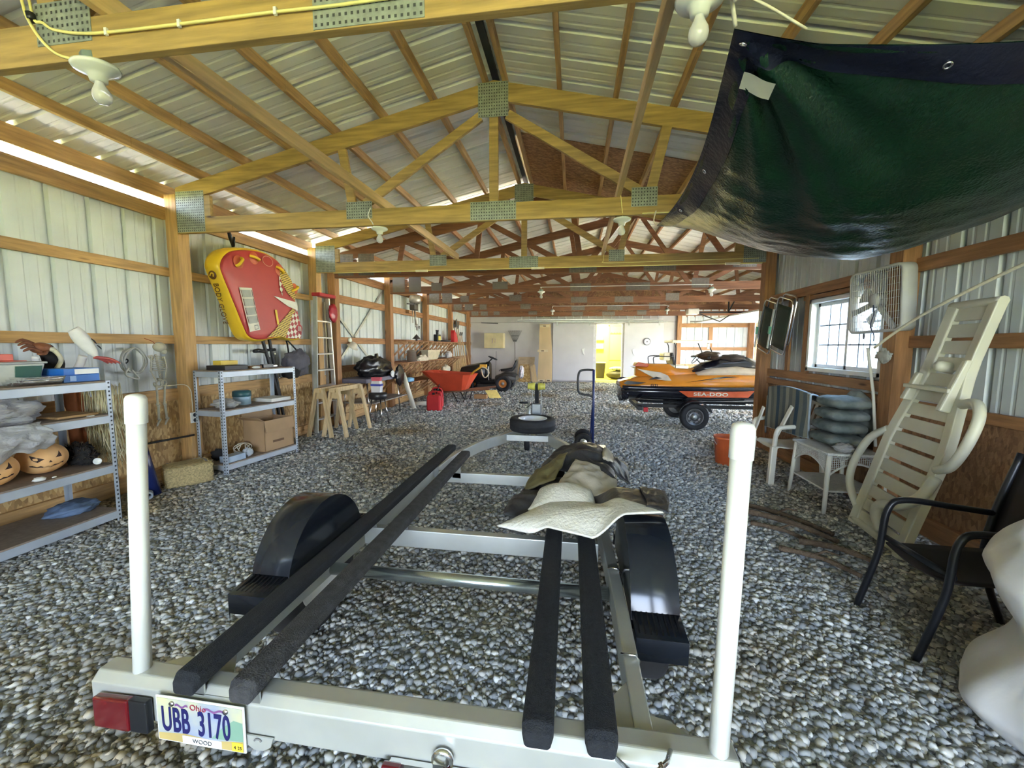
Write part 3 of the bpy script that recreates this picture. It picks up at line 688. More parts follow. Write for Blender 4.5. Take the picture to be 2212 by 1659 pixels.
# spare tyre lying on the tongue, winch post, jack
sp_ = thing('spare_tyre', (TC + .045, 4.76, .485), 'spare trailer tyre with white rim lying flat on the tongue', 'spare tyre')
c = V((TC + .045, 4.76, .580)); r, w = .275, .15
build(B().lathe([(r * .62, -w * .42), (r * .8, -w * .5), (r * .95, -w * .46), (r, -w * .3), (r * .985, -w * .1), (r, -w * .08), (r, w * .08), (r * .985, w * .1), (r, w * .3), (r * .95, w * .46), (r * .8, w * .5), (r * .62, w * .44), (r * .62, -w * .42)], c, Z3, 40), 'tyre', RUBBER, sp_)
build(B().lathe([(r * .625, -w * .40), (r * .625, w * .46), (r * .60, w * .46), (r * .57, w * .3), (r * .5, -w * .15), (r * .3, -w * .1), (r * .2, -w * .12), (.001, -w * .12)], c, Z3, 36), 'rim', mat('rim_white', (.72, .75, .78), .3, .1), sp_)
x, y = TC + .05, 5.28
wp = build(B().bar((x, y + .05, .48), (x, y - .05, 1.0), .05, .08, up=(0, 1, 0)), 'winch_post', BLACK, tl, bevel=.004)
for s in (-1, 1):
    build(B().bar((x + s * .06, y - .02, .62), (x + s * .055, y - .07, 1.0), .008, .03, up=(0, 1, 0)), 'winch_side_bar', GALV, wp)
    build(B().lathe([(.001, 0), (.05, 0), (.045, .05), (.035, .07), (.045, .09), (.001, .09)], (x + s * .02, y - .09, .985), (s, 0, 0), 16), 'bow_roller', mat('roller_yellow', (.55, .52, .10), .4), wp)
build(B().box(x - .06, y - .12, .58, x + .06, y - .02, .76), 'winch', mat('winch_grey', (.22, .24, .25), .4, .6), wp, bevel=.01)
build(B().bar((x - .06, y - .07, .76), (x - .13, y - .09, .70), .02, .01).cyl((x - .11, y - .09, .77), (x - .22, y - .09, .77), .014), 'winch_handle', BLACK, wp)
jx, jy = -.66, 5.72
jk = build(B().cyl((jx + .05, jy - .1, .30), (jx + .05, jy - .1, .72), .028), 'tongue_jack', GALV, tl)
build(B().bar((jx, jy - .14, .30), (TC, jy - .14, .44), .05, .02), 'jack_bracket', GALV, jk)
build(B().lathe([(.03, -.03), (.08, -.035), (.09, -.02), (.09, .02), (.08, .035), (.03, .03), (.03, -.03)], (jx + .02, jy, .09), (1, .2, 0), 18), 'jack_wheel', RUBBER, jk)
build(B().bar((jx + .07, jy - .04, .30), (jx + .06, jy, .09), .05, .008, up=(1, 0, 0)), 'wheel_fork', WHITE, jk)
# ------------------------------------------------------------------ bunched-up boat cover on the right bunks
VIN = mat('cover_vinyl', (.045, .047, .052), .42, 0, .3, 5, .5, 12); TAN = mat('cover_tan', (.50, .46, .37), .75, 0, .1, 6, .5, 14); FLEECE = mat('cover_fleece', (.78, .77, .70), .95, 0, .06, 5, .4, 60)
OLIVE = mat('cover_olive', (.17, .145, .06), .6, 0, .2, 5, .4, 14)
bc = thing('boat_cover', (.0, 2.8, .53), 'crumpled black, tan and white boat cover heaped on the right bunks', 'boat cover')
def cloth(name, m, pts_f, nu=46, nv=30, th=.008):
    return build(B().grid(pts_f, nu, nv), name, m, bc, solid=th, weld=False)
def nz(x, y, s=1., o=0): return noise.noise(V((x * s + o, y * s - o, o * .7)))
def drape(corners, bulge, seed, fr, amp):
    a, b_, c_, d_ = [V(q) for q in corners]
    def f(u, v):
        p = (a * (1 - u) + b_ * u) * (1 - v) + (d_ * (1 - u) + c_ * u) * v
        w1 = nz(u * 1.6, v * 2.2, fr * .6, seed); w2 = 1 - abs(nz(u * 2.4 + v, v * 2.4 - u * .7, fr * .9, seed + 3)) * 2.2
        p.z += bulge * (sin(pi * u) ** .5) * (sin(pi * v) ** .5) + amp * w1 + amp * .45 * w2 - .01
        p.x += amp * .9 * nz(u * .8, v * .8, fr, seed + 7); p.y += amp * .9 * nz(v * .8, u * .8, fr, seed + 11)
        ss = lambda a, b, t: (lambda q: q * q * (3 - 2 * q))(min(1, max(0, (t - a) / (b - a))))
        lo = .475 + .125 * ss(-.26, -.10, p.x) * (1 - ss(.14, .5, p.x) * ss(2.2, 2.6, p.y)) + .115 * ss(.10, .26, p.x) * (1 - ss(2.25, 2.5, p.y))
        p.z = lo + .004 * seed / 10 + (lambda h: .5 * (h + sqrt(h * h + .0012)))(p.z - lo)
        return p
    return f
cloth('vinyl_panel', VIN, drape([(-.24, 3.0, .56), (.28, 2.66, .62), (.36, 3.45, .58), (-.1, 3.5, .58)], .10, 1, 2.0, .06))
cloth('olive_panel', OLIVE, drape([(-.30, 2.60, .54), (-.10, 2.62, .63), (-.02, 3.05, .70), (-.27, 3.0, .57)], .03, 2, 1.6, .025))
cloth('vinyl_flap', VIN, drape([(.12, 2.95, .66), (.42, 2.9, .52), (.44, 3.4, .51), (.1, 3.5, .58)], .07, 4, 2.0, .05))
cloth('tan_panel', TAN, drape([(-.10, 2.42, .62), (.27, 2.34, .60), (.31, 2.80, .62), (.02, 2.86, .70)], .05, 5, 1.9, .035))
cloth('tan_stripe', TAN, drape([(.23, 2.98, .68), (.30, 2.96, .65), (.33, 3.3, .62), (.26, 3.34, .64)], .05, 15, 1.4, .02), 16, 20)
cloth('vinyl_under', VIN, drape([(-.38, 2.22, .53), (.40, 1.98, .53), (.36, 2.75, .55), (-.32, 2.7, .54)], .06, 6, 2., .03))
cloth('fleece_lining', FLEECE, drape([(-.39, 2.07, .53), (.10, 1.86, .57), (.44, 1.93, .68), (-.10, 2.36, .59)], .075, 8, .9, .02))
cloth('fleece_fold', FLEECE, drape([(-.24, 2.22, .57), (.13, 2.14, .62), (.12, 2.42, .64), (-.18, 2.50, .60)], .07, 9, 1.1, .018))
cloth('vinyl_tail', VIN, drape([(.36, 1.98, .705), (.46, 1.92, .69), (.50, 2.22, .68), (.38, 2.3, .69)], .02, 10, 2.2, .03), 20, 20)
# ------------------------------------------------------------------ hand truck standing beside the tongue
ht = thing('hand_truck', (.25, 5.74, 0), 'tall dark blue hand truck with D-shaped handle beside trailer tongue', 'hand truck')
BLU = mat('blue_paint', (.02, .035, .13), .35)
x, y = .295, 5.78
build(B().tube([(x, y, .03), (x - .004, y, .7), (x - .012, y, 1.175)], .017, 10), 'upright', BLU, ht)
build(B().tube(spline([(x - .012, y, 1.17), (x - .12, y, 1.172), (x - .20, y, 1.15), (x - .225, y, 1.06), (x - .222, y, .92), (x - .205, y, .85), (x - .15, y, .825), (x - .08, y, .82), (x - .008, y, .79)], 5), .015, 8), 'handle', BLACK, ht)
build(B().cyl((x - .04, y + .02, .15), (x - .04, y + .3, .15), .01).tube([(x - .02, y, .08), (x - .02, y + .34, .08), (x, y + .34, .6)], .013, 8), 'axle_frame', BLU, ht)
for dy in (.02, .34):
    w_ = B().lathe([(.07, -.03), (.11, -.036), (.13, -.02), (.132, .02), (.11, .036), (.07, .03), (.07, -.03)], (x - .13, y + dy, .132), (.35, 1, 0), 20)
    wq = build(w_, 'wheel', RUBBER, ht)
    build(B().lathe([(.001, -.022), (.03, -.024), (.04, -.012), (.072, -.022), (.072, .022), (.001, .022)], (x - .13, y + dy, .132), (.35, 1, 0), 18), 'rim', CHROME, wq)
build(B().bar((x - .13, y + .18, .132), (x, y + .18, .2), .3, .02), 'wheel_bracket', BLU, ht)
build(B().box(x, y, .015, x + .2, y + .36, .025), 'toe_plate', BLU, ht)
# ------------------------------------------------------------------ boltless steel shelving along the left wall
PB_ = mat('particle_board', (.25, .195, .15), .75, 0, .15, 30)
SLOT = mat('slot_dark', (.03, .033, .037), .6)
def shelving(label, x0, x1, y0, y1, zs, H, rot=0, piv=None, bh=.062, decks=None):
    r = thing('steel_shelving', ((x0 + x1) / 2, (y0 + y1) / 2, 0), label, 'shelving')
    for x, sx in ((x0, 1), (x1, -1)):
        for y, sy in ((y0, 1), (y1, -1)):
            b = B().box(x, y, 0, x + sx * .036, y + sy * .003, H).box(x, y, 0, x + sx * .003, y + sy * .036, H)
            u = build(b, 'upright', STEEL, r)
            h = B()
            for k in range(int(H / .035)):
                z = .02 + k * .035
                h.box(min(x, x - sx * .0012), min(y + sy * .011, y + sy * .023), z, max(x, x - sx * .0012), max(y + sy * .011, y + sy * .023), z + .014)
                h.box(min(x + sx * .011, x + sx * .023), min(y, y - sy * .0012), z, max(x + sx * .011, x + sx * .023), max(y, y - sy * .0012), z + .014)
            build(h, 'perforation_pattern', SLOT, u, weld=False)
    for z in zs:
        bm = B().box(x0 + .004, y0 + .03, z - bh / 2, x0 + .02, y1 - .03, z + bh / 2).box(x1 - .02, y0 + .03, z - bh / 2, x1 + .001, y1 - .03, z + bh / 2)
        bm.box(x0 + .03, y0 + .004, z - bh / 2, x1 - .03, y0 + .02, z + bh / 2).box(x0 + .03, y1 - .02, z - bh / 2, x1 - .03, y1 - .004, z + bh / 2)
        be = build(bm, 'shelf_frame', STEEL, r, bevel=.003)
        build(B().box(x0 + .005, y0 + .005, z + bh / 2, x1 - .004, y1 - .005, z + bh / 2 + .012), 'shelf_board', decks or PB_, be)
    if rot: r.rotation_euler.z = rot
    return r
shelving('grey steel shelving holding the grinning pumpkins', -4.31, -3.784, 1.56, 2.82, (.066, .46, .88, 1.157), 1.2)
sb = shelving('grey steel shelving under the red and yellow inflatable', -.2, .2, -.54, .54, (.085, .71, 1.16), 1.2)
sb.location = (-4.045, 4.565, 0); sb.rotation_euler.z = -.115
def sbp(x, y, z):   # a point on the second unit: across, along, up
    c, s = cos(-.115), sin(-.115); return V((-4.045 + c * x - s * y, 4.565 + s * x + c * y, z))
TOP, Z3_, Z2_, Z1_ = 1.201, .923, .503, .11
# --- top shelf of the first unit
def cbox(name, m, label, cat, x0, y0, z0, x1, y1, z1, group=None, bevel=.003, **k): return solo(B().box(x0, y0, z0, x1, y1, z1), name, m, label, cat, group, bevel=bevel, **k)
cbox('storage_box', mat('dark_red_brown', (.07, .02, .015), .5), 'dark brown box at the left end of the top shelf', 'box', -4.29, 1.75, TOP, -4.05, 2.16, TOP + .22)
tb = thing('plastic_tote', (-4.05, 2.36, TOP), 'pale tote with dark green label on the top shelf', 'box')
build(B().hexa([(-4.11, 2.2, TOP), (-3.99, 2.2, TOP), (-3.99, 2.5, TOP), (-4.11, 2.5, TOP), (-4.12, 2.17, TOP + .15), (-3.97, 2.17, TOP + .15), (-3.97, 2.53, TOP + .15), (-4.12, 2.53, TOP + .15)]), 'tub', mat('pale_tub', (.55, .57, .53), .4), tb, bevel=.008)
build(B().box(-4.13, 2.16, TOP + .15, -3.96, 2.54, TOP + .165), 'lid', mat('tub_lid', (.35, .36, .35), .4), tb, bevel=.004)
build(B().hexa([(-3.985, 2.36, TOP + .012), (-3.980, 2.36, TOP + .012), (-3.980, 2.495, TOP + .012), (-3.985, 2.495, TOP + .012), (-3.973, 2.36, TOP + .135), (-3.966, 2.36, TOP + .135), (-3.966, 2.51, TOP + .135), (-3.973, 2.51, TOP + .135)]), 'label_print', mat('label_green', (.03, .11, .08), .5), tb)
lb_ = solo(B().box(-4.28, 2.36, TOP, -4.15, 2.54, TOP + .17).box(-4.27, 2.38, TOP + .17, -4.16, 2.47, TOP + .22), 'toy_bin', mat('coral', (.75, .16, .11), .45), 'coral red plastic bin behind the green-labelled tote', 'bin', bevel=.006)
lb_.location.x -= .0
bt = thing('pill_bottle', (-4.145, 2.585, TOP), 'small white bottle behind the blue boxes', 'bottle')
build(B().lathe([(.001, 0), (.025, 0), (.025, .15), (.018, .165), (.018, .175)], (-4.145, 2.585, TOP), Z3, 16), 'body', WHITE, bt)
build(B().cyl((-4.145, 2.585, TOP + .17), (-4.145, 2.585, TOP + .20), .021), 'cap', WHITE, bt)
BLUEB = mat('box_blue', (.02, .15, .52), .45, 0, .15, 6)
b1 = thing('blue_box', (-3.93, 2.67, TOP), 'lower of the two flat blue boxes on the top shelf', 'box')
build(B().box(-4.1, 2.56, TOP, -3.86, 2.80, TOP + .055), 'carton', BLUEB, b1, bevel=.002)
build(B().box(-3.8605, 2.60, TOP + .008, -3.858, 2.64, TOP + .048), 'label_print', mat('label_lightblue', (.3, .5, .8), .5), b1)
b2 = thing('blue_box', (-3.94, 2.67, TOP + .055), 'upper blue box with a white side panel on the top shelf', 'box')
build(B().box(-4.09, 2.57, TOP + .0555, -3.87, 2.81, TOP + .105), 'carton', BLUEB, b2, bevel=.002)
build(B().box(-3.8715, 2.64, TOP + .060, -3.8675, 2.805, TOP + .10), 'label_print', WHITE, b2)
ft = thing('foil_tray', (-3.9, 2.4, TOP), 'stack of shiny foil trays at the front of the top shelf', 'tray')
for k in range(3):
    z = TOP + .0155 * k
    build(B().prism([(-.07, .0), (.07, .0), (.085, .028), (-.085, .028)], (-3.875, 2.27 + .02 * k, z), (1, 0, 0), (0, 0, 1), -.24 + .01 * k), 'tray', mat('foil', (.8, .8, .8), .2, 1, .1, 12, .3, 20), ft, bevel=.003)
# Halloween props standing at the back of that shelf
hp = thing('monster_hand', (-4.19, 2.72, TOP), 'brown clawed monster hand prop in a black sleeve', 'Halloween prop')
SKB = mat('monster_skin', (.20, .07, .03), .6, 0, .3, 12, .4, 30)
hb = B().ell((-4.17, 2.64, 1.465), (.05, .07, .045), 14, 10)
build(hb, 'palm', SKB, hp)
for k in range(4):
    a = -4.20 + .022 * k; zz = 1.515 - .022 * k
    build(B().tube(spline([(a, 2.62, zz - .02), (a + .01, 2.55, zz + .012), (a + .02, 2.50, zz - .008)], 4), [.014, .014, .013, .012, .012, .011, .010, .008, .005], 8), 'finger', SKB, hp)
build(B().tube(spline([(-4.15, 2.66, 1.45), (-4.11, 2.62, 1.42), (-4.10, 2.57, 1.42)], 4), [.016, .016, .015, .013, .012, .011, .010, .008, .005], 8), 'thumb', SKB, hp)
BCLO = mat('black_cloth', (.012, .011, .011), .9, 0, .4, 8, .5, 15)
build(B().tube(spline([(-4.19, 2.67, 1.47), (-4.19, 2.70, 1.42), (-4.20, 2.73, 1.34), (-4.21, 2.70, 1.27), (-4.21, 2.66, TOP + .025)], 4), [.045, .05, .052, .054, .056, .058, .06, .062, .064, .066, .068, .07, .07, .07, .07, .07, .07], 14), 'sleeve', BCLO, hp)
BONE = mat('bone_plastic', (.62, .57, .40), .55, 0, .15, 10)
build(B().tube(spline([(-4.13, 2.69, 1.45), (-4.125, 2.72, 1.41), (-4.125, 2.73, 1.36), (-4.13, 2.70, 1.30)], 4), .016, 8).ell((-4.13, 2.685, 1.455), (.02, .022, .02), 10, 8), 'bone', BONE, hp)
gh = thing('ghost_prop', (-4.1, 2.93, TOP), 'tilted white ghost head prop with slit eyes and red claws', 'Halloween prop')
b = B(); ax = V((.06, .16, -.20)).normalized(); rings = []
for i in range(15):
    t = i / 14; c = V((-4.12, 2.83, 1.62)) + V((.05, .12, -.24)) * t; r = .058 * sin(pi * min(1, .12 + t * .9)) ** .5 * (1.05 - .35 * t) + .004
    u = V((1, 0, .3)).normalized(); w = V((-.2, .8, .5)).normalized()
    rings.append([c + (u * cos(2 * pi * k / 16) + w * sin(2 * pi * k / 16)) * r for k in range(16)])
build(b.loft(rings), 'mask', mat('ghost_white', (.80, .80, .78), .6), gh)
for q in (((-4.055, 2.905, 1.545), (-4.04, 2.93, 1.50)), ((-4.05, 2.94, 1.49), (-4.035, 2.96, 1.455))): build(B().tube([q[0], (V(q[0]) + V(q[1])) / 2 + V((.006, 0, 0)), q[1]], [.003, .006, .003], 6), 'eye_slit', BLACK, gh)
for k in range(4): build(B().tube(spline([(-4.08 + .01 * k, 2.93, 1.385), (-4.05 + .02 * k, 2.96 + .01 * k, 1.37), (-4.03 + .025 * k, 3.0 + .012 * k, 1.33)], 3), [.014, .013, .012, .011, .010, .008, .005], 7), 'claw', mat('claw_red', (.45, .09, .08), .5), gh)
build(B().tube(spline([(-4.09, 2.86, 1.40), (-4.12, 2.845, 1.31), (-4.15, 2.79, TOP + .02)], 4), [.028, .028, .028, .028, .028, .028, .028, .03, .03], 12), 'gown', mat('gown_white', (.62, .60, .60), .8), gh)
# --- second shelf: dark slat and a big cloudy plastic bag spilling over
FILM = film_mat('plastic_film', (.62, .63, .64), .62)
pb = thing('plastic_bag', (-3.95, 2.32, Z3_), 'big cloudy plastic bag spilling over the second shelf edge', 'bag')
build(B().lump((-4.0, 2.2, Z3_ + .085), (.18, .25, .12), 3, .3, 2.2, 40, 26, flat=Z3_ + .004), 'bag', FILM, pb, weld=False)
build(B().grid(lambda u, v: V((-3.765 + .05 * sin(v * 3.0) + .03 * nz(u * 4, v * 3, 1.5, 2), 1.93 + .44 * u + .05 * nz(u * 3, v * 4, 1.3, 5), Z3_ + .02 - (.30 - .12 * u + .05 * nz(u * 5, 1, 1.2, 8)) * v)), 40, 26), 'bag_skirt', FILM, pb, solid=.003, weld=False)
build(B().lump((-4.08, 2.16, Z3_ + .07), (.11, .16, .075), 7, .2, 3, flat=Z3_ + .006), 'contents', mat('bag_content', (.12, .06, .08), .7), pb)
cbox('wooden_lath', WY, 'thin wooden board lying on the second shelf', 'board', -4.2, 2.5, Z3_ + .001, -3.86, 2.77, Z3_ + .018)
cbox('paper_tag', WHITE, 'white paper tag on the second shelf edge', 'tag', -3.83, 2.66, Z3_, -3.80, 2.70, Z3_ + .006)
# --- third shelf: pumpkins, black feather garland
PUMP = mat('pumpkin_foam', (.72, .36, .12), .6, 0, .14, 4, .15, 20, col2=(.86, .55, .27))
def pumpkin(c, r, face, label, az, dy=0):
    p = thing('pumpkin', (c[0], c[1], Z2_), label, 'pumpkin', 'carved foam pumpkins on the third shelf')
    cz = Z2_ + r * .86; cc = V((c[0], c[1], cz))
    def srf(t, e, k=1.): # azimuth, elevation -> skin
        rr = r * (1 - .045 * (1 - abs(sin(t * 5))) * cos(e)) * (1 - .10 * max(0, sin(e)) ** 8)
        return cc + V((cos(e) * cos(t) * rr, cos(e) * sin(t) * rr, sin(e) * rr * .84)) * k
    build(B().grid(lambda u, v: srf(2 * pi * u, pi * (v - .5)), 50, 24, cu=True), 'shell', PUMP, p)
    for nm, poly in face:
        n = len(poly); mid = (sum(a for a, _ in poly) / n, sum(e for _, e in poly) / n)
        bb = B(); 
        den = []
        for i in range(n):
            a, e = poly[i], poly[(i + 1) % n]
            for k in range(4): den.append((a[0] + (e[0] - a[0]) * k / 4, a[1] + (e[1] - a[1]) * k / 4))
        vs = [srf(az + a, e, 1.012) for a, e in den]
        bb.add(vs, [tuple(range(len(vs)))])
        build(bb, nm, mat('carving_dark', (.035, .012, .008), .7), p)
    build(B().tube([cc + Z3 * r * .72, cc + Z3 * r * .86 + V((.01, 0, 0)), cc + Z3 * r * .93 + V((.025, .01, 0))], [.02, .014, .012], 8), 'stem', mat('pumpkin_stem', (.25, .18, .08), .8), p)
    return p
def teeth(a0, a1, e0, n, w, arch):
    top = [(a0 + (a1 - a0) * i / n, e0 + arch * (2 * i / n - 1) ** 2 + (.035 if i % 2 else -.03)) for i in range(n + 1)]
    return top + [(a, e - w - (.04 if i % 2 else 0)) for i, (a, e) in enumerate(top[::-1])]
face = [('eye', [(-.62, .42), (-.05, .10), (-.30, -.08), (-.5, .12)]), ('eye', [(.62, .50), (.66, .12), (.38, .10), (.5, .25)]), ('nose', [(.16, .0), (.24, -.14), (.09, -.14)]), ('mouth', teeth(-.62, .75, -.40, 10, .07, .20))]
pumpkin((-4.03, 2.49), .142, face, 'grinning orange pumpkin standing beside the black garland', -.42)
pumpkin((-3.98, 2.17), .142, face, 'grinning orange pumpkin cut by the left edge of the photo', -.35)
bo = thing('black_garland', (-4.02, 2.715, Z2_), 'fluffy black feather garland bundled beside the pumpkins', 'garland')
build(B().lump((-4.03, 2.735, Z2_ + .075), (.12, .065, .10), 5, .35, 3.5, 40, 26, flat=Z2_ + .003), 'core', BCLO, bo)
fe_ = B()
for k in range(260):
    t = R.uniform(0, 2 * pi); e = R.uniform(0, 1.5); d = V((cos(e) * cos(t), cos(e) * sin(t), sin(e)))
    p = V((-4.03, 2.715, Z2_ + .06)) + V((d.x * .14, d.y * .075, d.z * .10)); q = p + (d + V((R.uniform(-.6, .6), R.uniform(-.6, .6), R.uniform(-.5, .5)))).normalized() * R.uniform(.02, .045)
    q.z = max(q.z, Z2_ + .004); fe_.tube([p, q], [.003, .0008], 3, False)
build(fe_, 'feathers', mat('feather_brown', (.05, .035, .025), .8, 0, .6, 30), bo, weld=False)
solo(B().lathe([(.001, .0), (.026, .0), (.028, .006), (.024, .016), (.02, .009), (.001, .009)], (-3.86, 2.73, Z2_ + .035), (1, -.5, .35), 18), 'jar_lid', WHITE, 'round white lid lying against the black garland', 'lid')
for i, (x, y, s, lab) in enumerate(((-3.83, 2.34, .028, 'crumpled white wrapper in front of the pumpkins'), (-3.82, 2.42, .01, 'tiny white scrap beside the wrapper'))):
    solo(B().lump((x, y, Z2_ + s * .45), (s * .9, s * 1.3, s * .6), i, .3, 3, 14, 10, flat=Z2_ + .001), 'wrapper', WHITE, lab, 'litter')
# scarecrow cloth and raffia hanging at the end of the unit
sc_ = thing('scarecrow', (-4.2, 2.95, .55), 'orange scarecrow cloth with pale raffia hanging behind the shelving', 'Halloween prop')
build(B().grid(lambda u, v: V((-4.38 + .16 * u + .03 * sin(u * 18), 2.905 + .05 * sin(u * 7) + .03 * nz(u * 3, v * 3, 1.5, 1), 1.13 - .50 * v + .03 * sin(u * 25))), 40, 18), 'cloth', mat('scare_cloth', (.42, .14, .05), .85, 0, .35, 6), sc_, solid=.006)
rf = B()
for k in range(90):
    x = R.uniform(-4.22, -3.92); y = 2.90 + R.uniform(0, .10); z = 1.17 - R.uniform(0, .06)
    pts = [(x, y, z), (x + R.uniform(-.02, .03), y + R.uniform(-.02, .03), z - .25), (x + R.uniform(-.04, .05), y + R.uniform(-.02, .06), z - .5), (x + R.uniform(-.05, .07), y + R.uniform(-.02, .08), z - R.uniform(.6, .74))]
    rf.tube(spline(pts, 3), [.0035] * 9 + [.0015], 3, False)
build(rf, 'raffia', mat('raffia', (.62, .56, .36), .8, 0, .3, 20), sc_, weld=False)
solo(B().lump((-4.08, 2.68, .085 + .06), (.13, .17, .055), 11, .22, 2.5, flat=.111), 'denim_bundle', mat('denim', (.10, .15, .24), .85, 0, .4, 6, .4, 30), 'folded blue-grey cloth bundle on the lowest shelf', 'cloth')
# ------------------------------------------------------------------ straw bale, blue tube, rod, pipe
STRAW = mat('straw', (.50, .40, .19), .8, 0, .35, 24, .9, 45, (1, 3, 3))
ba = thing('straw_bale', (-4.12, 3.74, 0), 'small straw bale in shiny wrap at the foot of the post', 'straw bale')
A, Bb = V((-4.09, 3.47, 0)), V((-3.86, 3.82, 0)); d = (Bb - A).normalized(); nrm = V((-d.y, d.x, 0)) * 1.0
bb = B()
def bale(u, v):
    t = 2 * pi * u; e = pi * (v - .5); p = lambda c_, k=.28: (abs(c_) ** k) * (1 if c_ > 0 else -1)
    q = V((p(cos(e)) * p(cos(t)), p(cos(e)) * p(sin(t)), p(sin(e)))); k = 1 + .05 * noise.noise(q * 3) + .04 * noise.noise(q * 9)
    return A + d * .21 + nrm * .17 + V((0, 0, .112)) + (d * q.x * .205 + nrm * q.y * .165 + Z3 * q.z * .112) * k
build(bb.grid(bale, 60, 40, cu=True), 'straw', STRAW, ba)
st = B()
for k in range(420):
    q = bale(R.random(), R.uniform(.12, .95)); dd = V((R.uniform(-1, 1), R.uniform(-1, 1), R.uniform(-.5, .6))).normalized() * R.uniform(.02, .05)
    if q.z + dd.z > .01: st.tube([q, q + dd], [.0016, .001], 3, False)
build(st, 'loose_straw', mat('straw_stalk', (.60, .48, .22), .75, 0, .3, 30), ba, weld=False)
build(B().grid(lambda u, v: bale(.95 + .5 * u, .84 + .06 * v) * 1 + Z3 * .004, 30, 6), 'wrap', FILM, ba, weld=False)
DBLUE = mat('dark_blue_vinyl', (.012, .022, .10), .22, 0, .15, 5)
bl = solo(B().tube([(-4.125, 3.36, .0), (-4.20, 3.35, .35), (-4.29, 3.34, .74)], [.072, .07, .066], 22), 'rolled_mat', DBLUE, 'glossy dark blue roll standing beside the straw bale', 'roll')
solo(B().lathe([(.022, -.10), (.035, -.10), (.035, .0), (.022, .0), (.022, -.09), (.022, -.10)], (-4.0, 3.22, .05), V((.75, -.62, 0)), 20), 'pipe_offcut', mat('pipe_grey', (.30, .34, .37), .5), 'short grey pipe on the gravel at the foot of the blue roll', 'pipe')
solo(B().tube([(-4.24, 3.43, .50), (-4.27, 3.98, .47)], .011, 8), 'iron_rod', mat('dark_iron', (.03, .028, .027), .5, .5), 'dark iron rod between blue roll and wall post', 'rod')
# ------------------------------------------------------------------ skeleton and hose coil hung on the wall
BN = mat('skeleton_plastic', (.42, .40, .31), .5, 0, .15, 12)
sk = thing('toy_skeleton', (-4.38, 3.69, .62), 'small plastic skeleton hanging from the wall board beside the post', 'Halloween prop')
sx, sy = -4.36, 3.70
build(B().ell((sx, sy + .04, 1.47), (.05, .062, .052), 18, 12).ell((sx + .012, sy + .07, 1.425), (.032, .03, .03), 12, 8), 'skull', BN, sk)
sp2 = B()
for k in range(13): sp2.ell((sx - .015, sy + .005 + .003 * k, 1.385 - .021 * k), (.011, .014, .011), 8, 6)
build(sp2, 'spine', BN, sk)
for k in range(7):
    rr = .034 + .028 * sin(pi * (k + 1) / 9); zz = 1.365 - .022 * k
    build(B().tube([(sx + .035 * cos(a) * rr / .05 , sy + .01 + rr * 1.15 * sin(a), zz - .012 * cos(a)) for a in [2 * pi * i / 16 for i in range(16)]], .0042, 5, closed=True), 'rib', BN, sk)
build(B().prism([(-.05, 0), (-.01, -.055), (.02, -.05), (.0, .01)], (sx - .02, sy - .03, 1.38), (0, 1, 0), (0, 0, 1), .006), 'shoulder_blade', BN, sk)
build(B().tube([(sx, sy + .045 * cos(a), 1.09 + .042 * sin(a)) for a in [pi * .95 + 1.6 * pi * i / 10 for i in range(11)]], .013, 7).tube(arc((sx + .01, sy + .0, 1.085), .03, 0, 2 * pi, 12, (0, 1, 0)), .008, 6).tube(arc((sx + .01, sy + .05, 1.085), .03, 0, 2 * pi, 12, (0, 1, 0)), .008, 6), 'pelvis', BN, sk)
def bone(nm, a, b_, r=.008): 
    a, b_ = V(a), V(b_); build(B().tube([a, a + (b_ - a) * .12, a + (b_ - a) * .88, b_], [r * 1.7, r, r, r * 1.7], 8), nm, BN, sk)
for s, ky, fy in ((-1, -.03, -.01), (1, .0, .04)):
    h = (sx + .01, sy + .015 + s * .045, 1.065); kn = (sx + .03, sy + ky + s * .02, .86); an = (sx + .0, sy + fy + s * .018, .70)
    bone('thigh', h, kn, .010); bone('shin', kn, an, .007); bone('shin', V(kn) + V((0, .016, 0)), V(an) + V((0, .012, 0)), .005)
    build(B().tube([V(an) + V((0, .02, 0)), V(an) + V((.02, -.02, -.03)), V(an) + V((.05, -.06, -.055))], [.012, .011, .007], 8), 'foot', BN, sk)
bone('upper_arm', (sx + .01, sy - .06, 1.37), (sx + .02, sy - .085, 1.22)); bone('forearm', (sx + .02, sy - .085, 1.22), (sx + .03, sy - .04, 1.10), .006)
bone('upper_arm', (sx + .01, sy + .075, 1.37), (sx + .015, sy + .085, 1.25))
bone('forearm', (sx + .015, sy + .085, 1.25), (sx + .02, sy + .06, 1.13), .006)
build(B().tube(spline([(XL + .045, sy - .03, 1.56), (sx - .01, sy - .01, 1.52), (sx, sy + .01, 1.44)], 4), .003, 5), 'hanging_string', mat('red_string', (.35, .05, .02), .7), sk)
hc = thing('coiled_hose', (-4.4, 3.52, 1.15), 'grey-white hose coil hanging on the wall next to the skeleton', 'hose')
cb = B(); pts = []
for k in range(120):
    a = 2 * pi * k / 24; pts.append((-4.447 + .008 * (k / 24), 3.53 + (.11 + .006 * sin(k)) * cos(a) + .01 * sin(k * .37), 1.33 + (.125 + .008 * cos(k * 1.3)) * sin(a)))
build(cb.tube(pts, .009, 6), 'hose', mat('hose_grey', (.50, .51, .46), .5, 0, .15, 10), hc)
build(B().tube(spline([(-4.40, 3.45, 1.26), (-4.39, 3.41, 1.20), (-4.39, 3.47, 1.16), (-4.4, 3.54, 1.15), (-4.4, 3.48, 1.24)], 5), .008, 6), 'hose_end', mat('hose_grey2', (.58, .58, .53), .5), hc)
build(B().tube(arc((-4.42, 3.45, 1.33), .02, 0, 2 * pi, 10, (1, 0, 0), (0, .3, 1)), .006, 6, closed=True), 'tie', BLACK, hc)
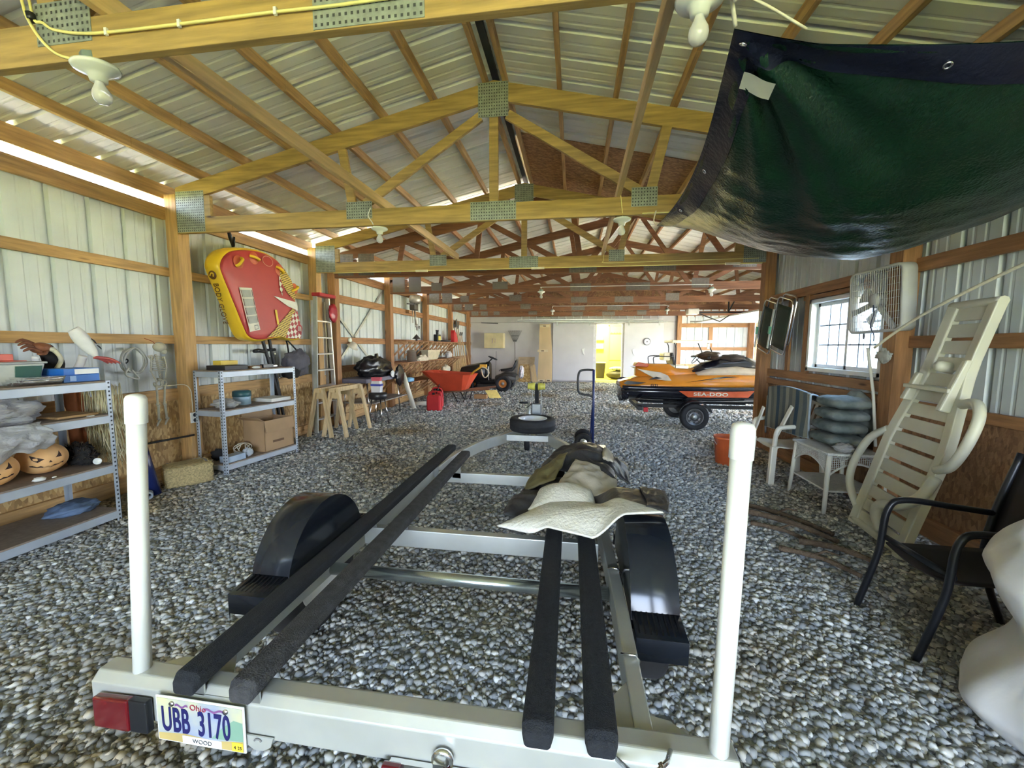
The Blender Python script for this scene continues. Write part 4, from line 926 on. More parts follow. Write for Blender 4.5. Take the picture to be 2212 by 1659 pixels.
ec = thing('power_lead', (-4.31, 4.02, .7), 'thin white cord looping down to the wall post socket', 'cord')
build(B().tube(spline([(-4.38, 3.74, 1.045), (-4.36, 3.86, 1.05), (-4.335, 3.97, 1.045), (-4.318, 4.02, .98), (-4.317, 4.03, .85), (-4.316, 4.03, .73)], 5), .005, 6), 'cord', mat('cord_white', (.6, .56, .42), .5), ec)
# ------------------------------------------------------------------ inflatable towable
TR_, TY = mat('towable_red', (.45, .045, .045), .45, 0, .06, 3), mat('towable_yellow', (.78, .52, .03), .42, 0, .06, 3)
ib = thing('inflatable_towable', (-4.3, 5.1, 1.56), 'red and yellow inflatable towable hanging flat against the wall', 'inflatable')
out = [(4.36, 2.45), (4.42, 2.58), (4.56, 2.68), (4.78, 2.74), (5.0, 2.77), (5.2, 2.76), (5.4, 2.70), (5.58, 2.55), (5.68, 2.40), (5.74, 2.25), (5.72, 2.1), (5.75, 1.95), (5.80, 1.8), (5.84, 1.66), (5.80, 1.585), (5.6, 1.565), (5.4, 1.60), (5.2, 1.575), (5.0, 1.545), (4.85, 1.55), (4.74, 1.60), (4.67, 1.72), (4.58, 1.92), (4.48, 2.14), (4.40, 2.32)]
out = [(p.x, p.y) for p in spline([(a, b_, 0) for a, b_ in out], 4, closed=True)]
cy_ = sum(a for a, _ in out) / len(out); cz_ = sum(b_ for _, b_ in out) / len(out)
def ring(x, k, sh=0): return [V((x, cy_ + (a - cy_) * k + sh, cz_ + (b_ - cz_) * k)) for a, b_ in out]
build(B().loft([ring(-4.40, .86), ring(-4.405, .94), ring(-4.38, .99), ring(-4.33, 1.0), ring(-4.26, 1.0), ring(-4.215, .985), ring(-4.20, .96)]), 'side_wall', TY, ib)
build(B().loft([ring(-4.205, .955), ring(-4.19, .95), ring(-4.182, .92), ring(-4.172, .8), ring(-4.165, .5), ring(-4.163, .1)]), 'deck', TR_, ib)
def surf(y, z): 
    r = max(abs(y - cy_) / .7, abs(z - cz_) / .6); return -4.158 - .022 * max(0, r - .35)
def patch(nm, poly, m, lift=.0, par=ib): return build(B().add([(surf(y, z) + .004 + lift, y, z) for y, z in poly], [tuple(range(len(poly)))]), nm, m, par)
MESHY = checker_mat('towable_dots', (.10, .04, .02), (.75, .55, .12), 34, (0, pi / 2, .4), dots=.36)
CHK = checker_mat('towable_check', (.78, .74, .66), (.35, .03, .04), 18, (.6, 0, 0))
patch('dot_print', [(5.36, 2.56), (5.46, 2.60), (5.6, 2.45), (5.68, 2.25), (5.66, 2.16), (5.5, 2.25), (5.36, 2.42)], MESHY)
patch('check_print', [(5.34, 2.5), (5.40, 2.36), (5.38, 2.2), (5.33, 2.3)], CHK, .002)
patch('dot_print', [(5.06, 1.6), (5.3, 1.62), (5.5, 1.6), (5.62, 1.72), (5.68, 1.98), (5.6, 2.05), (5.48, 1.95), (5.32, 1.82), (5.2, 1.7)], MESHY)
patch('check_print', [(5.42, 1.6), (5.76, 1.6), (5.79, 1.72), (5.7, 2.02), (5.58, 1.95), (5.5, 1.76)], CHK, .002)
patch('star_print', [(5.2, 2.18), (5.70, 2.14), (5.72, 2.02), (5.5, 2.06)], mat('towable_white', (.78, .76, .72), .5), .003)
lbp = patch('safety_label', [(4.62, 2.215), (4.82, 2.235), (4.935, 1.70), (4.755, 1.665)], mat('label_paper', (.74, .70, .62), .5), .002)
for k in range(4):
    a = .05 + .20 * k; f0 = lambda u, v: (4.62 + .135 * v + (.2 - .02 * v) * u, 2.215 - .55 * v + (.02 + .015 * v) * u)
    q = [f0(.14, a), f0(.84, a), f0(.84, a + .17), f0(.14, a + .17)]
    patch('label_print', q, mat('label_grey', (.42, .43, .41), .6), .004, lbp)
    for u in (.06, .9):
        q = [f0(u, a), f0(u + .05, a), f0(u + .05, a + .16), f0(u, a + .16)]; patch('label_stripe', q, mat('label_dark', (.12, .03, .04), .6), .004, lbp)
patch('label_mark', [f0(.5, .87), f0(.85, .87), f0(.85, .975), f0(.5, .975)], mat('label_ink', (.2, .2, .2), .6), .004, lbp); patch('label_mark_ground', [f0(.54, .885), f0(.81, .885), f0(.81, .96), f0(.54, .96)], mat('label_paper', (.74, .70, .62)), .005, lbp)
for i, (y, z, a) in enumerate(((4.64, 2.53, 1.0), (4.9, 2.63, .2), (5.36, 2.56, .5), (5.66, 2.34, -.6))):
    x = surf(y, z); u = V((0, cos(a), -sin(a))) if i else V((0, .6, .8))
    h = build(B().tube(spline([V((x, y, z)) - u * .07, V((x + .035, y, z)) - u * .04, V((x + .042, y, z)) + u * .04, V((x, y, z)) + u * .07], 4), .018, 8), 'handle', TY, ib)
    build(B().lathe([(.001, .003), (.075, .003), (.08, .0)], (x, y, z), (1, 0, 0), 20), 'handle_pad', mat('pad_orange', (.60, .13, .06), .5), h)
patch('valve_pad', [(5.14 + .09 * cos(t), 2.64 + .062 * sin(t)) for t in [2 * pi * k / 20 for k in range(20)]], mat('pad_red', (.42, .03, .03), .4), .003)
patch('pad_border', [(5.14 + .10 * cos(t), 2.64 + .07 * sin(t)) for t in [2 * pi * k / 20 for k in range(20)]], mat('pad_edge', (.72, .38, .28), .4), .0015)
patch('grab_strap', [(5.21, 1.99), (5.25, 1.99), (5.29, 1.79), (5.25, 1.785)], TY, .006)
build(B().lathe([(.001, .006), (.065, .006), (.07, .0)], (surf(5.73, 1.75) + .004, 5.73, 1.75), (1, 0, 0), 20), 'hand_emblem', mat('emblem_red', (.40, .04, .05), .5), ib)
em = B()
for k in range(3): em.tube([(surf(5.73, 1.75) + .012, 5.70 + .03 * k, 1.71), (surf(5.73, 1.75) + .012, 5.71 + .022 * k, 1.79 - .006 * k)], .006, 6)
build(em, 'emblem_fingers', mat('emblem_white', (.72, .68, .62), .5), ib)
# lettering down the yellow side, which faces the camera
sd = V((0, .235, -.97)).normalized(); o_ = V((-4.30, 4.447, 2.24)); up = V((-1, 0, 0))
n_ = sd.cross(V((1, 0, 0)))
text('BODY GLOVE', 'lettering', mat('lettering_brown', (.14, .06, .01), .5), V((-4.335, 4.426, 2.24)), sd, (1, 0, 0), .098, ib, .002, .80)
build(B().lathe([(.001, .004), (.05, .004), (.052, .0)], (-4.30, 4.388, 2.33), (0, -.97, -.235), 20), 'round_emblem', mat('lettering_brown', (.14, .06, .01), .5), ib)
build(B().tube(spline([(-4.33, 4.382, 2.32), (-4.31, 4.378, 2.35), (-4.28, 4.378, 2.345), (-4.285, 4.382, 2.31)], 3), .007, 6), 'emblem_swoosh', TY, ib)
build(B().tube([(-4.30, 4.72, 2.74), (-4.28, 4.66, 2.84), (-4.26, 4.62, 2.9)], [.02, .025, .02], 8).tube([(-4.27, 4.70, 2.74), (-4.25, 4.69, 2.85)], .012, 6), 'hanging_strap', BLACK, ib)
# ------------------------------------------------------------------ things on the second shelving unit
def sbox(name, m, label, cat, x0, y0, z0, x1, y1, z1, **k):
    P = [sbp(x, y, z) for z in (z0, z1) for x, y in ((x0, y0), (x1, y0), (x1, y1), (x0, y1))]
    return solo(B().hexa(P), name, m, label, cat, bevel=.003, **k)
TZ, MZ, BZ = 1.2035, .7535, .1285
sbox('yellow_box', mat('box_yellow', (.68, .50, .07), .5), 'flat yellow box on top of the black case', 'box', -.12, -.36, TZ + .055, .0, -.14, TZ + .105)
sbox('black_case', mat('case_black', (.02, .02, .02), .5), 'black case with pale end on the top shelf', 'case', -.15, -.42, TZ, .13, -.12, TZ + .052)
for i, (y0, y1, x, m, lab, cat) in enumerate(((-.1, .36, -.02, ALU, 'long silver level lying on the top shelf', 'level'), (-.05, .1, .08, mat('saw_wood', (.25, .12, .05), .6), 'dark wooden tool handle on the top shelf', 'handle'), (.14, .3, .06, BLACK, 'black hand drill case at the front of the top shelf', 'tool'), (.28, .5, -.08, ALU, 'short silver square on the top shelf', 'square'))):
    sbox('hand_tool', m, lab, cat, x - .025, y0, TZ, x + .03, y1, TZ + (.03, .035, .045, .02)[i])
solo(B().lump(sbp(.15, -.02, TZ + .016), (.035, .05, .018), 3, .3, 3, 16, 10, flat=TZ + .001), 'paper_scrap', WHITE, 'white crumpled rag among the tools on the top shelf', 'rag')
cn = thing('paint_can', sbp(-.06, -.06, MZ), 'teal can with wide lid on the middle shelf', 'can')
q = sbp(-.06, -.06, MZ)
build(B().lathe([(.001, 0), (.095, 0), (.098, .15), (.001, .15)], q, Z3, 22), 'body', mat('can_blue', (.30, .42, .50), .4), cn)
build(B().lathe([(.1, .10), (.104, .105), (.1, .165), (.08, .175), (.001, .172)], q, Z3, 22), 'lid', mat('can_teal', (.03, .10, .11), .4), cn)
solo(B().lump(sbp(.04, -.36, MZ + .055), (.14, .11, .06), 6, .25, 2.4, 34, 20, flat=MZ + .003), 'plastic_sheet', FILM, 'clear plastic sheet folded on the middle shelf', 'plastic sheet', weld=False)
sbox('white_tray', mat('tray_white', (.66, .66, .64), .5), 'flat pale carton at the right end of the middle shelf', 'box', -.16, .18, MZ, .15, .5, MZ + .045)
CARD = mat('cardboard', (.40, .26, .14), .75, 0, .08, 5)
cb_ = thing('cardboard_box', sbp(.0, .27, BZ), 'open brown cardboard box on the bottom shelf', 'cardboard box')
bx = B(); x0, x1, y0, y1, z0, z1 = -.17, .17, .03, .50, BZ, BZ + .40
for q in ((x0, y0, x1, y0 + .006), (x0, y1 - .006, x1, y1), (x0, y0, x0 + .006, y1), (x1 - .006, y0, x1, y1)):
    bx.hexa([sbp(q[0], q[1], z0), sbp(q[2], q[1], z0), sbp(q[2], q[3], z0), sbp(q[0], q[3], z0), sbp(q[0], q[1], z1), sbp(q[2], q[1], z1), sbp(q[2], q[3], z1), sbp(q[0], q[3], z1)])
bx.hexa([sbp(x0, y0, z0), sbp(x1, y0, z0), sbp(x1, y1, z0), sbp(x0, y1, z0), sbp(x0, y0, z0 + .006), sbp(x1, y0, z0 + .006), sbp(x1, y1, z0 + .006), sbp(x0, y1, z0 + .006)])
build(bx, 'carton', CARD, cb_)
for a, b_, c_, d_ in (((x1, y0, z1), (x1, y1, z1), (x1 + .03, y1, z1 - .15), (x1 + .03, y0, z1 - .15)), ((x0, y0, z1), (x0, y1, z1), (x0 - .02, y1, z1 + .08), (x0 - .02, y0, z1 + .08)), ((x0, y0, z1), (x1, y0, z1), (x1 - .03, y0 - .07, z1 + .05), (x0, y0 - .09, z1 + .05))):
    build(B().add([sbp(*a), sbp(*b_), sbp(*c_), sbp(*d_)], [(0, 1, 2, 3)]), 'flap', CARD, cb_, solid=.005)
build(B().add([sbp(x1 + .0015, y0 + .12, z0 + .10), sbp(x1 + .0015, y0 + .3, z0 + .10), sbp(x1 + .0015, y0 + .3, z0 + .13), sbp(x1 + .0015, y0 + .12, z0 + .13)], [(0, 1, 2, 3)]), 'carton_print', mat('card_ink', (.16, .09, .05), .8), cb_)
cc = thing('cable_coil', sbp(.08, -.12, BZ), 'loose coil of white cable in front of the cardboard box', 'cable')
pts = []
for k in range(90):
    a = 2 * pi * k / 22; pts.append(sbp(-.05 + .03 * sin(k * .5), -.1 + (.085 + .02 * sin(k * .21)) * cos(a), BZ + .075 + .06 * sin(a) + .0))
build(B().tube(pts, .006, 6), 'cable', mat('cable_white', (.66, .62, .50), .5), cc)
solo(B().lump(sbp(.11, -.17, BZ + .05), (.06, .055, .055), 9, .28, 2.6, 26, 16, flat=BZ + .002), 'plastic_bag', film_mat('bag_film', (.72, .78, .84), .85), 'small white plastic bag on the bottom shelf', 'bag', weld=False)
sbox('small_carton', mat('carton_blue', (.36, .46, .58), .5), 'small pale blue carton at the front corner of the bottom shelf', 'box', .04, -.48, BZ, .17, -.25, BZ + .07)
solo(B().lump(sbp(-.08, -.38, BZ + .06), (.08, .08, .07), 13, .3, 3, 22, 14, flat=BZ + .002), 'black_bundle', BCLO, 'black bundle behind the pale blue carton', 'bundle')
# ------------------------------------------------------------------ black stand, bag, ladder, sawhorses
IRON = mat('black_iron', (.018, .017, .016), .45, .3)
ks = thing('folded_stand', (-4.33, 5.4, .15), 'black folded steel stand leaning on the wall behind the shelving', 'stand')
for a, b_ in (((-4.37, 5.22, 1.55), (-4.30, 5.40, .72)), ((-4.40, 5.38, 1.58), (-4.33, 5.56, .16)), ((-4.38, 5.33, 1.32), (-4.32, 5.47, .1))):
    build(B().bar(a, b_, .045, .03), 'tube', IRON, ks, bevel=.004)
build(B().tube([(-4.37, 5.27, 1.40), (-4.33, 5.08, 1.42), (-4.31, 4.98, 1.41)], [.028, .03, .022], 10), 'grip', BLACK, ks)
build(B().tube([(-4.38, 5.28, 1.42), (-4.36, 5.44, 1.43)], .02, 8), 'clamp', BLACK, ks)
for t in (.15, .4, .62): build(B().ell(V((-4.36 + .01, 5.38, 1.58)) * (1 - t) + V((-4.30, 5.56, .16)) * t + V((.012, 0, 0)), (.01, .012, .012), 8, 6), 'bolt', WHITE, ks)
bg_ = thing('drawstring_bag', (-4.3, 5.85, 1.02), 'dark grey sack hanging by its strap from the wall board', 'bag')
build(B().lump((-4.31, 5.84, 1.22), (.115, .27, .20), 4, .22, 1.9, 40, 26), 'sack', mat('sack_grey', (.10, .095, .115), .75, 0, .25, 5, .4, 16), bg_)
build(B().lump((-4.32, 5.72, 1.09), (.10, .19, .11), 8, .18, 2), 'sack_base', BCLO, bg_)
build(B().tube(spline([(-4.33, 5.70, 1.30), (-4.40, 5.76, 1.5), (-4.445, 5.80, 1.58), (-4.40, 5.86, 1.5), (-4.33, 5.94, 1.36)], 5), .012, 6), 'strap', BLACK, bg_)
la = thing('step_ladder', (-4.2, 6.62, 0), 'tall aluminium stepladder with red top leaning on the posts', 'ladder')
RAILG = mat('fibreglass_grey', (.36, .37, .33), .5, 0, .1, 8)
LB, LT = (-4.27, 6.20, .012), (-4.285, 6.33, 2.32); RB_, RT = (-4.27, 6.80, .012), (-4.285, 6.68, 2.32)
for a, b_, m in ((LB, LT, RAILG), (RB_, RT, ALU)): build(B().bar(a, b_, .07, .028, up=(0, 1, 0)), 'rail', m, la, bevel=.003)
for k in range(7):
    t = .10 + .12 * k; a, b_ = V(LB) * (1 - t) + V(LT) * t, V(RB_) * (1 - t) + V(RT) * t
    build(B().bar(a, b_, .085, .022, up=(.1, 0, 1)), 'step', ALU, la, bevel=.003)
for y in (6.29, 6.73): build(B().bar((-4.36, y, .012), (-4.36, y + (.06 if y < 6.5 else -.06), 2.25), .04, .02, up=(0, 1, 0)), 'rear_leg', ALU, la)
REDP = mat('ladder_red', (.42, .02, .03), .4, 0, .08, 5)
build(B().box(-4.318, 6.28, 2.31, -4.16, 6.74, 2.37), 'top_cap', REDP, la, bevel=.01)
build(B().lump((-4.20, 6.70, 2.06), (.045, .12, .16), 2, .18, 2.4), 'tool_pouch', mat('pouch_red', (.33, .012, .03), .35, 0, .2, 6), la)
def sawhorse(xc, y0, y1, label):
    s = thing('sawhorse', (xc, (y0 + y1) / 2, 0), label, 'sawhorse')
    build(B().box(xc - .032, y0 - .03, .74, xc + .032, y1 + .03, .815), 'top_beam', CLEAN, s, bevel=.004)
    for y in (y0 + .03, y1 - .03):
        for k in (-1, 1): build(B().bar((xc + k * .205, y + (-.03 if y < (y0 + y1) / 2 else .03), 0.0), (xc + k * .055, y, .80), .036, .075, up=(0, 1, 0)), 'leg', CLEAN, s, bevel=.003)
    for y in (y0 + .045, y1 - .045): build(B().prism([(-.085, 0), (.085, 0), (.06, .10), (-.06, .10)], (xc, y, .635), (1, 0, 0), (0, 0, 1), .012), 'gusset', CLEAN, s)
    return s
sawhorse(-4.02, 5.93, 6.70, 'unpainted wooden sawhorse closer to the wall, in front of the ladder')
sawhorse(-3.815, 6.02, 6.79, 'unpainted wooden sawhorse on the open side, nested against its twin')
# ------------------------------------------------------------------ workbench, stool and clutter against the older wall
wkb = thing('workbench', (-4.05, 7.9, 0), 'folding metal workbench under the black heap by the old wall', 'workbench')
DKGREY = mat('bench_grey', (.16, .15, .19), .5, .2)
build(B().box(-4.42, 7.15, .83, -3.84, 8.7, .86).box(-3.86, 7.15, .78, -3.83, 8.7, .86).box(-4.42, 7.13, .78, -3.84, 7.16, .86), 'bench_top', DKGREY, wkb, bevel=.004)
build(B().box(-4.40, 7.2, .38, -3.72, 8.75, .40), 'lower_board', mat('grey_board', (.33, .30, .26), .7, 0, .2, 8), wkb, bevel=.003)
for x, y, dx in ((-3.9, 7.25, .06), (-3.9, 8.6, .06), (-4.36, 7.25, -.02), (-4.36, 8.6, -.02)): build(B().cyl((x, y, .82), (x + dx, y, .0), .014, n=8), 'leg', CHROME, wkb)
for y in (7.3, 7.9, 8.5): build(B().bar((-4.42, y, .30), (-3.9, y, .80), .04, .05, up=(0, 1, 0)), 'brace', OX, wkb)
hp2 = thing('black_tarp_heap', (-4.1, 8.1, .86), 'black plastic sheeting heaped over something on the workbench', 'tarp')
PLAST = mat('black_sheeting', (.008, .008, .009), .3, 0, .2, 6, .4, 14)
build(B().lump((-4.13, 8.0, 1.02), (.25, .62, .24), 2, .22, 2, 44, 26, flat=.863), 'sheeting', PLAST, hp2)
build(B().lump((-3.765, 8.45, .86), (.04, .22, .22), 6, .2, 2.4), 'sheeting_fold', PLAST, hp2)
build(B().prism([(0, 0), (.12, 0), (.08, .13), (.03, .12)], (-4.1, 7.95, 1.2), (0, 1, 0), (0, 0, 1), .05), 'sheeting_peak', PLAST, hp2)
solo(B().lump((-3.80, 8.17, .90), (.03, .07, .07), 4, .2, 2), 'white_jug', WHITE, 'white patch of a jug showing through the black sheeting', 'jug')
so2 = thing('stool', (-3.60, 7.10, 0), 'round black padded stool with chrome legs in front of the workbench', 'stool')
build(B().lathe([(.001, .0), (.15, .0), (.165, .02), (.17, .09), (.15, .12), (.001, .125)], (-3.60, 7.10, .50), Z3, 24), 'cushion', mat('vinyl_black', (.02, .02, .022), .35), so2)
for a in range(4):
    t = pi / 4 + a * pi / 2; build(B().cyl((-3.60 + .12 * cos(t), 7.10 + .12 * sin(t), .5), (-3.60 + .2 * cos(t), 7.10 + .2 * sin(t), 0), .011, n=8), 'leg', CHROME, so2)
fb = thing('feed_bag', (-3.62, 7.10, .626), 'white and blue paper sack with pink rolled top on the stool', 'bag')
build(B().loft([[V((-3.62 + a * w, 7.10 + b_ * .055, z)) for a, b_ in ((-1, -1), (1, -1), (1.1, 0), (1, 1), (-1, 1), (-1.1, 0))] for z, w in ((.628, .085), (.72, .09), (.80, .085), (.84, .075))], smooth=False), 'sack', mat('sack_white', (.70, .70, .72), .5, 0, .06, 6), fb)
build(B().box(-3.718, 7.042, .745, -3.522, 7.158, .785), 'blue_band', mat('band_blue', (.05, .07, .38), .5), fb)
build(B().loft([[V((-3.62 + a * w, 7.10 + b_ * .045, z)) for a, b_ in ((-1, -1), (1, -1), (1, 1), (-1, 1))] for z, w in ((.84, .078), (.875, .085), (.91, .09))], smooth=False), 'rolled_top', mat('band_pink', (.62, .10, .14), .5), fb)
hat = thing('bucket_hat', (-4.40, 7.62, 1.42), 'cream cap hanging on the old wall girt above the workbench', 'hat')
build(B().lathe([(.001, .07), (.06, .06), (.075, 0), (.12, -.03)], (-4.38, 7.64, 1.49), (.6, 0, .8), 18), 'crown', mat('cream_cloth', (.62, .58, .47), .8), hat, solid=.004)
solo(B().cyl((-4.455, 7.63, 1.60), (-4.42, 7.63, 1.60), .045, n=16), 'wall_lamp', WHITE, 'round white fitting on the old wall girt above the cap', 'wall fitting')
solo(B().lump((-3.83, 7.3, .462), (.05, .07, .045), 3, .2, 3, 18, 12, flat=.404), 'rag', mat('cream_rag', (.66, .60, .42), .8), 'cream rag on the lower board of the workbench', 'rag')
pv = thing('pvc_drain_pipe', (-4.0, 9.05, 0), 'white plastic pipe standing against the end of the workbench', 'pipe')
CREAM = mat('cream_pvc', (.72, .68, .54), .45, 0, .05, 4)
build(B().tube([(-3.72, 9.12, .0), (-3.90, 8.93, .86)], .055, 18), 'pipe', CREAM, pv)
solo(B().lathe([(.045, -.4), (.055, -.4), (.055, .0), (.045, .0), (.045, -.38)], (-3.62, 9.66, .056), V((.92, .35, 0)), 18), 'pvc_elbow_pipe', CREAM, 'cream plastic pipe lying on the gravel behind the standing pipe', 'pipe')
# long wall shelves on wooden brackets
SHW = wood('shelf_wood', (.36, .17, .075), 'y')
for z, x1, y0, y1, n, lab in ((1.62, -4.03, 9.45, 14.1, 13, 'upper long wall shelf on diagonal wooden brackets'), (1.09, -4.0, 9.45, 14.1, 13, 'middle long wall shelf on diagonal wooden brackets'), (.60, -3.92, 9.45, 13.6, 9, 'lowest long wall shelf, above the red gas cans')):
    w_ = thing('storage_shelf', (-4.25, (y0 + y1) / 2, z), lab, 'shelf')
    build(B().box(-4.455, y0, z - .022, x1, y1, z), 'shelf_board', SHW, w_, bevel=.003)
    for k in range(n):
        y = y0 + .1 + (y1 - y0 - .2) * k / (n - 1)
        br = build(B().bar((-4.43, y, z - .40), (x1 - .02, y, z - .03), .035, .05, up=(0, 1, 0)), 'bracket', mat('bracket_wood', (.55, .33, .17), .65, 0, .2, 8), w_)
        build(B().box(-4.455, y - .018, z - .46, -4.425, y + .018, z - .024).box(-4.43, y - .018, z - .06, x1 - .01, y + .018, z - .024), 'bracket_frame', MATS['bracket_wood'], br)
def on(nm, lab, cat, loc): return thing(nm, loc, lab, cat)
t = on('steel_pot', 'tall metal pot at the near end of the middle wall shelf', 'pot', (-4.15, 9.9, 1.09))
build(B().lathe([(.001, 0), (.12, 0), (.115, .26), (.12, .265), (.11, .26), (.11, .02), (.001, .02)], (-4.08, 9.9, 1.094), Z3, 20), 'pot', mat('pot_steel', (.45, .40, .33), .35, .7), t)
build(B().lathe([(.12, 0), (.09, .02), (.02, .03), (.001, .04)], (-4.08, 9.9, 1.359), Z3, 20), 'lid', mat('pot_steel', ()), t)
t = on('storage_tub', 'beige plastic tub standing on the middle wall shelf', 'tub', (-4.12, 11.3, 1.09))
BEI = mat('beige_plastic', (.62, .55, .38), .5)
bx = B()
for a, b_ in (((-.13, -.42), (.12, .5)),): bx.hexa([(-4.18, 10.95, 1.094), (-4.03, 10.95, 1.094), (-4.03, 11.75, 1.094), (-4.18, 11.75, 1.094), (-4.19, 10.82, 1.35), (-3.98, 10.82, 1.35), (-3.98, 11.9, 1.35), (-4.19, 11.9, 1.35)])
build(bx, 'tub', BEI, t, bevel=.01)
build(B().box(-4.2, 10.8, 1.35, -3.97, 11.92, 1.375), 'rim', BEI, t, bevel=.006)
solo(B().lump((-3.98, 10.4, 1.14), (.09, .35, .10), 5, .3, 2.6, 30, 18, flat=1.094), 'canvas_cloth', mat('canvas', (.70, .62, .46), .85, 0, .1, 8), 'crumpled cream cloth hanging over the middle wall shelf', 'cloth')
solo(B().lump((-4.05, 12.6, .74), (.12, .25, .14), 7, .25, 2.2, 30, 18, flat=.603), 'cloth_sack', mat('sack_cream', (.62, .57, .42), .85), 'pale sack lying on the lowest wall shelf behind the wheelbarrow', 'sack')
t = on('oil_jug', 'black oil jug with yellow label on the upper wall shelf', 'jug', (-4.15, 12.1, 1.62))
build(B().box(-4.22, 11.95, 1.622, -4.08, 12.25, 1.84).cyl((-4.15, 12.1, 1.84), (-4.15, 12.1, 1.93), .04, n=12), 'jug', BLACK, t, bevel=.02)
build(B().cyl((-4.15, 12.1, 1.93), (-4.15, 12.1, 1.975), .05, n=12), 'cap', BLACK, t)
build(B().box(-4.079, 12.0, 1.66, -4.074, 12.22, 1.79), 'label_print', mat('label_yellow', (.70, .58, .12), .5), t)
t = on('shop_light', 'dark cone shaped lampshade on the upper wall shelf', 'lampshade', (-4.18, 10.5, 1.62))
build(B().lathe([(.12, .05), (.02, .16), (.001, .18)], (-4.18, 10.5, 1.622), Z3, 18).cyl((-4.18, 10.5, 1.622), (-4.18, 10.5, 1.72), .03), 'shade', mat('shade_dark', (.10, .08, .07), .5, .4), t)
solo(B().lathe([(.001, 0), (.2, 0), (.24, .05), (.22, .05), (.19, .012), (.001, .012)], (-4.17, 12.8, 1.622), Z3, 24), 'drain_pan', mat('pan_black', (.05, .045, .045), .4), 'dark shallow pan on the upper wall shelf', 'pan')
t = on('gas_jug', 'red jug with white spout at the far end of the upper wall shelf', 'jug', (-4.15, 13.9, 1.62))
RED = mat('red_plastic', (.55, .025, .03), .4, 0, .08, 5)
build(B().prism([(-.2, 0), (.2, 0), (.22, .12), (.05, .32), (-.16, .42), (-.2, .3)], (-4.22, 13.9, 1.622), (0, 1, 0), (0, 0, 1), .14), 'jug', RED, t, bevel=.02)
build(B().cyl((-4.15, 14.12, 1.73), (-4.15, 14.2, 1.71), .03), 'spout', WHITE, t)
solo(B().lump((-4.2, 13.4, 1.19), (.10, .22, .12), 4, .35, 3, 26, 16, flat=1.093), 'white_bottles', mat('bottle_white', (.60, .57, .55), .5), 'pale bottle shape at the far end of the middle wall shelf', 'bottle')
solo(B().lump((-3.98, 9.5, .66), (.10, .20, .06), 4, .2, 2.6, 24, 14, flat=.603), 'blue_bag', mat('bag_blue', (.20, .42, .62), .5, 0, .3, 5), 'blue bag on the lowest wall shelf beside the standing pipe', 'bag')
# outboard motor and tools on the wall
om = thing('outboard_motor', (-4.3, 10.6, 1.95), 'small old outboard motor hung high on the old wall', 'outboard motor')
MTL = mat('old_metal', (.42, .39, .35), .4, .6, .25, 12)
build(B().lathe([(.001, .14), (.13, .13), (.16, .06), (.16, -.02), (.12, -.08), (.001, -.09)], (-4.25, 10.6, 2.70), Z3, 18), 'flywheel_cover', MTL, om)
build(B().box(-4.36, 10.48, 2.442, -4.2, 10.72, 2.62), 'powerhead', mat('dark_metal', (.10, .09, .085), .4, .6), om, bevel=.02)
build(B().bar((-4.3, 10.2, 2.58), (-4.24, 10.5, 2.60), .03, .03), 'tiller', mat('dark_metal', ()), om)
build(B().cyl((-4.28, 10.66, 2.45), (-4.27, 10.7, 2.06), .025, n=10).cyl((-4.28, 10.5, 2.45), (-4.28, 10.52, 2.10), .012, n=8), 'shaft', MTL, om)
build(B().ell((-4.26, 10.72, 2.02), (.03, .09, .04), 12, 8), 'gearcase', MTL, om)
for k in range(3): 
    a = 2 * pi * k / 3; build(B().ell((-4.26, 10.84, 2.02) if 0 else (-4.26 + .045 * cos(a), 10.80, 2.0 + .06 * sin(a)), (.03, .012, .045), 10, 6), 'propeller_blade', MTL, om)
build(B().box(-4.455, 10.45, 2.36, -4.36, 10.75, 2.44), 'clamp', OX, om)
TH = mat('tool_handle', (.60, .42, .22), .6, 0, .2, 6)
kinds = [('shovel', 'square shovel'), ('garden_rake', 'steel rake'), ('shovel', 'round point shovel'), ('pitchfork', 'pitchfork'), ('hoe', 'hoe'), ('garden_rake', 'wide rake'), ('broom_handle', 'plain pole'), ('broom_handle', 'thin pole')]
tools_pos = ['nearest the gas jug', 'second from the gas jug', 'third from the gas jug', 'fourth from the gas jug', 'fourth from the corner post', 'third from the corner post', 'second from the corner post', 'next to the corner post']
for k, (nm, nice) in enumerate(kinds):
    y = 14.55 + .24 * k + (.2 if k > 6 else 0); h = (2.35, 2.3, 2.38, 2.3, 2.05, 2.05, 1.75, 1.7)[k]; x0 = -4.30 + .02 * (k % 3)
    q = thing(nm, (x0, y, 0), '%s leaning on the old wall, %s' % (nice, tools_pos[k]), nm.replace('_', ' ').replace('broom handle', 'pole'), 'long handled tools by the far left corner')
    build(B().cyl((x0 + .12, y, .0), (-4.40, y, h - .15), .017, n=8), 'handle', TH, q)
    hm = mat('tool_steel', (.22, .21, .20), .4, .6)
    if 'shovel' in nm: build(B().prism([(-.10, 0), (.10, 0), (.11, .2), (.04, .32), (-.04, .32), (-.11, .2)], (-4.40, y, h - .2), (0, 1, 0), (0, 0, 1), .015), 'blade', hm, q)
    elif nm in ('garden_rake', 'pitchfork', 'hoe'):
        hb = B().box(-4.415, y - .10, h - .16, -4.395, y + .10, h - .13)
        for i in range(6): hb.bar((-4.405, y - .09 + .036 * i, h - .15), (-4.37, y - .09 + .036 * i, h + (.12 if nm == 'pitchfork' else -.02)), .008, .008, up=(0, 1, 0))
        build(hb, 'head', hm, q)
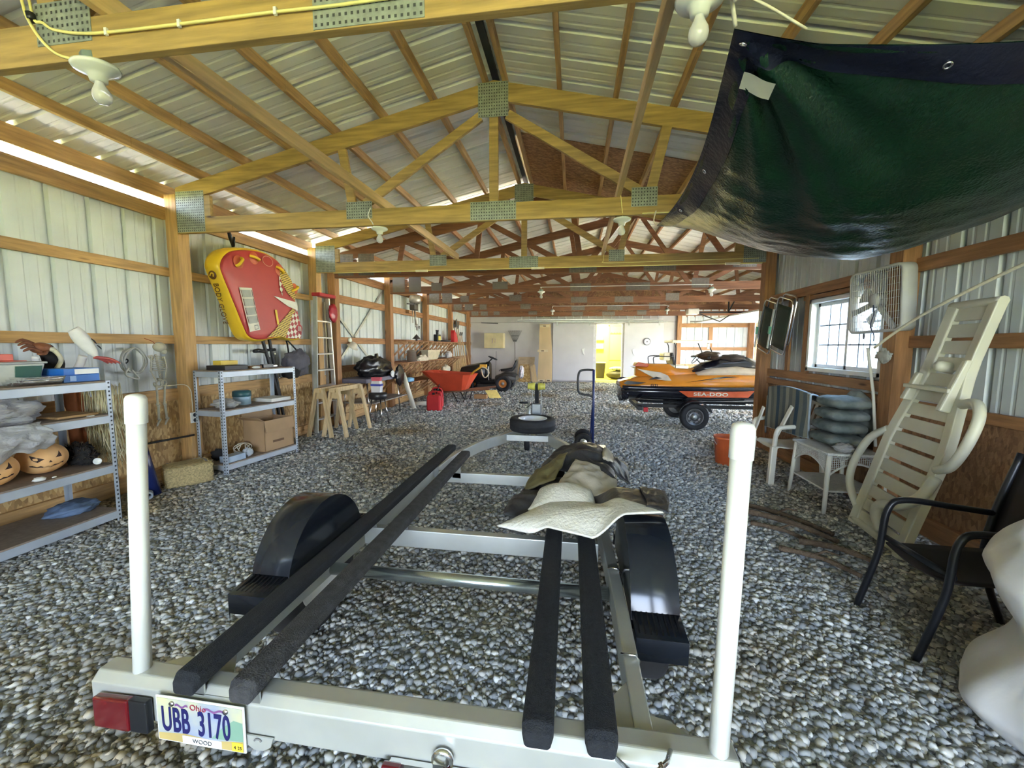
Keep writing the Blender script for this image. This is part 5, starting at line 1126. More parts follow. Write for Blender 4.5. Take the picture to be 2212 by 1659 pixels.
# ------------------------------------------------------------------ gas cans and wheelbarrow
def gascan(c, w, h, label, rot):
    g = thing('gas_can', c, label, 'gas can'); x, y, z = c; 
    build(B().loft([[V((x + a * w * k, y + b_ * w * .62 * k, z + hh)) for a, b_ in ((-1, -.8), (-.8, -1), (.8, -1), (1, -.8), (1, .8), (.8, 1), (-.8, 1), (-1, .8))] for hh, k in ((0, .95), (.02, 1), (h * .72, .98), (h * .8, .9), (h * .84, .6))], smooth=False), 'tank', RED, g, bevel=.008)
    build(B().tube(spline([(x - w * .5, y, z + h * .8), (x - w * .35, y, z + h * .98), (x + w * .5, y, z + h * .99), (x + w * .95, y, z + h * .85), (x + w * 1.05, y, z + h * .4), (x + w * .95, y, z + h * .15)], 4), .02, 8), 'handle', RED, g)
    build(B().cyl((x - w * .1, y - .02, z + h * .82), (x - w * .1, y - .02, z + h * .93), .03, n=12).cyl((x + w * .3, y, z + h * .9), (x + w * .6, y - .02, z + h * 1.2), .012, n=8), 'cap', BLACK, g)
gascan((-3.17, 9.0, 0), .165, .44, 'front red plastic gas can on the gravel', 0)
gascan((-3.32, 9.52, 0), .17, .47, 'rear red gas can half hidden behind the front one', 0)
wb_ = thing('wheelbarrow', (-3.2, 10.8, 0), 'orange red wheelbarrow with deep tub standing on gravel', 'wheelbarrow')
OR = mat('barrow_red', (.58, .075, .03), .45, 0, .08, 4)
tub = B(); 
o = [(-3.95, 10.15, .80), (-2.68, 10.25, .72), (-2.62, 11.15, .72), (-3.95, 11.1, .80)]; i_ = [(-3.45, 10.42, .27), (-2.86, 10.42, .31), (-2.86, 10.95, .31), (-3.45, 10.95, .27)]
def ringq(P, k=0.):
    out = []
    for j in range(4):
        a, b_ = V(P[j]), V(P[(j + 1) % 4]); out += [a + (b_ - a) * .12, a + (b_ - a) * .88]
    return out
c_ = V((-3.2, 10.68, 0))
tub.loft([ringq([V(p) + (V(p) - c_).normalized() * .02 for p in i_]), ringq([V(p) + V((0, 0, .0)) for p in o])], smooth=False, cap=False)
tub.loft([ringq(o), ringq([V(p) + Z3 * .02 + (V(p) - c_ - Z3 * .7).normalized() * .025 for p in o]), ringq([V(p) + Z3 * .012 - (V(p) - c_ - Z3 * .7).normalized() * .03 for p in o]), ringq([V(p) + Z3 * .03 for p in i_])], smooth=False, cap=False)
tub.add(ringq([V(p) + Z3 * .03 for p in i_]), [tuple(range(8))]); tub.add(ringq(i_), [tuple(range(8))])
build(tub, 'tub', OR, wb_, bevel=.01)
HW = wood('barrow_handle', (.26, .12, .06), 'x')
for y, dx in ((10.35, .0), (11.0, .05)):
    build(B().bar((-3.7, y + (.2 if y < 10.6 else -.2), .22), (-2.15 + dx, y, .38), .04, .045), 'handle', HW, wb_)
    build(B().tube([(-3.15, y, .28), (-3.0, y - .02, .012), (-2.85, y - .02, .012), (-2.75, y, .3)], .013, 8), 'leg', IRON, wb_)
wheel(V((-3.68, 10.7, .19)), .19, .09, wb_, BLACK, holes=0, ax=V((.1, -1, 0)).normalized())
YEL = mat('trimmer_yellow', (.72, .38, .03), .45)
tm = thing('string_trimmer', (-2.6, 10.9, .72), 'orange yellow string trimmer handle sticking out of wheelbarrow', 'string trimmer')
build(B().tube([(-2.95, 10.80, .50), (-2.66, 10.72, .80), (-2.42, 10.7, .96)], [.022, .022, .03], 10).box(-2.48, 10.65, .92, -2.30, 10.75, 1.0), 'shaft', YEL, tm)
build(B().tube(spline([(-2.42, 10.66, .93), (-2.30, 10.62, .90), (-2.22, 10.6, .78), (-2.30, 10.6, .66), (-2.38, 10.62, .70), (-2.43, 10.64, .88)], 4), .016, 8), 'loop_handle', mat('loop_cream', (.70, .60, .42), .5), tm)
solo(B().hexa([(-2.50, 11.4, .22), (-2.32, 11.2, .02), (-2.02, 11.35, .02), (-2.2, 11.55, .22), (-2.50, 11.42, .225), (-2.32, 11.22, .025), (-2.02, 11.37, .025), (-2.2, 11.57, .225)]), 'yellow_card', mat('card_yellow', (.75, .62, .20), .6), 'yellow card leaning on the gravel under the wheelbarrow handle', 'card')
solo(B().box(-2.72, 10.98, .03, -2.37, 11.18, .14), 'wood_block', wood('block', (.42, .24, .10), 'x'), 'orange wooden block on legs under the wheelbarrow', 'block')
# ------------------------------------------------------------------ riding mower
mw = thing('riding_mower', (-2.8, 13.3, 0), 'black riding mower with orange wheel hubs parked facing left', 'riding mower')
MB_ = mat('mower_black', (.012, .011, .011), .25, 0, .1, 4); HUB = mat('hub_orange', (.62, .24, .05), .45)
def sec(x, zb, zt_, w, y=13.55, rd=.3): return [V((x, y + a * w, zb + (zt_ - zb) * b_)) for a, b_ in ((-1, 0), (-1, .65), (-.85, .9), (-.5, 1), (.5, 1), (.85, .9), (1, .65), (1, 0))]
build(B().loft([sec(-3.80, .42, .68, .20), sec(-3.75, .38, .78, .26), sec(-3.5, .36, .86, .29), sec(-3.1, .36, .93, .29), sec(-2.9, .36, .94, .27)]), 'hood', MB_, mw, bevel=.01)
build(B().loft([sec(-2.9, .36, .97, .24), sec(-2.78, .36, .94, .22)]), 'dash', MB_, mw, bevel=.01)
build(B().box(-3.7, 13.35, .26, -2.0, 13.75, .38), 'chassis', MB_, mw, bevel=.01)
build(B().loft([sec(-2.55, .34, .52, .42), sec(-2.3, .34, .62, .42), sec(-2.0, .34, .60, .42), sec(-1.85, .36, .52, .40)]), 'rear_fender', mat('mower_grey', (.05, .045, .043), .35), mw, bevel=.01)
build(B().loft([sec(-2.45, .66, .72, .20), sec(-2.2, .64, .75, .22), sec(-2.0, .66, .80, .22), sec(-1.9, .78, 1.03, .21), sec(-1.86, .9, 1.06, .19)]), 'seat', BLACK, mw, bevel=.01)
build(B().cyl((-2.88, 13.55, .92), (-2.72, 13.55, 1.07), .022).tube([V((-2.70, 13.55, 1.09)) + V((.14 * cos(a), .17 * sin(a), -.06 * cos(a))) for a in [2 * pi * k / 24 for k in range(24)]], .015, 8, closed=True).bar((-2.86, 13.55, 1.14), (-2.55, 13.55, 1.04), .03, .02), 'steering_wheel', BLACK, mw)
build(B().box(-3.15, 13.1, .10, -2.45, 14.0, .24), 'mower_deck', mat('deck_dark', (.03, .028, .027), .4), mw, bevel=.02)
build(B().bar((-2.78, 13.25, .36), (-2.80, 13.27, .82), .03, .02).bar((-2.36, 13.2, .58), (-2.4, 13.2, .76), .02, .02), 'lever', mat('lever_grey', (.42, .38, .37), .4), mw)
for x, y, r, w in ((-2.27, 13.12, .27, .22), (-2.27, 13.98, .27, .22), (-3.45, 13.2, .18, .14), (-3.45, 13.9, .18, .14)):
    wheel(V((x, y, r)), r, w, mw, HUB, holes=0, ax=V((0, -1 if y < 13.5 else 1, 0)), rr=.5, dish=.02)
solo(B().lump((-1.74, 13.70, .62), (.09, .18, .22), 3, .25, 2.2, 30, 20), 'white_sack', mat('sack_printed', (.62, .58, .60), .6, 0, .3, 14), 'white printed sack hung behind the mower seat', 'sack')
# ------------------------------------------------------------------ along the grey far wall
cw = thing('wall_cabinet', (-3.35, 17.4, 1.4), 'cream two-door cabinet on the grey far wall', 'cabinet')
CRM = mat('cream_metal', (.68, .58, .33), .45, 0, .1, 3)
build(B().box(-3.78, 17.1, 1.40, -2.94, 17.49, 2.04), 'body', CRM, cw, bevel=.006)
for x0, x1 in ((-3.775, -3.37), (-3.355, -2.95)):
    d = build(B().box(x0, 17.075, 1.405, x1, 17.1, 2.035), 'door', CRM, cw, bevel=.004)
    hx = x1 - .05 if x0 < -3.5 else x0 + .05
    build(B().box(hx - .012, 17.055, 1.62, hx + .012, 17.075, 1.82), 'handle', CHROME, d)
rk = thing('leaf_rake', (-2.5, 17.3, 0), 'grey fan rake standing upside down by the cabinet', 'rake')
build(B().cyl((-2.42, 17.05, 0), (-2.50, 17.40, 1.72), .018, n=8), 'handle', mat('rake_handle', (.30, .26, .25), .5), rk)
rkb = B()
for k in range(15): rkb.bar((-2.5 + .012 * (k - 7), 17.41, 1.72), (-2.5 + .042 * (k - 7), 17.42, 2.16), .010, .006, up=(0, 1, 0))
rkb.box(-2.66, 17.40, 1.92, -2.34, 17.43, 1.95).box(-2.57, 17.4, 1.68, -2.43, 17.43, 1.76)
build(rkb, 'head', mat('rake_grey', (.12, .115, .115), .5), rk)
solo(B().cyl((-3.30, 17.2, 0.), (-3.32, 17.42, 1.28), .012, n=8), 'thin_rod', mat('rod_grey', (.25, .22, .21), .5), 'thin dark rod leaning on the far wall below the cabinet', 'rod')
bk_ = thing('spine_board', (-1.2, 17.2, 0), 'tall plywood plank with slotted cleats leaning on the far wall', 'plank')
PLY = mat('plywood_light', (.64, .48, .27), .55, 0, .1, 3, 0, 40, (1, 1, .3))
P0 = [(-1.48, 16.95, 0), (-.88, 16.95, 0), (-.86, 17.1, .95), (-.98, 17.33, 2.43), (-1.44, 17.33, 2.43), (-1.44, 17.15, 1.25)]
build(B().add(P0 + [(a, b_ + .03, c_) for a, b_, c_ in P0], [(0, 1, 2, 3, 4, 5), (11, 10, 9, 8, 7, 6)] + [(i, (i + 1) % 6, 6 + (i + 1) % 6, 6 + i) for i in range(6)]), 'plank', PLY, bk_, bevel=.004)
for z, x0, x1 in ((.06, -1.46, -1.16), (.08, -1.10, -.92), (1.30, -1.5, -1.06), (2.34, -1.42, -1.02)):
    y = 16.95 + .38 * z / 2.43
    c = build(B().box(x0, y - .04, z - .05, x1, y - .002, z + .05), 'cleat', mat('cleat_cream', (.74, .62, .40), .5), bk_, bevel=.006)
    build(B().box((x0 + x1) / 2 - .06, y - .043, z - .018, (x0 + x1) / 2 + .06, y - .039, z + .018), 'slot', mat('slot_brown', (.12, .07, .04), .7), c)
solo(B().hexa([(-2.36, 17.0, 0), (-1.66, 17.0, 0), (-1.66, 17.03, 0), (-2.36, 17.03, 0), (-2.33, 17.4, 1.03), (-1.63, 17.4, 1.03), (-1.63, 17.43, 1.03), (-2.33, 17.43, 1.03)]), 'plywood_sheet', mat('plywood_tan', (.52, .40, .26), .6), 'tan plywood sheet leaning behind the smaller chipboard', 'sheet')
solo(B().hexa([(-2.24, 16.7, 0), (-1.72, 16.7, 0), (-1.72, 16.72, 0), (-2.24, 16.72, 0), (-2.24, 16.93, .74), (-1.82, 16.93, .74), (-1.82, 16.95, .74), (-2.24, 16.95, .74)]), 'chipboard_sheet', OSB, 'small chipboard sheet leaning in front of the tan plywood', 'sheet')
for k, (x0, x1, z, lab) in enumerate(((-1.60, -1.73, .66, 'left split scrap board beside the tall plank'), (-1.50, -1.63, .72, 'right split scrap board beside the tall plank'))):
    solo(B().bar((x0, 16.66 + .05 * k, .0), (x1, 16.9 + .05 * k, z), .10, .03, up=(0, 1, 0)), 'scrap_board', PLY, lab, 'board')
ex = thing('extension_ladder', (.55, 17.42, 2.58), 'long aluminium ladder hung sideways above the sliding doors', 'ladder')
for z in (2.615, 2.785): build(B().box(-2.38, 17.34, z - .018, 3.55, 17.42, z + .018), 'rail', ALU, ex)
for k in range(19): build(B().cyl((-2.2 + .31 * k, 17.38, 2.63), (-2.2 + .31 * k, 17.38, 2.77), .018, n=8), 'rung', ALU, ex)
solo(B().bar((-3.9, 17.05, 2.47), (-3.2, 17.2, 2.45), .02, .03), 'wall_bracket', IRON, 'dark bracket arm high in the far left corner', 'bracket')
ck = thing('wall_clock', (2.97, 17.4, 1.55), 'round grey thermometer dial on the right sliding door', 'clock')
build(B().lathe([(.001, .0), (.14, .0), (.15, -.02), (.15, -.045), (.13, -.05)], (2.97, 17.41, 1.70), (0, 1, 0), 26), 'case', mat('dial_grey', (.40, .40, .42), .5), ck)
build(B().lathe([(.001, -.046), (.115, -.046)], (2.97, 17.41, 1.70), (0, 1, 0), 26), 'face', WHITE, ck)
build(B().bar((2.97, 17.355, 1.70), (3.05, 17.355, 1.71), .01, .004).bar((2.97, 17.355, 1.70), (2.93, 17.355, 1.65), .01, .004).cyl((2.97, 17.363, 1.7), (2.97, 17.352, 1.7), .03), 'hands', mat('dial_dark', (.2, .2, .22), .5), ck)
# inside the yellow room
t = thing('waste_bin', (1.15, 18.7, .06), 'dark tall waste bin inside the yellow room', 'bin')
build(B().loft([[V((1.22 + a * w, 18.9 + b_ * w, z)) for a, b_ in ((-1, -.8), (-.8, -1), (.8, -1), (1, -.8), (1, .8), (.8, 1), (-.8, 1), (-1, .8))] for z, w in ((.065, .17), (.75, .22))], smooth=False), 'body', mat('bin_dark', (.045, .045, .03), .5), t)
build(B().loft([[V((1.22 + a * w, 18.9 + b_ * w, z)) for a, b_ in ((-1, -.8), (-.8, -1), (.8, -1), (1, -.8), (1, .8), (.8, 1), (-.8, 1), (-1, .8))] for z, w in ((.75, .235), (.79, .235))], smooth=False), 'rim', WHITE, t)
solo(B().lump((1.95, 18.35, .25), (.50, .38, .19), 2, .06, 1.5, 36, 20, flat=.064), 'floor_cushion', mat('cushion_charcoal', (.06, .062, .05), .6), 'big charcoal cushion on the yellow room floor', 'cushion')
t = thing('patterned_pillow', (1.95, 18.4, .44), 'white and teal pillow lying on the charcoal cushion', 'pillow')
build(B().lump((1.98, 18.42, .53), (.42, .28, .085), 5, .08, 1.6, 30, 18), 'pillow', stripe_mat('pillow_print', [(.70, .76, .66), (.62, .72, .62), (.25, .48, .44), (.70, .76, .68)], 0, 5.5, .7), t)
for i, (z, lab) in enumerate(((1.36, 'upper small dark shelf on the yellow room wall'), (1.77, 'top small dark shelf on the yellow room wall'))):
    solo(B().box(.302, 18.55, z, .62 + .55, 18.75, z + .035) if 0 else B().box(.95, 19.70, z, 1.42, 19.895, z + .04), 'wall_ledge', mat('ledge_dark', (.16, .12, .06), .6), ('lower' if i == 0 else 'upper') + ' small dark shelf on the yellow room wall', 'shelf')
solo(B().box(1.03, 19.75, 1.811, 1.36, 19.85, 1.98), 'picture_card', mat('card_grey', (.55, .55, .55), .5, 0, .5, 14), 'grey patterned card on the upper yellow room shelf', 'card')
solo(B().box(1.05, 19.75, 1.401, 1.38, 19.85, 1.62), 'teal_card', mat('card_teal', (.62, .78, .68), .5, 0, .2, 7, col2=(.10, .55, .55)), 'white and teal card on the lower yellow room shelf', 'card')
t = thing('coat_rack', (2.0, 19.85, 2.05), 'orange coat rack rail on the yellow room wall', 'coat rack')
build(B().box(1.70, 19.83, 2.09, 2.32, 19.862, 2.13), 'rail', mat('rack_orange', (.62, .34, .08), .5), t)
for k in range(5): build(B().cyl((1.76 + .125 * k, 19.84, 2.12), (1.76 + .125 * k, 19.77, 2.15), .013, n=8), 'peg', MATS['rack_orange'], t)
# ------------------------------------------------------------------ jet ski on its own trailer, seen from the left side
js = thing('jet_ski', (2.4, 8.35, .42), 'orange, black and white jet ski on a small black trailer', 'jet ski')
JO = mat('jet_orange', (.72, .27, .025), .22, 0, .05, 3, coat=.3); JR = mat('jet_red', (.60, .10, .03), .25); JB = mat('jet_black', (.012, .013, .02), .2, 0, .1, 3, coat=.3); JW = mat('jet_white', (.66, .58, .46), .3)
YC = 8.35
def hs(x, w, zk, zg, ch=.55): return [V((x, YC + a * w, zk + (zg - zk) * b_)) for a, b_ in ((0, 0), (-.55, .22), (-.92, ch), (-1, 1), (1, 1), (.92, ch), (.55, .22))]
build(B().loft([hs(.93, .50, .52, .70), hs(1.0, .53, .46, .71), hs(1.6, .57, .44, .72), hs(2.6, .58, .43, .72), hs(3.4, .50, .45, .74), hs(3.95, .28, .53, .77), hs(4.22, .05, .66, .79)]), 'hull', JB, js)
P = [(x, YC - w, z) for x, w, z in ((.92, .54, .735), (1.6, .60, .735), (2.6, .61, .74), (3.4, .52, .75), (3.97, .29, .78), (4.25, .03, .80))]
build(B().tube(spline(P + [(x, 2 * YC - y, z) for x, y, z in P[::-1]], 4), .042, 8), 'bumper', JB, js)
def ds(x, w, z0, z1, tw): return [V((x, YC + a, b_)) for a, b_ in ((-w, z0), (-w * .96, z0 + (z1 - z0) * .45), (-w * .72, z0 + (z1 - z0) * .8), (-tw, z1), (tw, z1), (w * .72, z0 + (z1 - z0) * .8), (w * .96, z0 + (z1 - z0) * .45), (w, z0))]
build(B().loft([ds(.92, .50, .72, .80, .40), ds(1.12, .53, .72, .86, .38), ds(1.35, .55, .73, .93, .32), ds(1.7, .57, .73, .95, .28), ds(2.2, .57, .74, .98, .28), ds(2.7, .56, .75, 1.02, .34), ds(3.2, .50, .76, 1.03, .34), ds(3.7, .36, .77, .98, .24), ds(4.1, .14, .79, .86, .08)]), 'deck', JO, js)
build(B().loft([[V((x, YC + a * w, z0 + (z1 - z0) * b_)) for a, b_ in ((-1, 0), (-.9, .6), (-.6, .95), (0, 1.04), (.6, .95), (.9, .6), (1, 0))] for x, w, z0, z1 in ((1.22, .16, .93, 1.10), (1.4, .22, .90, 1.16), (1.85, .24, .90, 1.16), (1.98, .22, .92, 1.08), (2.2, .21, .92, 1.07), (2.45, .20, .94, 1.12), (2.62, .17, .96, 1.18))]), 'seat', JO, js)
build(B().prism([(1.18, 1.12), (1.42, 1.10), (1.46, 1.16), (1.24, 1.20)], (0, YC + .18, 0), (1, 0, 0), (0, 0, 1), .36), 'seat_tip', JR, js, bevel=.01)
for s in (-1, 1):
    build(B().prism([(1.18, 1.09), (1.35, 1.06), (1.62, 1.02), (1.74, .97), (1.82, .86), (1.55, .89), (1.3, 1.02)], (0, YC + s * .46 + .02, 0), (1, 0, 0), (0, 0, 1), .04), 'wing', JW, js, bevel=.008)
    build(B().prism([(1.0, .86), (1.35, .835), (1.2, .80), (1.0, .79), (.94, .81)], (0, YC + s * .535 + .012, 0), (1, 0, 0), (0, 0, 1), .024), 'rear_step', JB, js)
    build(B().prism([(1.38, .89), (1.62, .92), (1.52, .95)], (0, YC + s * .555 + .008, 0), (1, 0, 0), (0, 0, 1), .016), 'vent', JB, js)
    build(B().prism([(2.02, .85), (2.7, .97), (2.95, .97), (2.6, .93)], (0, YC + s * .575 + .004, 0), (1, 0, 0), (0, 0, 1), .01), 'body_stripe', JB, js)
    build(B().prism([(1.9, .705), (3.2, .72), (3.1, .60), (2.08, .585)], (0, YC + s * .595 + .006, 0), (1, 0, 0), (0, 0, 1), .012), 'side_graphic', JR, js)
build(B().loft([[V((x, YC + a * w, z0 + (z1 - z0) * b_)) for a, b_ in ((-1, 0), (-.95, .6), (-.6, 1), (.6, 1), (.95, .6), (1, 0))] for x, w, z0, z1 in ((2.3, .34, .97, 1.02), (2.55, .40, .98, 1.12), (3.0, .40, .99, 1.15), (3.5, .32, .98, 1.10), (3.9, .16, .92, .98))]), 'hood_panel', JW, js)
build(B().loft([[V((x, YC + a * w, z0 + (z1 - z0) * b_)) for a, b_ in ((-1, 0), (-.9, .6), (-.5, 1), (.5, 1), (.9, .6), (1, 0))] for x, w, z0, z1 in ((2.25, .22, 1.02, 1.06), (2.5, .28, 1.06, 1.20), (2.8, .28, 1.10, 1.28), (3.2, .26, 1.10, 1.32), (3.5, .22, 1.08, 1.22))]), 'hood', JB, js)
build(B().lump((2.55, YC - .14, 1.33), (.20, .30, .085), 2, .2, 2).lump((3.0, YC, 1.28), (.26, .25, .08), 5, .2, 2.4), 'handlebar_cover', mat('cover_brown', (.06, .04, .03), .45, 0, .6, 5), js)
build(B().cyl((2.42, YC - .55, 1.30), (2.56, YC - .2, 1.33), .022, n=8).cyl((2.42, YC + .55, 1.30), (2.56, YC + .2, 1.33), .022, n=8), 'handlebar', BLACK, js)
text('SEA-DOO', 'lettering', JW, (2.17, YC - .606, .617), (1, 0, 0), (0, 0, 1), .085, js, .002, 1.55, off=.002)
text('GTI', 'lettering', JB, (1.42, YC - .578, .772), (1, 0, 0), (0, 0, 1), .06, js, .003, 1.3, off=.001)
build(B().lump((1.0, YC - .1, .60), (.10, .40, .16), 3, .25, 3).lump((.97, YC, .52), (.08, .2, .10), 5, .25, 3), 'stern_fitting', JB, js)
jt = thing('jet_ski_trailer', (2.3, 8.35, 0), 'small black trailer with silver wheels under the jet ski', 'trailer')
for s in (-1, 1):
    build(B().box(1.2, YC + s * .40 - .025, .36, 4.0, YC + s * .40 + .025, .42), 'frame_rail', IRON, jt)
    build(B().box(1.3, YC + s * .2 - .05, .42, 3.2, YC + s * .2 + .05, .455), 'bunk', CARPET, jt)
    wheel(V((2.17, YC + s * .70, .245)), .245, .13, jt, mat('wheel_silver', (.16, .16, .16), .35, .7), ax=V((0, s, 0)), rr=.62)
    build(B().prism([(2.17 + .30 * cos(a), .25 + .29 * sin(a)) for a in [.3 + 2.55 * k / 10 for k in range(11)]] + [(2.17 + .285 * cos(a), .25 + .275 * sin(a)) for a in [2.85 - 2.55 * k / 10 for k in range(11)]], (0, YC + s * .70 + .09, 0), (1, 0, 0), (0, 0, 1), .18), 'fender', BLACK, jt)
    build(B().box(1.30, YC + s * .62 - .03, .30, 1.38, YC + s * .62 + .07, .38), 'tail_lamp', mat('lamp_red', (.55, .02, .03), .3), jt, bevel=.006)
build(B().box(1.2, YC - .65, .33, 1.28, YC + .65, .40).box(2.13, YC - .64, .20, 2.2, YC + .64, .27).box(3.9, YC - .42, .36, 3.96, YC + .42, .42), 'crossmember', IRON, jt)
build(B().bar((3.9, YC, .39), (5.2, YC, .42), .06, .06), 'tongue', IRON, jt)
build(B().box(2.12, YC - .6, .26, 2.22, YC - .36, .38).box(2.12, YC + .36, .26, 2.22, YC + .6, .38), 'spring_bracket', IRON, jt)
# ------------------------------------------------------------------ golf cart, overhead door
gc = thing('golf_cart', (3.6, 13.2, 0), 'white golf cart with cream roof parked behind the jet ski', 'golf cart')
GC = mat('cart_cream', (.72, .66, .50), .4); GW = mat('cart_white', (.66, .64, .58), .35)
y0, y1 = 12.85, 13.95
build(B().box(2.92, y0, 1.62, 4.45, y1, 1.70), 'roof', GC, gc, bevel=.03)
build(B().loft([[V((x, y0 + .05 + b_ * (y1 - y0 - .1), z0 + (z1 - z0) * a)) for a, b_ in ((0, 0), (.8, 0), (1, .08), (1, .92), (.8, 1), (0, 1))] for x, z0, z1 in ((2.55, .35, .72), (2.65, .30, .78), (3.2, .30, .80), (3.25, .30, .36), (3.9, .30, .36), (3.95, .30, .85), (4.5, .32, .75), (4.7, .38, .55))], smooth=False), 'body', GW, gc, bevel=.02)
build(B().box(3.0, y0 + .1, .80, 3.45, y1 - .1, .93), 'seat', GC, gc, bevel=.03)
build(B().hexa([(3.0, y0 + .1, .95), (3.1, y0 + .1, .95), (3.1, y1 - .1, .95), (3.0, y1 - .1, .95), (2.92, y0 + .1, 1.32), (3.0, y0 + .1, 1.32), (3.0, y1 - .1, 1.32), (2.92, y1 - .1, 1.32)]), 'seat_back', mat('cart_black', (.02, .02, .02), .4), gc, bevel=.02)
for y in (y0 + .06, y1 - .06):
    build(B().tube(spline([(3.0, y, 1.62), (3.06, y, 1.45), (3.06, y, .8)], 4), .016, 8), 'rear_post', IRON, gc)
    build(B().tube([(3.95, y, 1.63), (4.15, y, 1.2), (4.25, y, .8)], .016, 8), 'front_post', IRON, gc)
build(B().box(3.94, y0 + .02, 1.44, 4.0, y0 + .08, 1.6), 'mirror', GC, gc)
build(B().tube([(3.72, y0 + .32, 1.18)] and [V((3.72, y0 + .32, 1.14)) + V((.12 * cos(a), .18 * sin(a), .14 * cos(a))) for a in [2 * pi * k / 22 for k in range(22)]], .014, 8, closed=True).tube([(3.72, y0 + .32, 1.13), (4.0, y0 + .32, .85)], .018, 8), 'steering_wheel', BLACK, gc)
build(B().tube(spline([(2.5, y0 + .1, .75), (2.42, y0 + .1, 1.1), (2.5, y0 + .1, 1.2), (3.0, y0 + .1, 1.2)], 4), .014, 8), 'rear_rail', IRON, gc); build(B().tube(spline([(2.5, y1 - .1, .75), (2.42, y1 - .1, 1.1), (2.5, y1 - .1, 1.2), (3.0, y1 - .1, 1.2)], 4), .014, 8), 'rear_rail', IRON, gc)
build(B().box(2.72, y0 + .15, 1.08, 2.92, y0 + .75, 1.32), 'rear_basket', GC, gc, bevel=.03)
for x in (2.85, 4.3):
    for y in (y0 + .08, y1 - .08): wheel(V((x, y, .22)), .22, .18, gc, GW, holes=0, ax=V((0, -1 if y < 13 else 1, 0)))
d3 = sempty('door_3', (5.7, 12.5, 2.4))
for k in range(4):
    build(B().box(4.35 + .66 * k, 9.2, 2.36, 4.99 + .66 * k, 15.75, 2.40), 'door_section', GW, d3, bevel=.006)['kind'] = 'structure'
for y in (9.1, 15.82):
    struct(B().tube(spline([(4.2, y, 2.42), (6.6, y, 2.42), (6.95, y, 2.3), (7.02, y, 2.0), (7.02, y, .1)], 6), .03, 6), 'track', GW, d3)
for y in (9.6, 12.4): struct(B().bar((4.3, y, 2.46), (4.3, y, 2.9), .03, .03).bar((4.3, y, 2.48), (4.5, y, 2.9), .03, .03), 'track_hanger', IRON, d3)
struct(B().box(3.3, 12.42, 2.46, 7.0, 12.46, 2.50), 'opener_rail', IRON, d3)
struct(B().bar((3.5, 12.44, 2.46), (4.1, 12.44, 2.22), .02, .03).bar((4.1, 12.44, 2.22), (4.35, 12.44, 2.40), .02, .03), 'opener_arm', IRON, d3)
struct(B().box(3.2, 12.3, 2.42, 3.5, 12.58, 2.58), 'opener_motor', GW, d3, bevel=.02)
struct(B().cyl((3.62, 12.44, 2.42), (3.62, 12.44, 1.75), .004, n=5), 'pull_cord', WHITE, d3)
# ------------------------------------------------------------------ green tarp slung between the trusses
TG = mat('tarp_green', (.002, .021, .008), .27, 0, .25, 3, .35, 70, (1, 1, 1)); HEM = mat('tarp_hem', (.003, .005, .018), .4, 0, .2, 6, .3, 40)
A_, B_, C_, D_ = V((.545, 1.66, 2.63)), V((.72, 3.93, 2.585)), V((2.78, 3.9, 2.56)), V((2.70, 1.66, 2.56))
def tarp(u, v, off=0.):
    p = (A_ * (1 - u) + D_ * u) * (1 - v) + (B_ * (1 - u) + C_ * u) * v
    s = sin(pi * u); t = sin(pi * v)
    p.z -= .50 * (s ** .75) * (t ** .9) + .085 * s * (1 - v) ** 3 + .06 * s * v ** 3 + .05 * t * (1 - u) ** 4
    p.x += .08 * t * (1 - u) ** 3
    r = sqrt((u * 1.1) ** 2 + v * v) + 1e-4; a = atan2(u * 1.1, v)
    f = max(0, 1 - r * 1.25) * min(1, r * 7)
    p.z += .030 * f * sin(a * 11 + .6) + .018 * f * sin(a * 23)
    g2 = max(0, 1 - r * 1.15) * min(1, r * 9)
    for a0, h in ((.60, .020), (.80, .026), (.92, .018), (1.2, .015)): p.z -= h * g2 * math.exp(-((a - a0) / (.035 + .01 / (r + .05))) ** 2)
    w = (t ** .5) * (s ** .3)
    p.z += .022 * w * noise.noise(V((u * 5 + 3, v * 9, 1))) + .010 * w * noise.noise(V((u * 9, v * 22 + u * 6, 4))) + .005 * w * noise.noise(V((u * 20, v * 48 + u * 12, 9)))
    return p - Z3 * off
tp = thing('green_tarp', (1.7, 2.8, 2.1), 'big dark green tarp with navy hem sagging from the trusses', 'tarp')
build(B().grid(lambda u, v: tarp(u, v), 130, 130), 'sheet', TG, tp, weld=False)
hm = B()
hm.grid(lambda u, v: tarp(u, .048 * v, .003), 130, 4); hm.grid(lambda u, v: tarp(.05 * v, u, .003), 130, 4); hm.grid(lambda u, v: tarp(u, 1 - .03 * v, .003), 130, 3)
build(hm, 'hem', HEM, tp, weld=False)
for u, v in ((.018, .018), (.33, .022), (.66, .022), (.02, .42), (.02, .72), (.02, .985)):
    p = tarp(u, v, .006); e = (tarp(u + .01, v) - tarp(u, v)).normalized(); g = (tarp(u, v + .01) - tarp(u, v)).normalized()
    build(B().tube([p + e * .012 * cos(a) + g * .012 * sin(a) for a in [2 * pi * k / 14 for k in range(14)]], .0035, 6, closed=True), 'grommet', CHROME, tp)
q4 = [tarp(a, b_, .016) for a, b_ in ((.03, .06), (.085, .06), (.085, .10), (.03, .10))]
tg = build(B().grid(lambda u, v: (q4[0] * (1 - u) + q4[1] * u) * (1 - v) + (q4[3] * (1 - u) + q4[2] * u) * v + Z3 * .003 * sin(u * 7), 10, 6), 'tag', mat('tag_paper', (.70, .72, .60), .6), tp)
tie = thing('tarp_rope', (.5, 1.6, 2.7), 'knotted white rope tying the tarp corner to the nearest truss', 'rope')
ROPE = mat('rope_white', (.70, .66, .50), .8, 0, .1, 60)
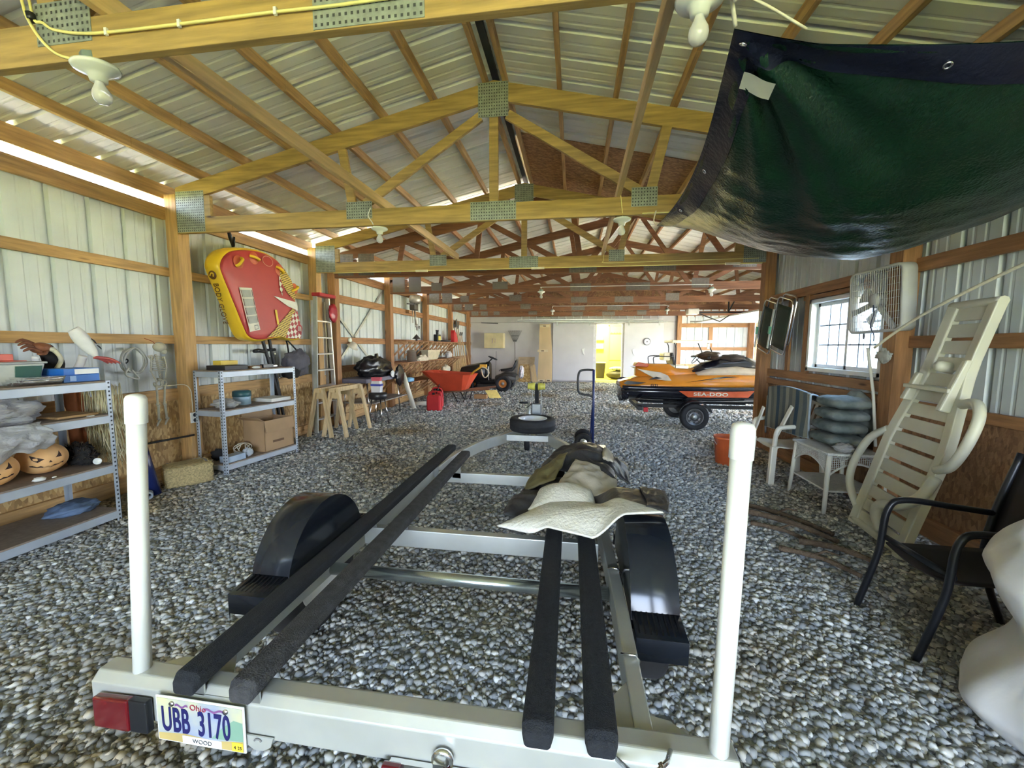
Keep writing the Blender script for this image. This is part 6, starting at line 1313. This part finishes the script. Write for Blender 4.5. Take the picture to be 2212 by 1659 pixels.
build(B().tube(spline([(.55, 1.665, 2.64), (.52, 1.62, 2.69), (.50, 1.60, 2.725), (.53, 1.56, 2.76), (.55, 1.555, 2.70), (.52, 1.60, 2.675)], 5), .007, 8).tube(spline([(.535, 1.60, 2.70), (.64, 1.64, 2.68), (.80, 1.70, 2.63)], 4), .005, 6), 'rope', ROPE, tie)
build(B().lump((.515, 1.59, 2.70), (.022, .02, .022), 3, .3, 3, 14, 10), 'knot', ROPE, tie)
solo(B().tube(spline([(.715, 3.93, 2.59), (.70, 3.97, 2.64), (.71, 3.975, 2.70), (.72, 3.985, 2.73)], 5), .006, 6), 'tie_rope', ROPE, 'short white cord tying the far tarp corner to a truss', 'cord')
# ------------------------------------------------------------------ box fan in front of the window
fn = thing('box_fan', (2.68, 4.12, 1.64), 'dusty white box fan hung over the window corner', 'fan')
FW = mat('fan_plastic', (.52, .52, .49), .5, 0, .08, 6)
fu, fw_ = V((.10, -.99, .03)).normalized(), V((-.03, .03, 1)).normalized(); fc = V((2.70, 4.13, 1.92)); fnm = fu.cross(fw_) * -1
if fnm.x > 0: fnm = -fnm
def fp(a, b_, d=0.): return fc + fu * a + fw_ * b_ + fnm * d
def rr(h, r, n=6):
    out = []
    for cx, cz, a0 in ((h - r, h - r, 0), (-h + r, h - r, pi / 2), (-h + r, -h + r, pi), (h - r, -h + r, 1.5 * pi)):
        out += [(cx + r * cos(a0 + pi / 2 * k / n), cz + r * sin(a0 + pi / 2 * k / n)) for k in range(n + 1)]
    return out
o1, o2 = rr(.285, .06), rr(.262, .05)
fb_ = B(); rings = [[fp(a, b_, d) for a, b_ in q] for q, d in ((o1, -.055), (o1, .055), (o2, .06), (o2, -.06), (o1, -.055))]
build(fb_.loft(rings, cap=False), 'housing', FW, fn)
gr = B()
for d in (.058, -.058):
    for k in range(-11, 12): gr.tube([fp(k * .0225, -.262, d), fp(k * .0225, .262, d)], .0024, 4, False)
    for k in range(-4, 5): gr.tube([fp(-.262, k * .058, d), fp(.262, k * .058, d)], .0016, 4, False)
build(gr, 'grille', FW, fn, weld=False)
build(B().lathe([(.001, .03), (.06, .03), (.07, .0), (.07, -.05), (.001, -.05)], fp(0, 0, .03), fnm, 22), 'motor', FW, fn)
build(B().bar(fp(-.03, .26, .045), fp(-.0, 0, .045), .05, .012, up=fnm).bar(fp(-.262, -.1, .045), fp(0, -.02, .045), .05, .012, up=fnm).bar(fp(.2, -.26, .045), fp(0, 0, .045), .05, .012, up=fnm), 'bracket', FW, fn)
for k in range(5):
    a = 2 * pi * k / 5 + .3
    build(B().grid(lambda u, v: fp((.06 + .185 * u) * cos(a + (v - .5) * .6), (.06 + .185 * u) * sin(a + (v - .5) * .6), -.02 + .035 * (v - .5)), 8, 8), 'blade', mat('fan_blade', (.42, .42, .40), .45), fn, solid=.003)
build(B().tube(spline([fp(0, -.04, .06), fp(.02, -.12, .07), fp(-.02, -.22, .065), fp(.0, -.30, .05), fp(-.01, -.36, .04)], 5), .005, 6).tube(spline([fp(-.17, -.285, .0), fp(-.17, -.33, .0), fp(-.18, -.55, -.01)], 4), .003, 5).lathe([(.008, 0), (.01, -.03), (.006, -.05)], fp(-.17, -.285, 0), Z3, 8), 'power_cord', mat('cord_dark', (.08, .09, .12), .5), fn)
# ------------------------------------------------------------------ folding chairs hanging on the right wall
GRN = mat('chair_green', (.02, .035, .02), .7, 0, .3, 6)
def folding(o, lean, label, cl):
    f = thing('folding_chair', o, label, 'folding chair', 'folding chairs hung on the right wall')
    o = V(o); u = V((.0, -1, .0)); w = V((0, lean, 1)).normalized(); n_ = V((-1, 0, 0))
    u = (u - w * u.dot(w)).normalized()
    P = lambda a, b_, d=0: o + u * a + w * b_ + n_ * d
    def loop(h, wd, r, d, b0): return [P(a, b0 + b_, d) for a, b_ in spl(wd, h, r)]
    def spl(wd, h, r): return [(x, z) for x, z in [(-wd / 2, r), (-wd / 2, h - r), (-wd / 2 + r * .3, h - r * .3), (-wd / 2 + r, h), (wd / 2 - r, h), (wd / 2 - r * .3, h - r * .3), (wd / 2, h - r), (wd / 2, r), (wd / 2 - r * .3, r * .3), (wd / 2 - r, 0), (-wd / 2 + r, 0), (-wd / 2 + r * .3, r * .3)]]
    build(B().tube(loop(.70, .40, .06, .06, .02), .0115, 8, closed=True), 'frame', CHROME, f)
    build(B().tube(loop(.62, .36, .06, .015, .14), .0115, 8, closed=True), 'rear_frame', CHROME, f)
    build(B().grid(lambda q, v: P(-.17 + .34 * q, .08 + .55 * v, .06 + .012 * sin(pi * q)), 8, 10), 'fabric', cl, f, solid=.004)
    build(B().bar(P(-.20, .02, .09), P(-.20, .55, .09), .03, .014, up=n_), 'armrest', mat('armrest_pale', (.55, .60, .58), .4), f)
    build(B().box(0, 0, 0, .001, .001, .001) if 0 else B().bar(P(-.20, .22, .10), P(-.20, .32, .10), .045, .02, up=n_), 'clip', mat('clip_mint', (.12, .42, .30), .5), f)
    return f
folding((2.74, 6.33, 1.43), -.28, 'folded lawn chair with dark green seat closest to the corner post', GRN)
folding((2.72, 5.88, 1.42), -.25, 'folded lawn chair with mint clip on its bright frame, beside the window', GRN)
# ------------------------------------------------------------------ plastic armchair, cushions, wicker table, bag
PLW = mat('resin_white', (.70, .69, .60), .4, 0, .06, 4)
ch = thing('plastic_armchair', (2.45, 5.0, 0), 'white resin armchair buried under striped seat cushions', 'armchair')
cx, cy_ = 2.42, 4.98
build(B().grid(lambda u, v: V((cx - .22 + .46 * u, cy_ - .24 + .48 * v, .42 - .02 * sin(pi * u) - .015 * sin(pi * v) - (.03 if u < .05 else 0))), 12, 12), 'seat', PLW, ch, solid=.012)
for sx in (-1, 1):
    for sy in (-1, 1): build(B().hexa([V((cx + sx * .24 + a, cy_ + sy * .25 + b_, z)) for z, k in ((0, 1), (.43, 0)) for a, b_ in ((-.03 + sx * .03 * k, -.03 + sy * .03 * k), (.03 + sx * .03 * k, -.03 + sy * .03 * k), (.03 + sx * .03 * k, .03 + sy * .03 * k), (-.03 + sx * .03 * k, .03 + sy * .03 * k))]), 'leg', PLW, ch, bevel=.01)
for sy in (-1, 1):
    build(B().tube(spline([(cx - .24, cy_ + sy * .26, .42), (cx - .23, cy_ + sy * .28, .60), (cx - .15, cy_ + sy * .29, .645), (cx + .18, cy_ + sy * .29, .66)], 5), .024, 8), 'arm', PLW, ch, bevel=0)
for k in range(5): build(B().bar((cx + .22, cy_ - .2 + .1 * k, .42), (cx + .36, cy_ - .2 + .1 * k, .86), .055, .012, up=(1, 0, 0)), 'back_slat', PLW, ch)
build(B().bar((cx + .365, cy_ - .26, .87), (cx + .365, cy_ + .26, .87), .03, .06), 'back_rail', PLW, ch, bevel=.01)
CST = stripe_mat('cushion_stripe', [(.13, .13, .105), (.03, .055, .075), (.16, .15, .115), (.10, .105, .085), (.22, .21, .16), (.07, .085, .08)], 1, 3.6)
CGR = mat('cushion_green', (.07, .10, .09), .85, 0, .4, 6, .4, 20, col2=(.28, .31, .29))
cu = thing('chair_cushion', (2.35, 4.9, .62), 'striped blue-grey seat pad draped over the resin armchair', 'cushion')
PL_, PR_ = V((2.29, 5.26, 0)), V((2.44, 4.56, 0)); PN = V((-.88, -.47, 0))
def pad(u, v, off=0.):
    p = PL_ * (1 - v) + PR_ * v; f = min(1, u / .58); g = max(0, (u - .58) / .42); c = max(0, .14 - v) / .14
    p = p + PN * (.07 * sin(pi * f * .5) * (1 - f) + .03 - .22 * g + off - .03 * sin(pi * f)) + Z3 * (.57 + .45 * f ** .9 + .03 * sin(pi * min(1, f + g * .5)) * (g > 0) - .11 * g * g - .10 * c * c + .05 * sin(pi * v) * f + off * g)
    p.y += .05 * sin(v * 6 + u * 2) * (1 - f); p -= PN * .08 * c
    return p
build(B().grid(lambda u, v: pad(u, v, .026 * (sin(pi * min(max(v, .02), .98)) ** .3)), 44, 44).grid(lambda u, v: pad(u, v, -.018), 44, 44), 'pad', CST, cu, weld=False)
build(B().tube([pad(a, b_, .006) for a, b_ in [(0, k / 14) for k in range(15)] + [(k / 14, 1) for k in range(1, 15)] + [(1, 1 - k / 14) for k in range(1, 15)] + [(1 - k / 14, 0) for k in range(1, 14)]], .010, 6, closed=True), 'piping', mat('piping_pale', (.36, .42, .44), .6), cu)
for a, b_ in (((2.30, 4.66, .88), (2.22, 4.80, .50)), ((2.24, 5.16, .80), (2.18, 5.22, .50))): build(B().bar(a, b_, .05, .018, up=(1, 0, 0)), 'arm_support', PLW, ch, bevel=.004)
for k, lab in enumerate(('lowest of the four green seat cushions piled on the wicker table', 'second green seat cushion from the bottom of the pile', 'third green seat cushion from the bottom of the pile', 'top green seat cushion of the pile beside the armchair')):
    z = .572 + .118 * k
    q = thing('seat_cushion', (2.53, 4.30, z), lab, 'cushion', 'green seat cushions piled on the wicker table')
    def cush(u, v, z=z, k=k):
        t = 2 * pi * u; e = pi * (v - .5); pw = lambda c_, g: (abs(c_) ** g) * (1 if c_ > 0 else -1)
        a, b_, c_ = pw(cos(e), .5) * pw(cos(t), .55), pw(cos(e), .5) * pw(sin(t), .55), pw(sin(e), .8)
        tuft = .010 * cos(a * 7) * cos(b_ * 7)
        return V((2.53 + .17 * a + .008 * k, 4.30 + .22 * b_ - .01 * k, z + .058 + (.053 + tuft * .6) * c_))
    build(B().grid(cush, 44, 18, cu=True), 'pad', CGR, q)
rc = thing('round_cushion', (2.66, 4.4, .7), 'pale ruffled cushion standing against the wall behind the pile', 'cushion')
build(B().grid(lambda u, v: V((2.752 - .03 * cos(pi * (v - .5)) - .02 * sin(2 * pi * u * 12) * cos(pi * (v - .5)) ** 2, 4.40 + (.26 * v) * cos(2 * pi * u) * (1 + .02 * sin(u * 75)), .80 + (.28 * v) * sin(2 * pi * u) * (1 + .02 * sin(u * 75)))), 70, 14, cu=True), 'pad', mat('cushion_pale', (.26, .30, .28), .85, 0, .3, 8), rc, solid=.02)
wt = thing('wicker_table', (2.45, 4.12, 0), 'white wicker side table beside the resin armchair', 'table')
tx0, tx1, ty0, ty1 = 2.28, 2.74, 3.95, 4.52
WK = mat('wicker_white', (.66, .66, .61), .55, 0, .1, 30, .6, 90)
build(B().box(tx0 - .02, ty0 - .02, .535, tx1 + .02, ty1 + .02, .56), 'top', WK, wt, bevel=.01)
for x in (tx0 + .01, tx1 - .02):
    for y in (ty0 + .01, ty1 - .02): build(B().cyl((x, y, .54), (x + (.03 if x > 2.4 else -.03), y + (.03 if y > 4 else -.03), 0), .022, .017, n=10), 'leg', PLW, wt)
def apron(p, q):
    b = B(); p, q = V(p), V(q); d = q - p; n = int(d.length / .016)
    for i in range(n + 1):
        t = i / n; dep = .07 + .12 * (2 * t - 1) ** 2; c = p + d * t
        b.tube([c + Z3 * .0, c + Z3 * -dep], .0028, 4, False)
    for k in range(8):
        z = -.012 - .016 * k
        ok = [t for t in [i / 40 for i in range(41)] if .07 + .12 * (2 * t - 1) ** 2 > -z]
        for seg in ([t for t in ok if t <= .5], [t for t in ok if t >= .5]):
            if len(seg) > 1: b.tube([p + d * seg[0] + Z3 * z, p + d * seg[-1] + Z3 * z], .0028, 4, False)
    b.tube([p + d * t + Z3 * -(.07 + .12 * (2 * t - 1) ** 2) for t in [i / 20 for i in range(21)]], .009, 6)
    return b
for p, q in (((tx0, ty0, .535), (tx0, ty1, .535)), ((tx0, ty0, .535), (tx1, ty0, .535)), ((tx1, ty0, .535), (tx1, ty1, .535)), ((tx0, ty1, .535), (tx1, ty1, .535))): build(apron(p, q), 'apron', WK, wt, weld=False)
build(B().box(tx0, ty0, .20, tx1, ty1, .215), 'lower_shelf', WK, wt)
solo(B().lump((2.43, 4.0, .60), (.085, .08, .04), 3, .28, 2.6, 28, 16, flat=.562), 'clear_bag', film_mat('clear_film', (.8, .8, .78), .6), 'crumpled clear plastic bag on the wicker table', 'bag', weld=False)
# ------------------------------------------------------------------ chaise lounge leaning against the wall
RES = mat('resin_cream', (.62, .61, .48), .45, 0, .06, 4)
lg = thing('chaise_lounge', (2.35, 3.4, 0), 'cream plastic slatted chaise lounge leaning upright against the wall', 'chaise lounge')
P0, P1 = V((2.33, 3.40, .03)), V((2.72, 3.25, 1.80)); LA = (P1 - P0); LL = LA.length; LA.normalize(); LW = V((-.13, -.99, 0)).normalized(); LN = LW.cross(LA).normalized()
if LN.x > 0: LN = -LN
hw = lambda t: .335 if t < .45 else .335 - .12 * min(1, (t - .45) / .3)
def lp_(a, t, d=0.): return P0 + LA * (t * LL) + LW * a + LN * d
for s in (-1, 1):
    rings = []
    for k in range(15):
        t = k / 14; w = hw(t); rings.append([lp_(s * w, t, -.02), lp_(s * (w - .085), t, -.02), lp_(s * (w - .085), t, .03), lp_(s * w, t, .04)])
    build(B().loft(rings, smooth=False), 'side_rail', RES, lg, bevel=.008)
for k in range(15):
    t0 = .02 + k * .0655; t1 = t0 + (.052 if k not in (0, 14) else .056); w = hw(t0) - .08; w2 = hw(t1) - .08
    build(B().hexa([lp_(-w, t0, -.004), lp_(w, t0, -.004), lp_(w2, t1, -.004), lp_(-w2, t1, -.004), lp_(-w, t0, .016), lp_(w, t0, .016), lp_(w2, t1, .016), lp_(-w2, t1, .016)]), 'slat', RES, lg, bevel=.004)
for t in (0, 1): build(B().tube([lp_(a, t + (.0 if t else .02) , .01) for a in [hw(t) * (k / 6 - 1) for k in range(13)]], .03, 8), 'end_rail', RES, lg)
def arm(pts, r=.03): build(B().tube(spline([lp_(*q) for q in pts], 5), r, 10), 'arm', RES, lg)
arm([(-.33, .46, .02), (-.45, .40, .05), (-.51, .30, .06), (-.51, .21, .06), (-.44, .14, .05), (-.32, .08, .02)])
arm([(.27, .62, .02), (.42, .63, .05), (.50, .58, .06), (.50, .48, .06), (.44, .40, .05), (.32, .37, .03)])
arm([(.34, .34, .03), (.38, .26, .09), (.30, .20, .13), (.16, .17, .15), (.10, .12, .12), (.12, .06, .06)], .034)
for s, t0, t1 in ((-1, .72, .60), (1, .78, .58)): build(B().hexa([lp_(s * .20 + a, t, d) for t, e in ((t0, 0), (t1, .03)) for a, d in ((-.025, .03), (.025, .03), (.025, .065 + e), (-.025, .065 + e))]), 'leg', RES, lg, bevel=.01)
build(B().bar(lp_(-.24, .66, .07), lp_(.22, .66, .07), .05, .03), 'leg_crossbar', RES, lg, bevel=.006)
build(B().lathe([(.001, .05), (.03, .045), (.038, .02), (.04, -.05)], lp_(.02, .75, .05), LN, 14), 'hinge_stub', RES, lg)
solo(B().tube(spline([(2.60, 4.0, 1.50), (2.60, 3.7, 1.67), (2.58, 3.3, 1.83), (2.60, 2.7, 2.04), (2.70, 2.2, 2.2)], 6), .011, 8), 'white_rope', ROPE, 'white rope stretched upward along the right wall', 'rope')
solo(B().tube([(2.61, 4.10, 1.50), (2.66, 4.06, 1.1), (2.69, 4.02, .62)], .012, 8), 'white_rod', PLW, 'thin white rod hanging beside the chaise lounge', 'rod')
solo(B().lump((2.67, 3.99, 1.43), (.025, .08, .055), 9, .5, 2.2, 24, 16), 'canvas_flap', mat('flap_grey', (.42, .42, .36), .8), 'grey cloth flap hanging below the box fan', 'cloth')
# ------------------------------------------------------------------ dark chair, white sack, sticks, bucket
bc2 = thing('metal_armchair', (2.05, 2.5, 0), 'dark metal patio armchair in front of the chaise lounge', 'armchair')
DK = mat('patio_black', (.012, .013, .016), .35, .2)
x, y = 1.72, 2.42
for dy in (0, -.42):
    build(B().tube(spline([(x - .06, y + .1 + dy, 0), (x, y + .06 + dy, .35), (x + .02, y + .05 + dy, .6), (x + .10, y + .05 + dy, .665), (x + .35, y + .05 + dy, .64), (x + .52, y + .05 + dy, .62)], 6), .017, 8), 'arm_frame', DK, bc2)
    build(B().tube(spline([(x + .62, y + .05 + dy, 0), (x + .5, y + .05 + dy, .42), (x + .62, y + .05 + dy, .95)], 6), .017, 8), 'rear_leg', DK, bc2)
build(B().grid(lambda u, v: V((x + .02 + .5 * u, y + .04 - .40 * v, .42 - .03 * sin(pi * v))), 10, 10), 'seat', mat('sling_dark', (.02, .014, .012), .7), bc2, solid=.01)
build(B().grid(lambda u, v: V((x + .50 + .12 * u, y + .04 - .40 * v, .44 + .5 * u)), 10, 10), 'backrest', MATS['sling_dark'], bc2, solid=.01)
build(B().tube([(x + .02, y + .05, .45), (x + .02, y - .37, .45)], .015, 8), 'front_bar', DK, bc2)
ws = thing('white_sack', (2.05, 1.75, 0), 'large white plastic sack at the lower right edge of the photo', 'sack')
SK = mat('sack_plastic', (.66, .66, .66), .45, 0, .05, 3, .2, 8)
def sackf(u, v):
    t = 2 * pi * u; e = v
    r = (.40 + .06 * sin(3 * e * pi)) * (1 if e < .8 else 1 - .25 * (e - .8) / .2) * (.86 + .14 * min(1, e * 6))
    k = 1 + .10 * noise.noise(V((cos(t) * 1.3, sin(t) * 1.3, e * 2.2))) + .05 * noise.noise(V((cos(t) * 3, sin(t) * 3, e * 4)))
    zt_ = .74 + .16 * (.5 + .5 * cos(t - .6))
    if e > .97: r *= .2
    return V((2.02 + r * k * cos(t), 1.66 + r * .74 * k * sin(t), .005 + zt_ * min(1, e / .97)))
build(B().grid(sackf, 64, 44, cu=True), 'sack', SK, ws, weld=False)
STK = mat('bark', (.13, .09, .055), .9, 0, .4, 14, .8, 40, (1, 1, 1))
for k, (a, b_, r, lab) in enumerate((((1.60, 3.98), (2.05, 3.42), .022, 'long branch farthest back in the pile of sticks'), ((1.55, 3.75), (1.98, 3.25), .026, 'thickest branch across the middle of the stick pile'), ((1.50, 3.55), (1.82, 3.2), .019, 'short branch at the left side of the stick pile'), ((1.70, 3.22), (2.05, 2.96), .024, 'pale broken branch at the front of the stick pile'), ((1.52, 3.12), (1.86, 2.80), .02, 'thin branch closest to the camera in the stick pile'))):
    z = .035 + .02 * (k % 2)
    m = (V((*a, 0)) + V((*b_, 0))) / 2 + V((.03, .02, 0)); pts = spline([V((*a, z)), V((m.x, m.y, z + .015)), V((*b_, z))], 5)
    bb = B().tube(pts, [r * (1 + .12 * sin(i * 2.1)) * (1 - .03 * i) for i in range(len(pts))], 9)
    if k % 2 == 0: bb.tube([pts[4], pts[4] + V((.06, -.05, .06)), pts[4] + V((.10, -.12, .07))], [r * .5, r * .4, r * .2], 6)
    solo(bb, 'branch', STK, lab, 'branch', 'sticks on the gravel by the right wall')
bq = thing('orange_bucket', (1.95, 5.5, 0), 'orange plastic bucket half hidden behind the right white post', 'bucket')
ORB = mat('bucket_orange', (.62, .13, .04), .4)
build(B().lathe([(.001, 0), (.12, 0), (.145, .33), (.155, .335), (.155, .36), (.14, .36), (.115, .02), (.001, .02)], (1.97, 5.5, 0), Z3, 24), 'pail', ORB, bq)
build(B().tube(arc((1.97, 5.5, .33), .155, pi, 2 * pi, 14, (1, 0, 0), (0, .5, .86)), .005, 6), 'bail', CHROME, bq)
# ------------------------------------------------------------------ bare bulbs in porcelain holders, cables
def lamp(c, tilt, label, box=True):
    l = thing('lampholder', c, label, 'lamp', 'bare bulbs in porcelain holders')
    c = V(c); ax = V((tilt[0], tilt[1], -1)).normalized()
    if box: build(B().lathe([(.001, -.045), (.045, -.045), (.05, -.01), (.05, .0), (.001, .0)], c, ax, 8, False), 'junction_box', mat('box_steel', (.25, .32, .27), .45, .6), l)
    build(B().lathe([(.001, -.004), (.080, -.004), (.084, .004), (.078, .014), (.05, .026), (.034, .036), (.030, .058), (.001, .058)], c, ax, 24), 'holder', PORC, l)
    build(B().lathe([(.015, .055), (.017, .066), (.022, .078), (.032, .098), (.0345, .115), (.030, .133), (.018, .145), (.001, .149)], c, ax, 20), 'bulb', BULB, l)
    return l
lamp((-2.08, 1.60, 2.700), (.05, .10), 'bare bulb in porcelain holder under the yellow-cabled truss, on the left')
lamp((.41, 1.60, 2.700), (0, .05), 'bare bulb at the top edge of the photo beside the tarp rope')
lamp((-2.01, 4.09, 2.705), (0, 0), 'bare bulb on the left of the second truss, over the inflatable', False)
lamp((.43, 4.09, 2.70), (0, 0), 'bare bulb close to the far corner of the green tarp')
lamp((-.735, 9.20, 2.705), (0, 0), 'bare bulb on the left of the second old truss')
lamp((2.84, 9.20, 2.705), (0, 0), 'bare bulb on the second old truss above the jet ski')
lamp((-.735, 14.15, 2.705), (0, 0), 'bare bulb on the fourth old truss, above the tall plank')
lamp((3.02, 14.15, 2.705), (0, 0), 'bare bulb on the fourth old truss, above the golf cart')
def cable(pts, label, m=CABLE, r=.006, n=5, clips=()):
    c = thing('electric_cable', pts[0], label, 'cable')
    build(B().tube(spline(pts, n), r, 6), 'cable', m, c)
    for q in clips: build(B().box(q[0] - .006, q[1] - .008, q[2] - .014, q[0] + .006, q[1] + .002, q[2] + .014), 'staple', WHITE, c)
    return c
y = 1.553
cable([(-2.36, y, 3.1), (-2.33, y, 2.97), (-2.31, y, 2.88), (-2.27, y, 2.865), (-2.21, y, 2.83), (-2.05, y, 2.80), (-1.8, y, 2.792), (-1.5, y, 2.79), (-1.2, y, 2.79), (-.9, y, 2.785), (-.4, y, 2.79), (.1, y, 2.785), (.4, y, 2.79)], 'yellowish cable stapled along the closest truss chord', clips=[(-1.95, y, 2.795), (-1.6, y, 2.79), (-1.17, y, 2.79)])
cable([(-2.375, y - .012, 3.1), (-2.345, y - .014, 2.95), (-2.325, y - .014, 2.88), (-2.28, y - .008, 2.80), (-2.22, 1.555, 2.74), (-2.15, 1.56, 2.715)], 'cable dropping from the closest truss into the left bulb holder')
build(B().cyl((-2.325, y - .004, 2.905), (-2.318, y - .004, 2.875), .016, n=8), 'tape_band', BLACK, bpy.data.objects['electric_cable.001'])
cable([(-2.05, 3.99, 2.88), (-2.07, 3.97, 2.8), (-2.04, 3.99, 2.74), (-2.03, 4.02, 2.70)], 'short wire feeding the second truss left bulb', WHITE, .005)
cable([(.40, 3.985, 2.9), (.41, 3.97, 2.8), (.43, 4.02, 2.70)], 'short wire feeding the bulb by the tarp corner', CABLE, .005)
cable([(.60, 3.99, 2.715), (1.4, 3.99, 2.716), (2.3, 3.99, 2.715)], 'pale cable under the second truss chord behind the tarp', CABLE, .006)
cable([(.42, 6.43, 2.95), (.425, 6.425, 2.80), (.47, 6.425, 2.755), (1.2, 6.425, 2.76), (2.6, 6.425, 2.77)], 'pale cable along the right half of the last pine truss', CABLE, .006)
cable([(-4.0, 6.43, 2.70), (-2.5, 6.43, 2.702), (-.5, 6.43, 2.703), (1.0, 6.43, 2.704), (2.65, 6.43, 2.70)], 'pale cable running the full width under the last pine truss', CABLE, .007)
cable([(-.74, 9.24, 2.78), (-.735, 9.235, 2.80), (-.6, 9.235, 2.81), (.9, 9.235, 2.81), (2.7, 9.235, 2.81), (2.83, 9.235, 2.80), (2.84, 9.235, 2.78)], 'cable linking the two bulbs of the second old truss', WHITE, .008)
cable([(-.74, 14.18, 2.79), (-.72, 14.18, 2.86), (-.5, 14.18, 2.865), (1.0, 14.18, 2.865), (2.9, 14.18, 2.865), (3.02, 14.18, 2.79)], 'cable linking the two bulbs of the fourth old truss', WHITE, .01)
for x in (-2.45, -.57, 2.25): build(B().box(x - .10, 6.405, 2.685, x + .10, 6.435, 2.715), 'cable_cover', mat('tape_cream', (.75, .70, .5), .5), bpy.data.objects['electric_cable.006'])
# ------------------------------------------------------------------ camera, light, exposure
cam = bpy.data.cameras.new('camera'); co = bpy.data.objects.new('camera', cam); COL.objects.link(co); SC.camera = co
F, YAW, PIT, ROL = 878.5, .1492, .0933, .0049
cam.sensor_fit = 'HORIZONTAL'; cam.sensor_width = 36; cam.lens = F / 2212 * 36; cam.clip_start = .02
co.matrix_world = Matrix.Translation((0, 0, 1.5)) @ Matrix.Rotation(YAW, 4, 'Z') @ Matrix.Rotation(pi / 2 - PIT, 4, 'X') @ Matrix.Rotation(ROL, 4, 'Z')
W_ = bpy.data.worlds.new('sky'); SC.world = W_; W_.use_nodes = True
nt = W_.node_tree; bg = nt.nodes['Background']
tc = nt.nodes.new('ShaderNodeTexCoord'); sp = nt.nodes.new('ShaderNodeSeparateXYZ'); rp = nt.nodes.new('ShaderNodeValToRGB')
nt.links.new(tc.outputs['Generated'], sp.inputs[0]); nt.links.new(sp.outputs[2], rp.inputs[0])
E = rp.color_ramp.elements; E[0].position = 0; E[0].color = (.80, .88, 1, 1); E[1].position = .6; E[1].color = (.38, .60, 1, 1)
nt.links.new(rp.outputs[0], bg.inputs[0]); bg.inputs[1].default_value = 4.6
su = bpy.data.lights.new('sun', 'SUN'); su.energy = 80; su.angle = radians(1); su.color = (1, .95, .86)
so_ = bpy.data.objects.new('sun', su); COL.objects.link(so_)
so_.rotation_euler = V((-.33, -.80, -.50)).to_track_quat('-Z', 'Y').to_euler(); so_.location = (20, 30, 30)
def portal(name, loc, d, sx, sy):
    l = bpy.data.lights.new(name, 'AREA'); l.shape = 'RECTANGLE'; l.size = sx; l.size_y = sy; l.cycles.is_portal = True
    o = bpy.data.objects.new(name, l); COL.objects.link(o); o.location = loc; o.rotation_euler = V(d).to_track_quat('-Z', 'Y').to_euler()
portal('doorway_portal', ((BO[0] + BO[1]) / 2, YB - .1, 1.31), (0, 1, 0), BO[1] - BO[0], 2.62)
portal('overhead_door_portal', (XO + .05, 12.45, 1.25), (-1, 0, 0), 6.9, 2.5)
portal('window_portal', (XR + .1, 4.81, 1.64), (-1, 0, 0), 1.2, .84)
rl = bpy.data.lights.new('room_lamp', 'POINT'); rl.energy = 70; rl.color = (1, .93, .7); rl.shadow_soft_size = .15
ro = bpy.data.objects.new('room_lamp', rl); COL.objects.link(ro); ro.location = (1.3, 18.5, 2.5)
vs = SC.view_settings; vs.view_transform = 'Standard'; vs.look = 'None'; vs.gamma = 1; vs.use_curve_mapping = False; vs.exposure = 2.5
cy = SC.cycles; cy.use_denoising = True; cy.max_bounces = 7; cy.diffuse_bounces = 5; cy.use_adaptive_sampling = True; cy.adaptive_threshold = .035; cy.glossy_bounces = 4; cy.transparent_max_bounces = 12
cy.sample_clamp_indirect = 12; cy.caustics_reflective = False; cy.caustics_refractive = False
